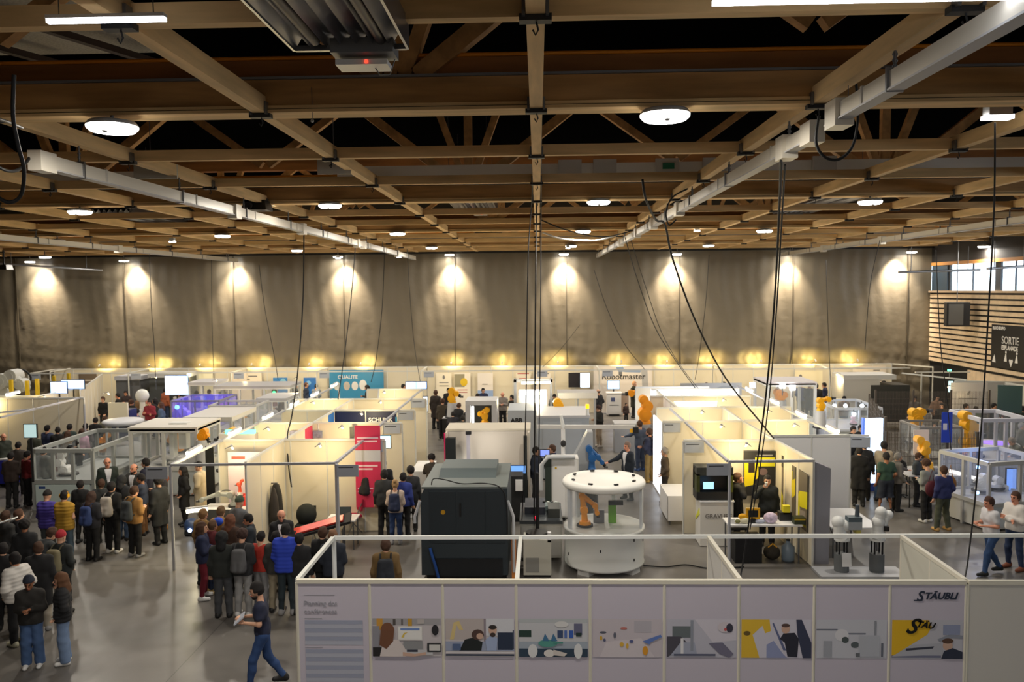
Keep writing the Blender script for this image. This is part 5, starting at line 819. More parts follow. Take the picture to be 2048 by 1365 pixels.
a = at(1975, 1065, 0); b = at(1913, 1042, 0); t = cell(a[0], a[0]+1.9, a[1], a[1]+1.75, .7, 1.79, 'clear glass machine cell with pale base near the right edge', M((190, 190, 186), .4), M((206, 206, 202), .5), 2, 2, rz=math.atan2(a[0]-b[0], b[1]-a[1]), fw=.08, pane=glass((200, 210, 230), .14))
robot([(1962, 985), (1960, 968), (1968, 955), (1958, 962)], 22.6, .13, WR, 'white robot arm lit blue in the clear glass cell', .75); robot([(1990, 992), (1990, 975), (1996, 960), (2008, 975)], 22.9, .13, WR, 'rounded white robot right of another in the clear glass cell', .75)
monitor(*aty(2022, 990, 22.9), .3, .75, 'upright blue lit panel in the clear glass cell', M((120, 160, 240), .4, em=.8), stand=False); light('POINT', (12.3, 22.6, 2.0), 14, (150, 180, 255), .1, name='cell_light')
for n, (u, v) in enumerate(((1956, 935), (1955, 986))): small('blue_led', 'blue glowing dot on the glass cell corner post, %s one' % ['upper', 'lower'][n], 'lamp', *aty(u, v, 21.2), [('led', lambda q: q.sph((0, 0, 0), .045, M((110, 160, 255), .4, em=7)))])
cell(12.2, 13.5, 26.2, 27.6, .9, 1.9, 'low glass enclosure with a dark machine behind the wire fence', M((150, 146, 140), .5), M((150, 148, 144), .5), 2, 2, fw=.05)
cell(11.5, 13.2, 31.5, 34, .9, 1.74, 'blue-lit glass cell with spotlights right of the strip lights', M((206, 212, 222), .4), M((190, 196, 214), .5), 2, 2, fw=.07)
for n, (u, v) in enumerate(((1669, 812), (1691, 812), (1724, 812), (1708, 829))): small('cell_spotlight', 'bright white spotlight on the blue-lit glass cell, %s of four' % ['leftmost', 'second', 'rightmost', 'lowest'][n], 'spotlight', *aty(u, v, 32.5 if n < 3 else 31.4), [('lens', lambda q: q.sph((0, 0, 0), .075, M((225, 240, 255), .4, em=9))), ('mount', lambda q: q.cyl((0, 0, .04), (0, .05, .16), .02, STEEL))])
robot([(1641, 822), (1642, 812), (1640, 802), (1656, 799)], 31.5, .15, YEL, 'yellow robot left of the blue-lit glass cell', 1.0); robot([(1708, 856), (1706, 845), (1706, 836), (1708, 830)], 32.2, .09, M((226, 196, 214), .4), 'pinkish robot inside the blue-lit glass cell', 1.0)
t = thing('machine_tool', 'grey machine with a large dark window in the right background', 'machine', (*at(1668, 838, 0), 0)); t.location = (13.6, 36.5, 0); MB().bb((0, 0, 0), (1.6, 1.5, 2.3), M((200, 196, 186), .5)).build('casing', t); MB().bb((1.2, -.03, .4), (2.9, 1.2, 2.05), M((52, 52, 50), .4)).build('window_housing', t); MB().bb((-.02, -.04, 2.3), (2.3, 1.4, 2.5), M((206, 204, 198), .5)).build('top', t); MB().bb((.6, -.02, .7), (1.1, 0, 1.3), M((90, 90, 88), .5)).build('door', t)
t = cell(9.4, 11.3, 33.4, 35.4, 1.0, 2.45, 'white portal cell with an orange robot behind the right block', WR, LGREY, 2, 1, roof=M((214, 210, 212), .5), fw=.1)
robot([(1560, 800), (1560, 793), (1556, 786), (1568, 790)], 34, .2, ORG, 'orange robot inside the white portal cell', 1.0, grip=False)
for n, (u, v) in enumerate(((1505, 771), (1565, 772), (1585, 776))): small('panel_lamp', 'small square white lamp in the right background, %s of three' % ['left', 'middle', 'right'][n], 'lamp', *aty(u, v, 33.2), [('lens', lambda q: q.box((0, 0, 0), (.22, .05, .22), M((255, 250, 255), .4, em=4))), ('mount', lambda q: q.cyl((0, 0, -.4), (0, 0, -.1), .02, STEEL))])
# wire fence cage
def fence(x0, y0, x1, y1, h, label, n=3):
    d = Vector((x1-x0, y1-y0, 0)); L = d.length; t = thing('wire_fence', label, 'fence', (x0, y0, 0), math.atan2(d.y, d.x), 'dark wire mesh fence panels'); m = M((92, 84, 76), .5, .3); q = MB(); k = .045
    for i in range(int(L/k)): q.bb((i*k, -.003, .1), (i*k+.011, .003, h), m)
    for i in range(int(h/.2)): q.bb((0, -.004, .1+i*.2), (L, .004, .112+i*.2), m)
    o = q.build('wire_mesh', t, fix=False)
    for i in range(n+1): MB().bb((L*i/n-.03, -.03, 0), (L*i/n+.03, .03, h+.05), m).build('post', t)
fence(10.9, 25.6, 13.6, 25.4, 1.86, 'dark wire mesh fence facing the aisle at right'); fence(10.9, 25.7, 12.6, 31.2, 2.3, 'dark wire mesh fence running back along the right aisle', 4); fence(13, 31.6, 17.2, 31.4, 2.4, 'dark wire mesh fence at the rear of the cage')
robot([(1852, 925), (1848, 900), (1838, 880), (1850, 888), (1846, 905)], 24.0, .15, YEL, 'yellow robot bending over the demo table near the blue cloth', .9, dy=-.05); robot([(1833, 850), (1832, 838), (1828, 826), (1842, 824)], 28.4, .2, YEL, 'yellow robot inside the wire fence cage', 1.0)
a = at(1826, 902, 1.1); table(10.7, 12.4, 23.6, 24.4, .95, 'demo table with parts under the yellow bending robot', LGREY, DARK); small('white_board', 'white board leaning behind the yellow bending robot', 'board', *aty(1840, 910, 24.5), [('board', lambda q: q.bb((-.2, 0, 0), (.25, .02, .75), M((226, 210, 196), .6)))]); small('blue_cloth', 'royal blue banner hanging on the wire fence', 'banner', *aty(1890, 886, 25.2), [('cloth', lambda q: q.bb((-.12, -.02, 0), (.2, 0, .95), M((40, 70, 190), .6))), ('printed_mark', lambda q: q.bb((-.08, -.024, .4), (.04, -.02, .6), M((220, 220, 226), .6)))])
small('parts_tray', 'tray of small red and grey parts on the right demo table', 'tray', 11.2, 23.8, .95, [('tray', lambda q: q.bb((0, 0, 0), (.6, .3, .05), STEEL)), ('part', lambda q: q.bb((.1, .05, .05), (.2, .15, .2), M((226, 80, 60), .5))), ('part', lambda q: q.bb((.35, .05, .05), (.5, .2, .16), GREY))])
t = thing('office_stool', 'black swivel chair before the glowing white panel', 'chair', (*at(1800, 962, .5), 0)); q = MB(); q.sph((0, 0, .5), (.24, .24, .06), RUB); q.build('seat', t); q = MB(); q.sph((.1, .2, .85), (.2, .06, .26), RUB); q.build('backrest', t); MB().cyl((0, 0, .05), (0, 0, .46), .03, STEEL).build('column', t); q = MB(); [q.cyl((0, 0, .08), (.25*math.cos(k*1.257), .25*math.sin(k*1.257), .04), .02, RUB, n=6) for k in range(5)]; q.build('foot', t)
small('conveyor_tubes', 'two fluorescent tubes on the counter left of the clear glass cell', 'lamp', *aty(1915, 945, 23.8), [('tube', lambda q: q.cyl((-.25, 0, .04), (-.02, -.2, -.0), .05, M((250, 246, 240), .4, em=2))), ('tube', lambda q: q.cyl((.15, -.3, -.05), (.38, -.5, -.1), .05, M((250, 246, 240), .4, em=2)))]) ; table(11.2, 12.5, 24.9, 25.4+.2, .8, 'counter under the fluorescent tubes before the wire fence', WHITE, DARK)
# booths at the right wall
run(at(1830, 744, 2.5), (at(1830, 744, 2.5)[0]+2.5, at(1830, 744, 2.5)[1]), 'open rail frame of the booth at the slatted wall', panels=False, posts=(.3,), frame=FRAME)
run((17.3, 34.2), (20.0, 33.6), 'grey-white wall of the booth at the slatted wall', M((196, 194, 186), .55), step=1.); run((19.0, 33.5), (19.9, 26), 'grey-white side wall of the booths along the right wall', M((196, 194, 186), .55), step=1.05)
run((16.6, 37.5), (18.0, 34.6), 'rail running to the booth at the slatted wall', panels=False, posts=(3.2,))
small('exit_light', 'tiny green lamp above the right wall booth', 'lamp', *aty(1899, 741, 34), [('lamp', lambda q: q.box((0, 0, 0), (.14, .05, .08), M((90, 255, 190), .4, em=3))), ('mount', lambda q: q.cyl((0, 0, -.3), (0, 0, -.04), .015, STEEL))]); small('lit_column', 'pale glowing upright screen at the right wall booth', 'screen', *aty(1901, 785, 33.4), [('screen', lambda q: q.bb((-.08, 0, 0), (.1, .03, .45), M((190, 235, 240), .4, em=.9))), ('pole', lambda q: q.cyl((0, .02, -1.2), (0, .02, 0), .03, RUB))])
small('green_board', 'dark green tilted screen board behind the right crowd', 'board', *aty(2022, 825, 28.5), [('board', lambda q: q.box((0, .1, .45), (.75, .06, .95), M((60, 84, 78), .4), rz=-.4)), ('leg', lambda q: q.bb((-.3, .1, -1.8), (-.26, .14, .1), RUB))])
a = aty(1875, 975, 22)
for k, (u, v, lb, c) in enumerate(((1863, 978, 'dark red bag hanging from the curly haired visitor', (80, 20, 36)), (1900, 968, 'mustard cloth bag held by the visitor in navy', (150, 96, 24)))):
    x, y, z = aty(u, v, 21.6); small('shoulder_bag', lb, 'bag', x, y, z, [('bag', lambda q: q.sph((0, 0, 0), (.17, .1, .22), M(c, .8))), ('strap', lambda q: q.tube([(-.08, 0, .18), (0, -.02, .5), (.06, 0, .18)], .014, M(c, .8), 6))])
# ================================================================ PEOPLE
def sdf_mesh(name, prims, h, k=60., cuts=(), fine=(), warp=None, paint=None, mats=()):
    """surface nets over a smooth union of round cones and ellipsoids"""
    pts = np.array([p for q in list(prims)+list(fine) for p in (q[1], q[2] if q[0] == 'c' else q[1])]); rr = max(max(q[3:]) if q[0] == 'c' else max(q[2]) for q in list(prims)+list(fine))
    lo = pts.min(0)-rr-.06; hi = pts.max(0)+rr+.06; n = np.ceil((hi-lo)/h).astype(int)+1
    ax = [lo[i]+h*np.arange(n[i]) for i in range(3)]
    def acc(prs, kk):
        S = np.zeros(n, np.float32); mg = 5./kk+.02
        for q in prs:
            if q[0] == 'c': a, b = np.array(q[1], float), np.array(q[2], float); r = max(q[3], q[4])
            else: a = b = np.array(q[1], float); r = max(q[2])
            l = np.clip(((np.minimum(a, b)-r-mg-lo)/h).astype(int), 0, n-1); u = np.clip(((np.maximum(a, b)+r+mg-lo)/h).astype(int)+2, 1, n)
            X, Y, Z = np.meshgrid(ax[0][l[0]:u[0]], ax[1][l[1]:u[1]], ax[2][l[2]:u[2]], indexing='ij')
            if q[0] == 'c':
                d = b-a; dd = max(1e-9, d@d); t = np.clip(((X-a[0])*d[0]+(Y-a[1])*d[1]+(Z-a[2])*d[2])/dd, 0, 1)
                D = np.sqrt((X-a[0]-t*d[0])**2+(Y-a[1]-t*d[1])**2+(Z-a[2]-t*d[2])**2)-(q[3]+t*(q[4]-q[3]))
            else:
                e = q[2]; k0 = np.sqrt(((X-a[0])/e[0])**2+((Y-a[1])/e[1])**2+((Z-a[2])/e[2])**2); D = (k0-1)*min(e)
            S[l[0]:u[0], l[1]:u[1], l[2]:u[2]] += np.exp(-kk*np.clip(D, -.12, 1)).astype(np.float32)
        return -np.log(S+1e-12)/kk
    F = acc(prims, k)
    if len(fine): F = np.minimum(F, acc(fine, 260.))
    X, Y, Z = np.meshgrid(*ax, indexing='ij')
    if warp is not None: F = F+warp(X, Y, Z)
    for c in cuts: F = np.maximum(F, c(X, Y, Z))
    I = F < 0; m = I[:-1, :-1, :-1].astype(np.int8)*0; cs = [(a, b, c) for a in (0, 1) for b in (0, 1) for c in (0, 1)]
    sl = lambda a, b, c: (slice(a, n[0]-1+a), slice(b, n[1]-1+b), slice(c, n[2]-1+c))
    for c in cs: m = m+I[sl(*c)]
    act = (m > 0) & (m < 8); idx = -np.ones(act.shape, np.int64); w = np.argwhere(act); idx[act] = np.arange(len(w))
    pos = np.zeros((len(w), 3)); cnt = np.zeros(len(w))
    for a in cs:
        for ax_ in range(3):
            if a[ax_]: continue
            b = list(a); b[ax_] = 1; fa = F[w[:, 0]+a[0], w[:, 1]+a[1], w[:, 2]+a[2]]; fb = F[w[:, 0]+b[0], w[:, 1]+b[1], w[:, 2]+b[2]]
            s = (fa < 0) != (fb < 0); t = np.where(s, fa/np.where(s, fa-fb, 1), 0); o = np.array(a, float)[None].repeat(len(w), 0); o[:, ax_] = t
            pos[s] += o[s]; cnt[s] += 1
    V = lo+h*(w+pos/np.maximum(cnt, 1)[:, None]); fs = []
    for ax_ in range(3):
        u, v = (ax_+1) % 3, (ax_+2) % 3; s0 = [slice(1, n[i]-1) for i in range(3)]; s0[ax_] = slice(0, n[ax_]-1); s1 = list(s0); s1[ax_] = slice(1, n[ax_])
        A = I[tuple(s0)]; B = I[tuple(s1)]; off = [1, 1, 1]; off[ax_] = 0
        e = np.argwhere(A != B)+np.array(off); fl = A[A != B]
        eu = np.eye(3, dtype=int)[u]; ev = np.eye(3, dtype=int)[v]
        q = [idx[tuple((e-o).T)] for o in (0*eu, eu, eu+ev, ev)]; q = np.stack(q, 1); ok = (q >= 0).all(1); q[fl] = q[fl][:, ::-1]; fs.append(q[ok])
    Fc = np.concatenate(fs)[:, ::-1]; me = bpy.data.meshes.new(name); me.from_pydata(V.tolist(), [], Fc.tolist())
    me.polygons.foreach_set('use_smooth', np.ones(len(Fc), bool))
    for mm in mats: me.materials.append(mm)
    if paint is not None: me.polygons.foreach_set('material_index', paint(V[Fc].mean(1)).astype(np.int32))
    me.update(); return me
V3 = lambda *a: np.array(a, float)
def pose(arms, legs=None, lean=0., nod=.15, sit=False, turn=0.):
    L = {'hip': V3(.09, 0, .92), 'knee': V3(.1, -.015, .5), 'ank': V3(.115, .02, .09)}; R = {'hip': V3(-.09, 0, .92), 'knee': V3(-.1, -.015, .5), 'ank': V3(-.115, .02, .09)}
    for s, d in zip((L, R), legs or ({}, {})): s.update({k: V3(*v) for k, v in d.items()})
    c, sn = math.cos(lean), math.sin(lean)
    dz = -.44 if sit else 0
    def up(p): p = np.array(p, float); z = p[2]-.95; return V3(p[0], p[1]*c-z*sn, .95+dz+p[1]*sn*.0+z*c+(-p[1]*0))
    S = {'up': up, 'L': L, 'R': R, 'lean': lean, 'nod': nod, 'dz': dz}
    S['arms'] = [(up((.168, 0, 1.42)), up((arms[0][0]*.93, *arms[0][1:])), up(arms[1])), (up((-.168, 0, 1.42)), up((arms[2][0]*.93, *arms[2][1:])), up(arms[3]))]
    S['head'] = up((0, -.02-nod*.05, 1.625)); S['neck'] = up((0, .01, 1.46)); return S
dn = lambda s: ((s*.24, .03, 1.13), (s*.255, -.04, .88))
mir = lambda p: (-p[0], p[1], p[2])
walk = ({'knee': (.1, -.16, .52), 'ank': (.1, -.22, .1)}, {'knee': (-.1, .05, .5), 'ank': (-.1, .3, .13)})
wide = ({'knee': (.13, -.02, .5), 'ank': (.18, .0, .09)}, {'knee': (-.12, -.04, .5), 'ank': (-.15, .03, .09)})
seat = ({'hip': (.09, 0, .48), 'knee': (.12, -.4, .5), 'ank': (.12, -.38, .09)}, {'hip': (-.09, 0, .48), 'knee': (-.12, -.4, .5), 'ank': (-.12, -.38, .09)})
POSES = {
 'stand': pose((*dn(1), *dn(-1))), 'apart': pose((*dn(1), (-.27, .06, 1.14), (-.2, -.1, .95)), wide, nod=.1),
 'phone': pose(((.23, .0, 1.14), (.06, -.24, 1.2), (-.23, 0, 1.14), (-.07, -.22, 1.17)), nod=.5),
 'cross': pose(((.25, -.06, 1.14), (-.07, -.2, 1.2), (-.25, -.06, 1.14), (.08, -.23, 1.15)), wide, nod=.1),
 'walk': pose(((.24, -.02, 1.15), (.08, -.26, 1.14), (-.22, -.06, 1.14), (-.1, -.27, 1.18)), walk, lean=.08, nod=.3),
 'point': pose((*dn(1), (-.3, -.16, 1.24), (-.46, -.36, 1.12)), wide, nod=.1), 'reach': pose(((.28, -.2, 1.26), (.3, -.45, 1.18), (-.24, .02, 1.13), (-.22, -.14, .95)), nod=.3),
 'drink': pose((*dn(1), (-.3, -.14, 1.26), (-.1, -.2, 1.5)), nod=.05), 'ear': pose((*dn(1), (-.28, -.16, 1.24), (-.09, -.13, 1.53)), wide, nod=.2),
 'lean': pose(((.24, -.2, 1.2), (.18, -.42, 1.12), (-.24, -.2, 1.2), (-.18, -.42, 1.12)), lean=.5, nod=.3), 'pocket': pose(((.29, .06, 1.15), (.17, -.09, .97), (-.29, .06, 1.15), (-.17, -.09, .97)), nod=.2),
 'sit': pose(((.23, -.04, 1.17), (.12, -.26, 1.1), (-.23, -.04, 1.17), (-.1, -.24, 1.12)), seat, sit=True, nod=.3)}
def torso(S, t, w=1.):
    u = S['up']; o = []
    for z, x, r in ((1.37, .095, .085), (1.27, .085, .105), (1.1, .055, .1), (.97, .07, .105)):
        o.append(('c', u((-x*w, .0, z)), u((x*w, .0, z)), r+t, r+t))
    for s in (-1, 1):
        o.append(('c', u((s*.09*w, 0, 1.33)), u((s*.06*w, 0, 1.08)), .09+t, .085+t)); o.append(('c', u((s*.06*w, 0, 1.08)), u((s*.07*w, 0, .95)), .085+t, .09+t))
        o.append(('c', u((s*.05, .01, 1.43)), u((s*.165, .0, 1.415)), .05+t*.7, .055+t*.7))
    return o
def legs(S, t, ank=.045, knee=.062, end=None):
    o = [('c', S['L']['hip'], S['R']['hip'], .1+t, .1+t)]
    for k in ('L', 'R'):
        g = S[k]; e = g['ank'] if end is None else g['knee']+(g['ank']-g['knee'])*end
        o += [('c', g['hip'], g['knee'], .092+t, knee+t), ('c', g['knee'], e, knee+t, ank+t)]
        if end is None: o.append(('c', g['knee']*.6+g['ank']*.4+V3(0, .02, 0), g['knee']*.75+g['ank']*.25, .052+t, .05+t))
    return o
def hands(S):
    fine = []; pr = []
    for s, (sh, el, wr) in zip((1, -1), S['arms']):
        d = (wr-el)/np.linalg.norm(wr-el); side = V3(1, 0, 0) if abs(d[0]) < .8 else V3(0, 0, 1); nn = np.cross(d, side); nn /= np.linalg.norm(nn); wd = np.cross(nn, d)
        if nn[1] < 0: nn = -nn
        pc = wr+d*.05
        for k in (-1.5, -.5, .5, 1.5):
            b = wr+d*.085+wd*k*.021; Lh = (.068, .078, .074, .058)[int(k+1.5)]; cu = nn*(-.022 if d[2] < -.5 else -.02)
            fine += [('c', wr+d*.03+wd*k*.016, b, .0135, .0115), ('c', b, b+d*Lh*.5+cu*.5, .0105, .0095), ('c', b+d*Lh*.5+cu*.5, b+d*Lh*.85+cu*1.8, .0095, .008)]
        tb = wr+d*.03-s*wd*.0; th = -1 if (wd[0]*s) > 0 else 1
        fine += [('c', wr+d*.025+wd*th*.022, wr+d*.06+wd*th*.05-nn*.012, .014, .0115), ('c', wr+d*.06+wd*th*.05-nn*.012, wr+d*.095+wd*th*.05-nn*.02, .011, .009), ('c', wr, wr+d*.04, .024, .026)]
    return fine
FC = {}
def headfr(S):
    a = -S['lean']*.6-S['nod']*.6; return S['head'], Matrix.Rotation(-a, 3, 'X')
def body_mesh(pn):
    S = POSES[pn]; u = S['up']; hc, HR = headfr(S); T = lambda x, y, z: hc+1.1*np.array(HR @ Vector((x, y, z)))
    pr = torso(S, -.012)+legs(S, -.012, .035, .05)
    for sh, el, wr in S['arms']: pr += [('c', sh, el, .05, .038), ('c', el, wr, .038, .024)]
    for k in ('L', 'R'): pr.append(('c', S[k]['ank']-V3(0, 0, .03), S[k]['ank']+V3(0, -.14, -.055), .03, .028))
    pr += [('c', u((0, .015, 1.42)), T(0, .03, -.08), .056, .052), ('e', T(0, .012, .03), (.08, .099, .1)), ('c', T(0, -.02, -.03), T(0, -.045, -.07), .058, .034)]
    fine = hands(S)+[('c', T(0, -.085, .012), T(0, -.105, -.02), .008, .013), ('c', T(-.03, -.078, .03), T(.03, -.078, .03), .008, .008), ('c', T(0, -.082, -.048), T(0, -.084, -.048), .016, .016), ('c', T(-.018, -.072, -.062), T(.018, -.072, -.062), .01, .01)]
    for s in (-1, 1): fine += [('c', T(s*.073, .02, .02), T(s*.079, .026, -.015), .013, .008)]
    hcv = np.array(hc); HM = np.array(HR)
    def paint(c):
        q = (c-hcv) @ HM/1.1; m = np.zeros(len(c)); ey = (np.abs(np.abs(q[:, 0])-.03) < .013) & (np.abs(q[:, 2]-.013) < .009) & (q[:, 1] < -.05); br = (np.abs(np.abs(q[:, 0])-.031) < .019) & (np.abs(q[:, 2]-.033) < .0055) & (q[:, 1] < -.05)
        li = (np.abs(q[:, 0]) < .024) & (np.abs(q[:, 2]+.05) < .008) & (q[:, 1] < -.07); m[ey | br] = 1; m[li] = 2; return m
    return sdf_mesh('body', pr, .0092, 75., fine=fine, paint=paint, mats=(SKINS[0], M((40, 28, 24), .5), M((168, 92, 84), .6)))
SKINS = [M((222, 172, 142), .55), M((196, 140, 108), .55), M((150, 100, 72), .55), M((112, 74, 54), .55), M((228, 160, 130), .55)]
fold = lambda a, f: (lambda X, Y, Z: a*np.sin(f*Z+9*X)*np.sin(f*.7*X+5*Z+11*Y))
TK = {'tee': (.006, .93, .22), 'sweater': (.018, .9, 1), 'jacket': (.026, .86, 1), 'puffer': (.044, .86, 1), 'coat': (.028, .52, 1), 'vest': (.042, .86, 0), 'suit': (.022, .82, 1)}
def top_mesh(pn, kind):
    S = POSES[pn]; t, hem, sl = TK[kind]; u = S['up']; pr = torso(S, t); dz = S['dz']
    for sh, el, wr in S['arms']:
        if sl == 1: pr += [('c', sh, el, .056+t*.8, .045+t*.8), ('c', el, wr+(el-wr)*.06, .045+t*.8, .033+t*.55)]
        elif sl: pr += [('c', sh, sh+(el-sh)*.62, .058+t, .06+t)]
    for s in (-1, 1): pr.append(('c', u((s*.07, 0, 1.0)), u((s*.08, 0, hem if not S['dz'] else .95)) if kind != 'coat' else V3(s*.1, .0, max(hem+dz, .5)), .1+t, .1+t*1.1))
    if kind in ('jacket', 'puffer', 'coat', 'vest'):
        for a in np.linspace(0, 6.28, 9)[:-1]: pr.append(('c', u((.065*math.cos(a), .015+.06*math.sin(a), 1.46)), u((.062*math.cos(a+.7), .02+.058*math.sin(a+.7), 1.505)), .024, .02))
    cuts = [lambda X, Y, Z: (hem+dz if not S['lean'] > .3 else hem+.02)-Z, lambda X, Y, Z: Z-(1.55+dz)]
    if kind in ('tee', 'sweater', 'suit'): nk = S['neck']; cuts.append(lambda X, Y, Z: .062-np.sqrt((X-nk[0])**2+((Y-nk[1]))**2+((Z-nk[2]-.03)*.8)**2))
    wp = (lambda X, Y, Z: .009*np.abs(np.sin(Z*math.pi/.075))+.002*np.sin(30*X)) if kind in ('puffer', 'vest') else fold(.005, 26)
    me = sdf_mesh('top', pr, .0135, 55., cuts=cuts, warp=wp); me.materials.append(BLACK); return me
def bottom_mesh(pn, kind):
    S = POSES[pn]; a = {'slim': (.006, .046, .06), 'straight': (.01, .058, .064), 'wide': (.012, .08, .076), 'shorts': (.03, .1, .075), 'skirt': (.03, .1, .1)}[kind]
    pr = legs(S, a[0], a[1], a[2], end=None if kind != 'shorts' else .12)
    z0 = .06 if kind != 'shorts' else .46; me = sdf_mesh('bottom', pr, .0135, 60., cuts=[lambda X, Y, Z: z0-Z, lambda X, Y, Z: Z-(.98+S['dz'])], warp=fold(.004, 34)); me.materials.append(BLACK); return me
def shoe_mesh(pn, k):
    a = POSES[pn][k]['ank']; return_ = sdf_mesh('shoe', [('c', a+V3(0, .035, -.045), a+V3(0, -.15, -.052), .046, .042), ('c', a+V3(0, .03, -.04), a+V3(0, .02, .0), .044, .042), ('c', a+V3(0, -.04, -.03), a+V3(0, .0, -.01), .042, .04)], .011, 60., cuts=[lambda X, Y, Z, b=a: max(.0, b[2]-.09)+.002-Z]); return_.materials.append(BLACK); return return_
def hair_mesh(kind):
    pr = [('e', (0, .024, .03), (.087, .103, .118))]; k = 60.; cuts = [lambda X, Y, Z: np.minimum(.062-Z, np.maximum(-(Y+.03), np.minimum(-.01-Z, .02-Y)+0*X)) if kind != 'long' else np.minimum(.06-Z, -(Y+.03))]; wp = fold(.004, 60)
    if kind == 'curly': pr = [('e', (0, .025, .06), (.105, .115, .11))]; wp = lambda X, Y, Z: .009*np.sin(60*X)*np.sin(60*Y+1)*np.sin(60*Z)
    if kind == 'long': pr += [('c', (0, .06, .03), (0, .1, -.18), .075, .06), ('c', (.05, .05, 0), (.06, .07, -.22), .045, .04), ('c', (-.05, .05, 0), (-.06, .07, -.22), .045, .04), ('c', (.065, -.0, .03), (.075, .0, -.14), .026, .03), ('c', (-.065, .0, .03), (-.075, .0, -.14), .026, .03)]
    if kind == 'bun': pr.append(('e', (0, .12, .1), (.045, .045, .045)))
    if kind == 'beanie': pr = [('e', (0, .018, .055), (.09, .106, .1)), ('c', (-.02, .02, .14), (.02, .02, .14), .02, .02)]; cuts = [lambda X, Y, Z: .04-Y*.25-Z]; wp = lambda X, Y, Z: .002*np.sin(np.arctan2(Y, X)*24)
    if kind == 'hood': pr = [('e', (0, .035, .04), (.115, .125, .13)), ('c', (0, .09, -.02), (0, .1, -.12), .08, .09)]; cuts = [lambda X, Y, Z: -(Y+.045)+0*X]
    if kind == 'bald': pr = [('e', (0, .03, .02), (.08, .098, .07))]; cuts = [lambda X, Y, Z: np.maximum(Z-.05, -(Y-.0)), lambda X, Y, Z: -.05-Z]
    if kind == 'short' or kind == 'bald' or kind == 'bun' or kind == 'curly': cuts.append(lambda X, Y, Z: -.085-Z)
    me = sdf_mesh('hair', pr, .0085, k, cuts=cuts, warp=wp); me.materials.append(BLACK); return me
def beard_mesh():
    me = sdf_mesh('beard', [('c', (0, -.045, -.078), (0, -.03, -.07), .04, .05), ('c', (-.045, -.03, -.05), (.045, -.03, -.05), .03, .03)], .009, 60., cuts=[lambda X, Y, Z: Z+.058+0*X]); me.materials.append(BLACK); return me
def shirt_mesh(pn):
    S = POSES[pn]; me = sdf_mesh('shirt', torso(S, .034), .012, 55., cuts=[lambda X, Y, Z: np.abs(X)-(.012+.075*np.clip((Z-1.0)/.42, 0, 1)), lambda X, Y, Z: Y+.02+(Z-.95)*math.tan(S['lean']), lambda X, Y, Z: Z-1.46, lambda X, Y, Z: .9-Z]); me.materials.append(WHITE); return me
def pack_mesh():
    me = sdf_mesh('pack', [('c', (x, .23, 1.05), (x*.8, .22, 1.38), .085, .07) for x in (-.09, 0, .09)]+[('c', (x, .3, 1.05), (x, .29, 1.16), .05, .045) for x in (-.06, .06)], .014, 55., warp=fold(.004, 30)); me.materials.append(BLACK); return me
CM = {}
def cached(fn, *a):
    k = (fn.__name__, *a)
    if k not in CM: CM[k] = fn(*a)
    return CM[k]
def fab(c): return M(c, .85)
def inst(name, me, mat, par, loc=None, rot=None):
    o = bpy.data.objects.new(name, me); COL.objects.link(o); o.parent = par
    if mat is not None:
        o.material_slots[0].link = 'OBJECT'; o.material_slots[0].material = mat
    if loc is not None: o.location = loc
    if rot is not None: o.rotation_euler = rot
    return o
TN = {'tee': 't_shirt', 'sweater': 'sweater', 'jacket': 'jacket', 'puffer': 'puffer_jacket', 'coat': 'coat', 'vest': 'vest', 'suit': 'suit_jacket'}
HN = {'beanie': 'beanie', 'hood': 'hood'}
random.seed(11)
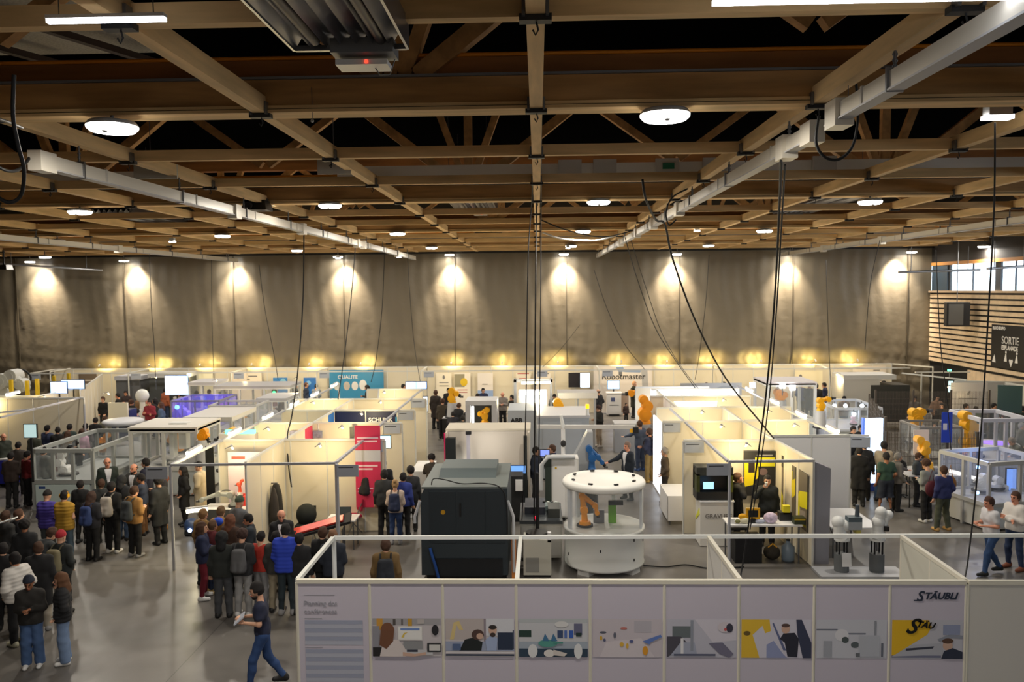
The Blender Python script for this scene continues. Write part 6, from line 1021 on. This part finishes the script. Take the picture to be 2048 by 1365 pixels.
def person(u, v, h, face, ps, top, tc, bot, bc, hair, hc, sc, label, skin=0, ex=(), group=None, xy=None, z=0.):
    x, y = xy if xy else at(u, v, h+z) if ps != 'sit' else at(u, v, h-.44+z)
    rz = math.radians(face+random.uniform(-6, 6)); t = thing('person', label, 'person', (x, y, z), rz, group); s = h/1.79; t.scale = (s*random.uniform(.96, 1.04), s, s); S = POSES[ps]
    inst('body', cached(body_mesh, ps), SKINS[skin], t)
    inst(TN[top], cached(top_mesh, ps, top), fab(tc), t); inst('trousers' if bot != 'shorts' else 'shorts', cached(bottom_mesh, ps, bot), fab(bc), t)
    for k in ('L', 'R'): inst('shoe', cached(shoe_mesh, ps, k), M(sc, .6), t)
    p, R = headfr(S)
    if hair != 'none': inst(HN.get(hair, 'hair'), cached(hair_mesh, hair), fab(hc), t, tuple(p), R.to_euler()).scale = (1.1, 1.1, 1.1)
    if 'beard' in ex: inst('beard', cached(beard_mesh), fab((40, 30, 26)), t, tuple(p), R.to_euler()).scale = (1.1, 1.1, 1.1)
    if 'shirt' in ex: inst('shirt', cached(shirt_mesh, ps), M((228, 228, 232), .8), t)
    if 'muffs' in ex:
        q = MB(); [q.cyl((s_*.075, .03, .02), (s_*.11, .03, .02), .045, YEL, n=14) for s_ in (-1, 1)]; q.tube([(.09*math.cos(a), .03, .03+.12*math.sin(a)) for a in np.linspace(0, math.pi, 10)], .01, YEL, 6); o = q.build('ear_defenders', t); o.location = tuple(p); o.rotation_euler = R.to_euler()
    hw = Vector((S['arms'][1][2]+S['arms'][0][2])/2); M4 = Matrix.LocRotScale(t.location, t.rotation_euler, t.scale)
    def held(name, lab, cat, fn, at_): 
        pt = M4 @ Vector(at_); o = thing(name, lab, cat, pt, rz); q = MB(); fn(q); q.build(name+'_body', o); return o
    for e in ex:
        if isinstance(e, tuple) and e[0] == 'pack':
            b = thing('backpack', e[2], 'backpack', (x, y, z), rz); b.scale = t.scale; inst('bag_body', cached(pack_mesh), fab(e[1]), b)
            for s_ in (-1, 1): q = MB(); q.tube(smooth([(s_*.1, .2, 1.4), (s_*.1, .08, 1.5), (s_*.11, -.1, 1.42), (s_*.13, -.15, 1.25), (s_*.15, 0, 1.12), (s_*.12, .18, 1.1)], 4), .017, fab([int(c*.6) for c in e[1]]), 6); q.build('strap', b)
        if isinstance(e, tuple) and e[0] == 'tablet': held('tablet', e[1], 'tablet', lambda q: q.box((0, -.08, .03), (.26, .02, .18), M((190, 196, 210), .4), R=Matrix.Rotation(-.9, 3, 'X')), hw)
        if isinstance(e, tuple) and e[0] == 'phone': held('phone', e[1], 'phone', lambda q: q.box((0, -.08, .05), (.075, .012, .15), BLACK, R=Matrix.Rotation(-.6, 3, 'X')), hw)
        if isinstance(e, tuple) and e[0] == 'cup': held('cup', e[1], 'cup', lambda q: q.cyl((0, -.04, .0), (0, -.04, .09), .03, WHITE, .036), Vector(S['arms'][1][2])+Vector((.06, 0, .06)))
    return t
K = (24, 24, 26); K2 = (34, 35, 38); NV = (32, 40, 70); JN = (70, 96, 138); JD = (40, 54, 84); GR_ = (120, 120, 122); BR = (74, 50, 36); BK = (26, 22, 22); WS = (226, 226, 224); TAN = (166, 122, 66); BGc = (196, 184, 160); GRY = (150, 150, 152)
P = person
# -- left foreground
P(58, 1150, 1.63, 20, 'phone', 'jacket', (40, 38, 36), 'wide', JN, 'beanie', (34, 40, 54), WS, 'woman in a dark knit cap and black jacket with wide blue jeans, front left', 2)
P(122, 1144, 1.63, -70, 'pocket', 'puffer', (30, 31, 34), 'wide', (112, 134, 168), 'long', (98, 66, 44), WS, 'long brown-haired woman in short black jacket and light blue jeans')
P(30, 1104, 1.74, -110, 'pocket', 'puffer', (214, 210, 204), 'straight', K, 'short', BK, (190, 186, 160), 'person in a puffy white jacket with black trousers at the left edge', 1)
P(76, 1083, 1.74, -150, 'stand', 'coat', K, 'straight', (160, 152, 138), 'short', BR, GRY, 'person in long black coat and beige trousers behind the white jacket')
P(120, 1062, 1.7, 170, 'pocket', 'jacket', (44, 48, 48), 'straight', K, 'beanie', (170, 40, 50), K, 'person wearing a red and navy beanie at the left crowd edge', ex=(('pack', (132, 124, 96), 'khaki backpack worn under a red beanie'),))
P(48, 1040, 1.74, 200, 'stand', 'jacket', K2, 'straight', K, 'curly', BK, K, 'dark curly-haired person in dark jacket at the left edge', 2); P(8, 1022, 1.72, 170, 'phone', 'jacket', (50, 50, 50), 'straight', K, 'short', BR, K, 'brown-haired person cut by the left edge below the blue table'); P(36, 1018, 1.72, 160, 'stand', 'jacket', (44, 44, 48), 'straight', K, 'short', (84, 56, 40), K, 'brown-haired person left of the blue-violet jacket'); P(5, 1085, 1.7, 200, 'stand', 'jacket', K, 'straight', K, 'short', BK, K, 'person in black half out of frame at the left edge'); P(70, 1055, 1.72, 150, 'lean', 'jacket', (60, 64, 66), 'straight', K, 'short', BR, K, 'person in dark grey bending forward among the left edge crowd')
P(92, 982, 1.72, 180, 'phone', 'puffer', (72, 60, 150), 'straight', (70, 74, 76), 'beanie', BK, K, 'person in a violet-blue puffy jacket and black cap seen from behind')
P(127, 981, 1.8, 180, 'phone', 'vest', (176, 136, 46), 'straight', (70, 88, 104), 'short', BK, K, 'person in mustard padded vest with yellow ear defenders', ex=('muffs',))
P(181, 983, 1.7, 175, 'phone', 'jacket', (40, 40, 46), 'straight', K, 'long', (60, 40, 32), K, 'long-haired person with a navy backpack seen from behind', ex=(('pack', (44, 62, 110), 'navy backpack on the long-haired person in the left crowd'),))
P(222, 963, 1.8, 178, 'stand', 'jacket', K, 'straight', K, 'short', BK, WS, 'person in black with a pale backpack in the left crowd', ex=(('pack', (186, 178, 166), 'pale cream backpack in the middle of the left crowd'),))
P(266, 972, 1.76, 160, 'phone', 'jacket', TAN, 'straight', K, 'short', BR, GRY, 'person in tan jacket with dark backpack in the left crowd', ex=(('pack', (62, 66, 68), 'dark grey backpack over a tan jacket'),))
P(243, 952, 1.7, 170, 'stand', 'jacket', K2, 'straight', (60, 80, 110), 'hood', K2, K, 'hooded person in dark grey between the pale and dark backpacks'); P(202, 958, 1.68, 190, 'stand', 'jacket', (50, 52, 52), 'straight', K, 'short', BR, K, 'short person in dark clothes left of the pale backpack'); P(160, 960, 1.66, 180, 'stand', 'jacket', K, 'slim', K, 'short', BK, K, 'dark-haired person squeezed beside the mustard vest')
P(214, 914, 1.83, 30, 'stand', 'suit', (44, 54, 48), 'straight', K, 'bald', (90, 84, 78), K, 'older balding man in a dark open suit and white shirt', 4, ('shirt',))
P(268, 926, 1.8, -20, 'point', 'suit', (66, 66, 64), 'straight', K, 'bald', (60, 50, 44), K, 'bald man in grey open jacket pointing with his hand', 4, ('shirt', 'beard'))
P(283, 947, 1.66, -80, 'reach', 'sweater', (58, 66, 86), 'straight', (110, 76, 42), 'short', BK, K, 'young visitor in blue-grey sweater and brown trousers facing left', 1)
P(292, 916, 1.82, -90, 'pocket', 'jacket', (34, 36, 54), 'straight', K, 'short', BK, K, 'black-haired man in navy with a white collar', 0, ('shirt',))
P(317, 955, 1.74, -120, 'stand', 'coat', (40, 42, 44), 'straight', K, 'curly', BK, K, 'person in dark knee-length coat standing left of the thin post')
P(324, 936, 1.7, -70, 'phone', 'coat', (48, 46, 50), 'slim', (50, 72, 112), 'long', (120, 62, 40), (160, 110, 50), 'auburn-haired woman in dark coat, jeans and tan boots')
P(366, 932, 1.68, -60, 'pocket', 'coat', (24, 24, 26), 'slim', K, 'long', BK, K, 'woman in a long black coat with long black hair right of the post', 1)
P(399, 924, 1.76, -90, 'pocket', 'coat', (186, 172, 148), 'straight', (190, 180, 160), 'beanie', BK, K, 'man in beige coat and dark cap looking left'); t_ = 0
# -- crowd at the front left booth
P(403, 1043, 1.66, 100, 'cross', 'jacket', (34, 42, 72), 'slim', (110, 24, 40), 'long', BR, WS, 'woman in navy jacket with burgundy trousers and white trainers')
P(405, 1017, 1.72, 150, 'stand', 'jacket', (140, 108, 62), 'straight', K2, 'short', (130, 96, 60), K, 'fair-haired person in tan coat behind the burgundy trousers'); P(440, 1013, 1.72, 175, 'phone', 'jacket', (156, 118, 66), 'straight', JD, 'short', (110, 84, 56), K, 'person in a tan jacket with bright blue hood', ex=('bluehood',))
t = thing('scarf', 'bright blue hood lying on the back of a tan jacket', 'hood', (*at(440, 1013, 1.72), 0), math.radians(175)); q = MB(); q.sph((0, .1, 1.4), (.12, .07, .1), M((50, 90, 220), .8)); q.build('hood', t)
P(476, 994, 1.76, 150, 'phone', 'jacket', (92, 94, 98), 'straight', K, 'beanie', (66, 78, 62), K, 'person in a green beanie and grey hooded jacket'); P(499, 1027, 1.66, -70, 'phone', 'jacket', (44, 52, 60), 'straight', K, 'short', BK, K, 'dark-haired young man looking down beside the cream wall', 1)
P(443, 1064, 1.72, 180, 'stand', 'jacket', (40, 44, 42), 'straight', (66, 68, 72), 'hood', K, K, 'hooded person in black with grey trousers in the front left group'); P(483, 1060, 1.74, 185, 'phone', 'jacket', (44, 45, 48), 'straight', (150, 150, 150), 'curly', (60, 40, 34), WS, 'person in black jacket and pale grey trousers seen from behind', ex=(('pack', (92, 92, 94), 'grey backpack slung in the front left group'),))
P(520, 1063, 1.62, 170, 'phone', 'sweater', (176, 52, 40), 'straight', (130, 130, 132), 'short', BK, K, 'youngster in a red hooded sweater'); P(570, 1048, 1.84, 180, 'phone', 'puffer', (44, 70, 190), 'slim', (40, 52, 58), 'short', BK, GRY, 'big man in a bright blue padded jacket seen from behind')
P(562, 1017, 1.78, 20, 'phone', 'jacket', (34, 34, 36), 'straight', K, 'bald', (150, 120, 100), K, 'bald man in black facing the camera in the front left booth', 4, ('shirt',))
P(645, 1053, 1.74, 170, 'stand', 'jacket', K, 'slim', K, 'short', BR, K, 'person in black right of the bright blue jacket'); P(665, 1060, 1.74, 190, 'phone', 'jacket', (36, 42, 54), 'slim', K, 'short', (120, 86, 62), K, 'brown-haired person in dark navy behind the white foreground rail'); P(598, 1066, 1.66, 180, 'stand', 'jacket', K2, 'slim', (60, 66, 72), 'short', BK, K, 'dark-haired person half hidden by the bright blue jacket'); P(551, 1062, 1.66, 180, 'stand', 'jacket', (58, 58, 56), 'straight', (150, 140, 118), 'short', BK, K, 'person in beige trousers between red and blue clothes')
P(771, 1077, 1.76, 182, 'stand', 'jacket', (112, 88, 52), 'straight', (80, 62, 44), 'short', BR, K, 'person in an ochre brown jacket behind the foreground wall', ex=(('pack', (38, 42, 50), 'dark backpack worn over an ochre brown jacket'),))
P(424, 1040, 1.6, 150, 'stand', 'jacket', (100, 40, 44), 'straight', JD, 'short', (90, 66, 46), (200, 170, 100), 'child in dark red behind the navy and burgundy woman'); P(460, 1028, 1.7, 160, 'stand', 'jacket', (70, 50, 40), 'straight', K, 'long', (110, 70, 50), K, 'brown-haired person in brown beside the bright blue hood')
# -- group beside the dark machine
P(738, 925, 1.84, 150, 'pocket', 'suit', (52, 58, 62), 'straight', (80, 92, 84), 'short', BK, K, 'tall man in dark suit beside the crimson banner', 1, (('pack', (36, 36, 38), 'black bag on the back of the suited man by the crimson banner'),)); P(766, 917, 1.84, 5, 'cross', 'tee', (30, 32, 38), 'straight', K, 'short', BR, K, 'man in black T-shirt facing the camera by the crimson banner')
P(768, 939, 1.82, 180, 'stand', 'jacket', (42, 44, 46), 'straight', K, 'short', BK, K, 'broad person in black with back turned by the crimson banner'); P(790, 960, 1.66, 178, 'phone', 'sweater', (196, 178, 164), 'slim', (44, 66, 110), 'bun', (176, 142, 100), GRY, 'blond woman in beige with jeans seen from behind', ex=(('pack', (40, 48, 76), 'navy backpack with a pink pocket on the blond woman'),))
P(821, 933, 1.76, 185, 'stand', 'jacket', (38, 40, 44), 'straight', K, 'curly', BK, K, 'curly dark-haired person left of the dark machine'); P(866, 908, 1.7, -160, 'lean', 'jacket', (50, 44, 36), 'straight', (60, 50, 40), 'curly', BK, K, 'dark-haired person leaning behind the dark machine'); P(806, 945, 1.7, 170, 'stand', 'jacket', (40, 56, 130), 'straight', K, 'short', BK, K, 'person with a blue collar beside the curly dark hair')
P(523, 1162, 1.78, -75, 'walk', 'tee', (36, 42, 66), 'slim', (44, 72, 120), 'short', BK, K, 'bearded man in navy T-shirt and jeans walking left with a tablet', 0, ('beard', ('tablet', 'pale tablet held by the bearded walking man')))
# -- centre aisle
P(1065, 862, 1.8, 70, 'reach', 'jacket', (42, 50, 66), 'straight', (60, 62, 64), 'short', BK, K, 'dark-haired man in dark blue left of the small blue laptop', xy=(-.1, 23.9)); P(1104, 866, 1.8, -80, 'ear', 'jacket', (44, 54, 82), 'straight', K2, 'short', BR, K, 'man in navy with his hand to his chin by the white post', xy=(.42, 24.2)); monitor(.18, 23.8, 1.5, .3, .22, 'small blue laptop screen between two men in navy', M((130, 150, 255), .4, em=.9), zf=.35)
P(1255, 883, 1.8, -50, 'point', 'suit', (34, 42, 54), 'straight', K, 'short', (120, 100, 90), K, 'man in navy suit and white shirt stretching out his arm', 4, ('shirt',)); P(1280, 841, 1.8, -150, 'reach', 'sweater', (74, 84, 104), 'straight', (58, 70, 96), 'short', BR, (60, 90, 150), 'man in blue-grey shirt and jeans in the centre aisle')
P(1299, 856, 1.82, -120, 'cross', 'sweater', (36, 38, 56), 'straight', (130, 106, 58), 'short', BR, (170, 136, 70), 'bearded man in dark jumper and khaki trousers', 1, ('beard', ('pack', (60, 40, 60), 'dark purple backpack on the khaki-trousered man'))); P(1330, 894, 1.74, -100, 'pocket', 'sweater', (84, 72, 58), 'straight', (50, 46, 42), 'short', (150, 146, 142), (80, 56, 40), 'grey-haired man in brown jumper and dark trousers')
P(1198, 811, 1.72, -60, 'phone', 'jacket', (36, 36, 34), 'slim', (190, 172, 150), 'curly', (50, 30, 26), (220, 216, 210), 'curly-haired woman in a black jacket in the centre aisle'); P(1197, 778, 1.76, -140, 'pocket', 'suit', (36, 38, 44), 'straight', K, 'bald', (90, 80, 70), K, 'man in black suit beside the pale kiosk'); P(1268, 762, 1.86, 60, 'pocket', 'coat', (38, 40, 32), 'slim', K, 'short', (170, 130, 100), K, 'tall man in long dark jacket below the robot arm banner'); P(1252, 806, 1.0, 30, 'stand', 'jacket', (60, 44, 40), 'slim', K, 'short', BK, K, 'small crouched figure in dark red below the tall man')
# -- crowded demo in the centre background
for r in [(871, 780, 1.84, 160, 'stand', 'coat', (44, 36, 32), 'person in a long dark coat at the aisle end of the left block'), (885, 798, 1.74, 170, 'stand', 'jacket', (70, 62, 50), 'person in brown check jacket in the centre crowd'), (900, 800, 1.72, 200, 'lean', 'jacket', K, 'person in black leaning over the centre counter'), (917, 806, 1.7, 150, 'phone', 'jacket', K2, 'person in black before the yellow counter robot'), (906, 822, 1.6, 190, 'lean', 'jacket', (30, 30, 40), 'bent person in dark navy at the rear of the centre crowd'), (938, 812, 1.7, 160, 'phone', 'jacket', K, 'dark-haired person left of the small white cell'), (926, 830, 1.66, 180, 'stand', 'jacket', (40, 44, 46), 'person in black hidden behind the beige machine booth')]:
    P(*r[:5], r[5], r[6], 'straight', K, random.choice(['short', 'curly']), random.choice([BK, BR]), K, r[7])
for r in [(897, 776, 1.75, 0, 'reach', K, 'person in black behind the yellow counter robot'), (953, 782, 1.74, 10, 'lean', K2, 'person bending behind the white counter'), (966, 776, 1.75, 20, 'stand', NV, 'person in navy behind the white counter'), (1005, 784, 1.7, 0, 'phone', (140, 132, 124), 'reddish-faced man in beige behind the small white cell'), (1024, 790, 1.72, -60, 'stand', K, 'dark figure just left of the grey drum machine'), (1110, 783, 1.7, 0, 'lean', (50, 60, 50), 'person in dark green right of the grey drum machine')]:
    P(*r[:5], 'jacket', r[5], 'straight', K, 'short' if r[0] != 1005 else 'bald', BK, K, r[6], 4 if r[0] == 1005 else 0)
# -- yellow stand
P(1474, 945, 1.78, 80, 'ear', 'jacket', K, 'straight', K, 'short', BR, K, 'man in black with his hand to his face inside the yellow stand', 4); P(1535, 950, 1.78, -10, 'drink', 'jacket', (34, 38, 38), 'straight', K, 'short', BK, K, 'man in black drinking from a cup in the yellow stand', 0, (('cup', 'white cup at the mouth of the man in black'),))
# -- right part
for r in [(1719, 893, 1.78, 175, 'stand', 'coat', K, K, 'short', 'person in long black coat in the dark doorway, nearer one'), (1729, 882, 1.8, 160, 'stand', 'jacket', K2, K, 'short', 'dark-clothed person deeper in the dark doorway'), (1768, 882, 1.82, 170, 'cross', 'sweater', (186, 174, 152), (44, 70, 110), 'short', 'man in beige sweater before the glowing white panel'), (1773, 904, 1.76, 180, 'apart', 'tee', (46, 72, 60), (34, 40, 54), 'short', 'man in a dark green top and shorts in the right aisle'), (1855, 920, 1.72, -150, 'phone', 'sweater', (140, 144, 140), K, 'curly', 'curly-haired visitor in grey sweater and white trainers'), (1888, 931, 1.74, -170, 'apart', 'sweater', (44, 50, 96), (74, 78, 62), 'short', 'visitor in navy sweater and olive trousers')]:
    P(r[0], r[1], r[2], r[3], r[4], r[5], r[6], 'shorts' if r[0] == 1773 else 'straight', r[7], r[8], BK if r[0] < 1800 else BR, {1855: WS, 1888: (190, 150, 90)}.get(r[0], K), r[9], 2 if r[0] == 1773 else 0)
P(1985, 992, 1.78, -80, 'walk', 'tee', (214, 214, 218), 'slim', (52, 80, 124), 'short', (76, 50, 40), K, 'man in white T-shirt and jeans striding left at the right edge', 4); P(2032, 982, 1.8, -70, 'cross', 'sweater', (226, 222, 216), 'slim', (44, 60, 92), 'short', (80, 54, 40), (130, 70, 44), 'man in white shirt with crossed arms at the right edge', 4)
for r in [(1602, 765, 1.76, 170, 'jacket', (40, 50, 90), 'person in blue behind the white portal cell'), (1619, 766, 1.84, 180, 'coat', K, 'left one of two tall figures in black before the blue screen'), (1633, 767, 1.84, 175, 'coat', K, 'right one of two tall figures in black before the blue screen'), (1650, 765, 1.78, -120, 'jacket', NV, 'person in navy right of the two tall black figures'), (1766, 761, 1.8, 60, 'jacket', (40, 44, 42), 'man with black backpack and yellow pouch at the rear right'), (1688, 792, 1.7, 0, 'jacket', (110, 90, 70), 'person in brown behind the blue-lit cell'), (1705, 852, 1.7, 20, 'jacket', K, 'person in black behind the tall plain white wall, left of three heads'), (1721, 849, 1.72, 10, 'jacket', K2, 'middle one of three heads above the tall plain white wall'), (1737, 852, 1.72, 0, 'jacket', (60, 66, 90), 'right one of three heads above the tall plain white wall')]:
    P(*r[:4], 'phone', r[4], r[5], 'straight', K, 'short', BK, K, r[6])
P(1413, 765, 1.8, 0, 'stand', 'jacket', K, 'straight', K, 'short', BR, K, 'head of a person over the grey banner, left one'); P(1447, 764, 1.8, 0, 'stand', 'jacket', (50, 70, 50), 'straight', K, 'curly', BK, K, 'head of a person in green over the grey banner')
for n, r in enumerate([(1884, 806, K2, 'leftmost head of the seated row at right'), (1912, 803, K, 'dark-haired onlooker second in the row at right'), (1931, 807, (60, 80, 110), 'onlooker in blue-grey in the row at right'), (1968, 796, (56, 48, 44), 'taller reddish-faced onlooker in brown in the row at right'), (1952, 812, (70, 84, 60), 'onlooker in green below the taller reddish face'), (1987, 806, K, 'dark-haired onlooker left of the burgundy jacket'), (2000, 804, (90, 32, 44), 'onlooker in burgundy in the row at right'), (2024, 812, K, 'red-haired man in black before the green screen board'), (2046, 812, (40, 50, 40), 'onlooker cut by the right edge'), (2043, 845, (96, 98, 90), 'grey-haired man in olive grey leaning at the right edge'), (1830, 792, (90, 84, 80), 'blurred figure inside the wire fence'), (1874, 790, (150, 120, 100), 'pale-clothed figure behind the wire fence')]):
    P(r[0], r[1], 1.72, random.choice([0, 170, 40, -40]) if n != 7 else 0, random.choice(['phone', 'stand', 'pocket']), 'jacket', r[2], 'straight', K, 'short', BK if n != 9 else GRY, K, r[3], 1 if n == 3 else 0)
P(2046, 870, 1.7, -90, 'lean', 'jacket', (110, 112, 104), 'straight', K, 'short', (150, 140, 130), K, 'man in grey reaching over the clear glass cell'); P(1795, 905, 1.7, 100, 'reach', 'jacket', (110, 106, 100), 'straight', K, 'short', (140, 136, 130), K, 'grey-haired person in grey beyond the beige sweater')
P(1835, 905, 1.6, 60, 'phone', 'jacket', (60, 66, 70), 'straight', K, 'short', BR, K, 'crouching visitor beside the right demo table')
# -- left middle, behind the glass cell
for r in [(6, 866, 1.78, 60, 'jacket', (52, 58, 50), 'bald', 4, 'bald reddish man in dark green at the left edge'), (35, 884, 1.7, 180, 'jacket', (70, 64, 60), 'short', 0, 'dark-haired person just behind the glass cell corner'), (68, 862, 1.76, 170, 'coat', (60, 62, 50), 'short', 0, 'person in dark green coat with fur collar at left'), (94, 850, 1.76, 160, 'sweater', (56, 66, 96), 'short', 0, 'person in navy jumper before the cream wall'), (115, 854, 1.74, 200, 'jacket', K, 'short', 0, 'person in black second before the cream wall'), (138, 848, 1.78, 180, 'jacket', (44, 60, 56), 'short', 0, 'dark-haired taller person before the cream wall'), (134, 862, 1.68, 180, 'coat', (136, 116, 84), 'long', 0, 'brown-haired woman in khaki coat'), (163, 857, 1.72, 180, 'sweater', (224, 178, 206), 'short', 0, 'person in a pink sweater with blue trousers'), (170, 847, 1.74, 190, 'jacket', (70, 60, 64), 'short', 0, 'person in dark plum beside the pink sweater'), (52, 902, 1.68, 150, 'sweater', (120, 34, 38), 'short', 0, 'person in dark red behind the glass of the left cell'), (86, 893, 1.84, 170, 'jacket', (108, 110, 106), 'short', 0, 'tall person in grey behind the glass of the left cell'), (190, 835, 1.72, 180, 'jacket', K, 'short', 0, 'dark-haired head just above the small round cell'), (209, 832, 1.72, 180, 'jacket', (90, 90, 70), 'short', 0, 'brown-haired head just above the small round cell'), (20, 905, 1.7, 190, 'jacket', (56, 44, 40), 'short', 0, 'person in brown at the left edge beside the blue table'), (150, 880, 1.7, 170, 'jacket', K2, 'short', 0, 'person in charcoal below the khaki coat')]:
    P(*r[:4], random.choice(['phone', 'stand']), r[4], r[5], 'straight', (50, 62, 100) if r[0] == 163 else K, r[6], BR if r[6] == 'long' or r[0] in (68, 209, 163) else BK, K, r[8], r[7])
# -- far left aisle crowd
fl = [(206, 793, K, 'man in black behind the white box machine'), (236, 786, K, 'person in black left in the far left aisle crowd'), (248, 808, (110, 60, 50), 'person in brick red in the far left aisle crowd'), (262, 800, (36, 36, 34), 'person in black with white scarf in the aisle crowd'), (277, 790, (130, 100, 70), 'person in light brown in the aisle crowd'), (287, 796, (176, 168, 110), 'person in a yellow-green hooded top'), (299, 800, (150, 50, 60), 'person in pinkish red in the aisle crowd'), (310, 796, K, 'broad person in black right in the aisle crowd'), (322, 804, (90, 110, 140), 'person in grey-blue beside the violet cell'), (252, 781, (50, 40, 40), 'dark-haired person rear left of the aisle crowd'), (285, 782, (180, 120, 110), 'person in pink at the rear of the aisle crowd'), (233, 812, (60, 30, 30), 'person in dark brown lowest in the aisle crowd'), (330, 776, (160, 90, 60), 'person in orange-brown left of the blue screen'), (342, 772, K, 'dark head in front of the blue screen, left one'), (364, 773, (40, 44, 60), 'dark head in front of the blue screen, right one'), (356, 782, (200, 196, 190), 'person in white with red lanyard before the blue screen'), (392, 782, (90, 110, 130), 'person in grey-blue inside the far white cell'), (418, 779, (60, 80, 110), 'person in blue beside the pale lit cell'), (446, 772, K, 'person in black in front of the red dot banner'), (418, 800, (190, 220, 230), 'person in pale blue lit by the screens'), (450, 790, (150, 70, 130), 'person in purple near the far white cell'), (273, 818, (44, 50, 90), 'person in dark jeans jacket front of the aisle crowd'), (590, 767, K, 'dark long-haired person under the blue poster'), (594, 782, (190, 196, 204), 'person in pale grey under the blue poster'), (612, 765, (40, 50, 70), 'person in navy by the small standing group'), (632, 768, (120, 130, 140), 'person in grey right of the blue poster'), (562, 792, (60, 50, 44), 'red-faced person in brown beside the grey box cell'), (115, 770, (60, 80, 160), 'person in blue before the dark curtain'), (188, 776, BR, 'brown head above the slanting grey machine'), (548, 778, (140, 60, 60), 'person in red inside the wide grey-roofed cell'), (806, 768, (60, 50, 50), 'reddish head left of the two small screens'), (735, 770, K, 'dark head in front of the wide blue banner'), (1232, 800, K, 'x')]
for n, r in enumerate(fl[:-1]):
    P(r[0], r[1], 1.74, random.choice([0, 170, 90, -80, 150]), random.choice(['phone', 'stand', 'pocket', 'cross']), random.choice(['jacket', 'sweater']), r[2], 'straight', random.choice([K, K2, JD]), random.choice(['short', 'short', 'curly', 'long']), random.choice([BK, BR, (90, 60, 44)]), K, r[3], random.choice([0, 0, 1, 4]))
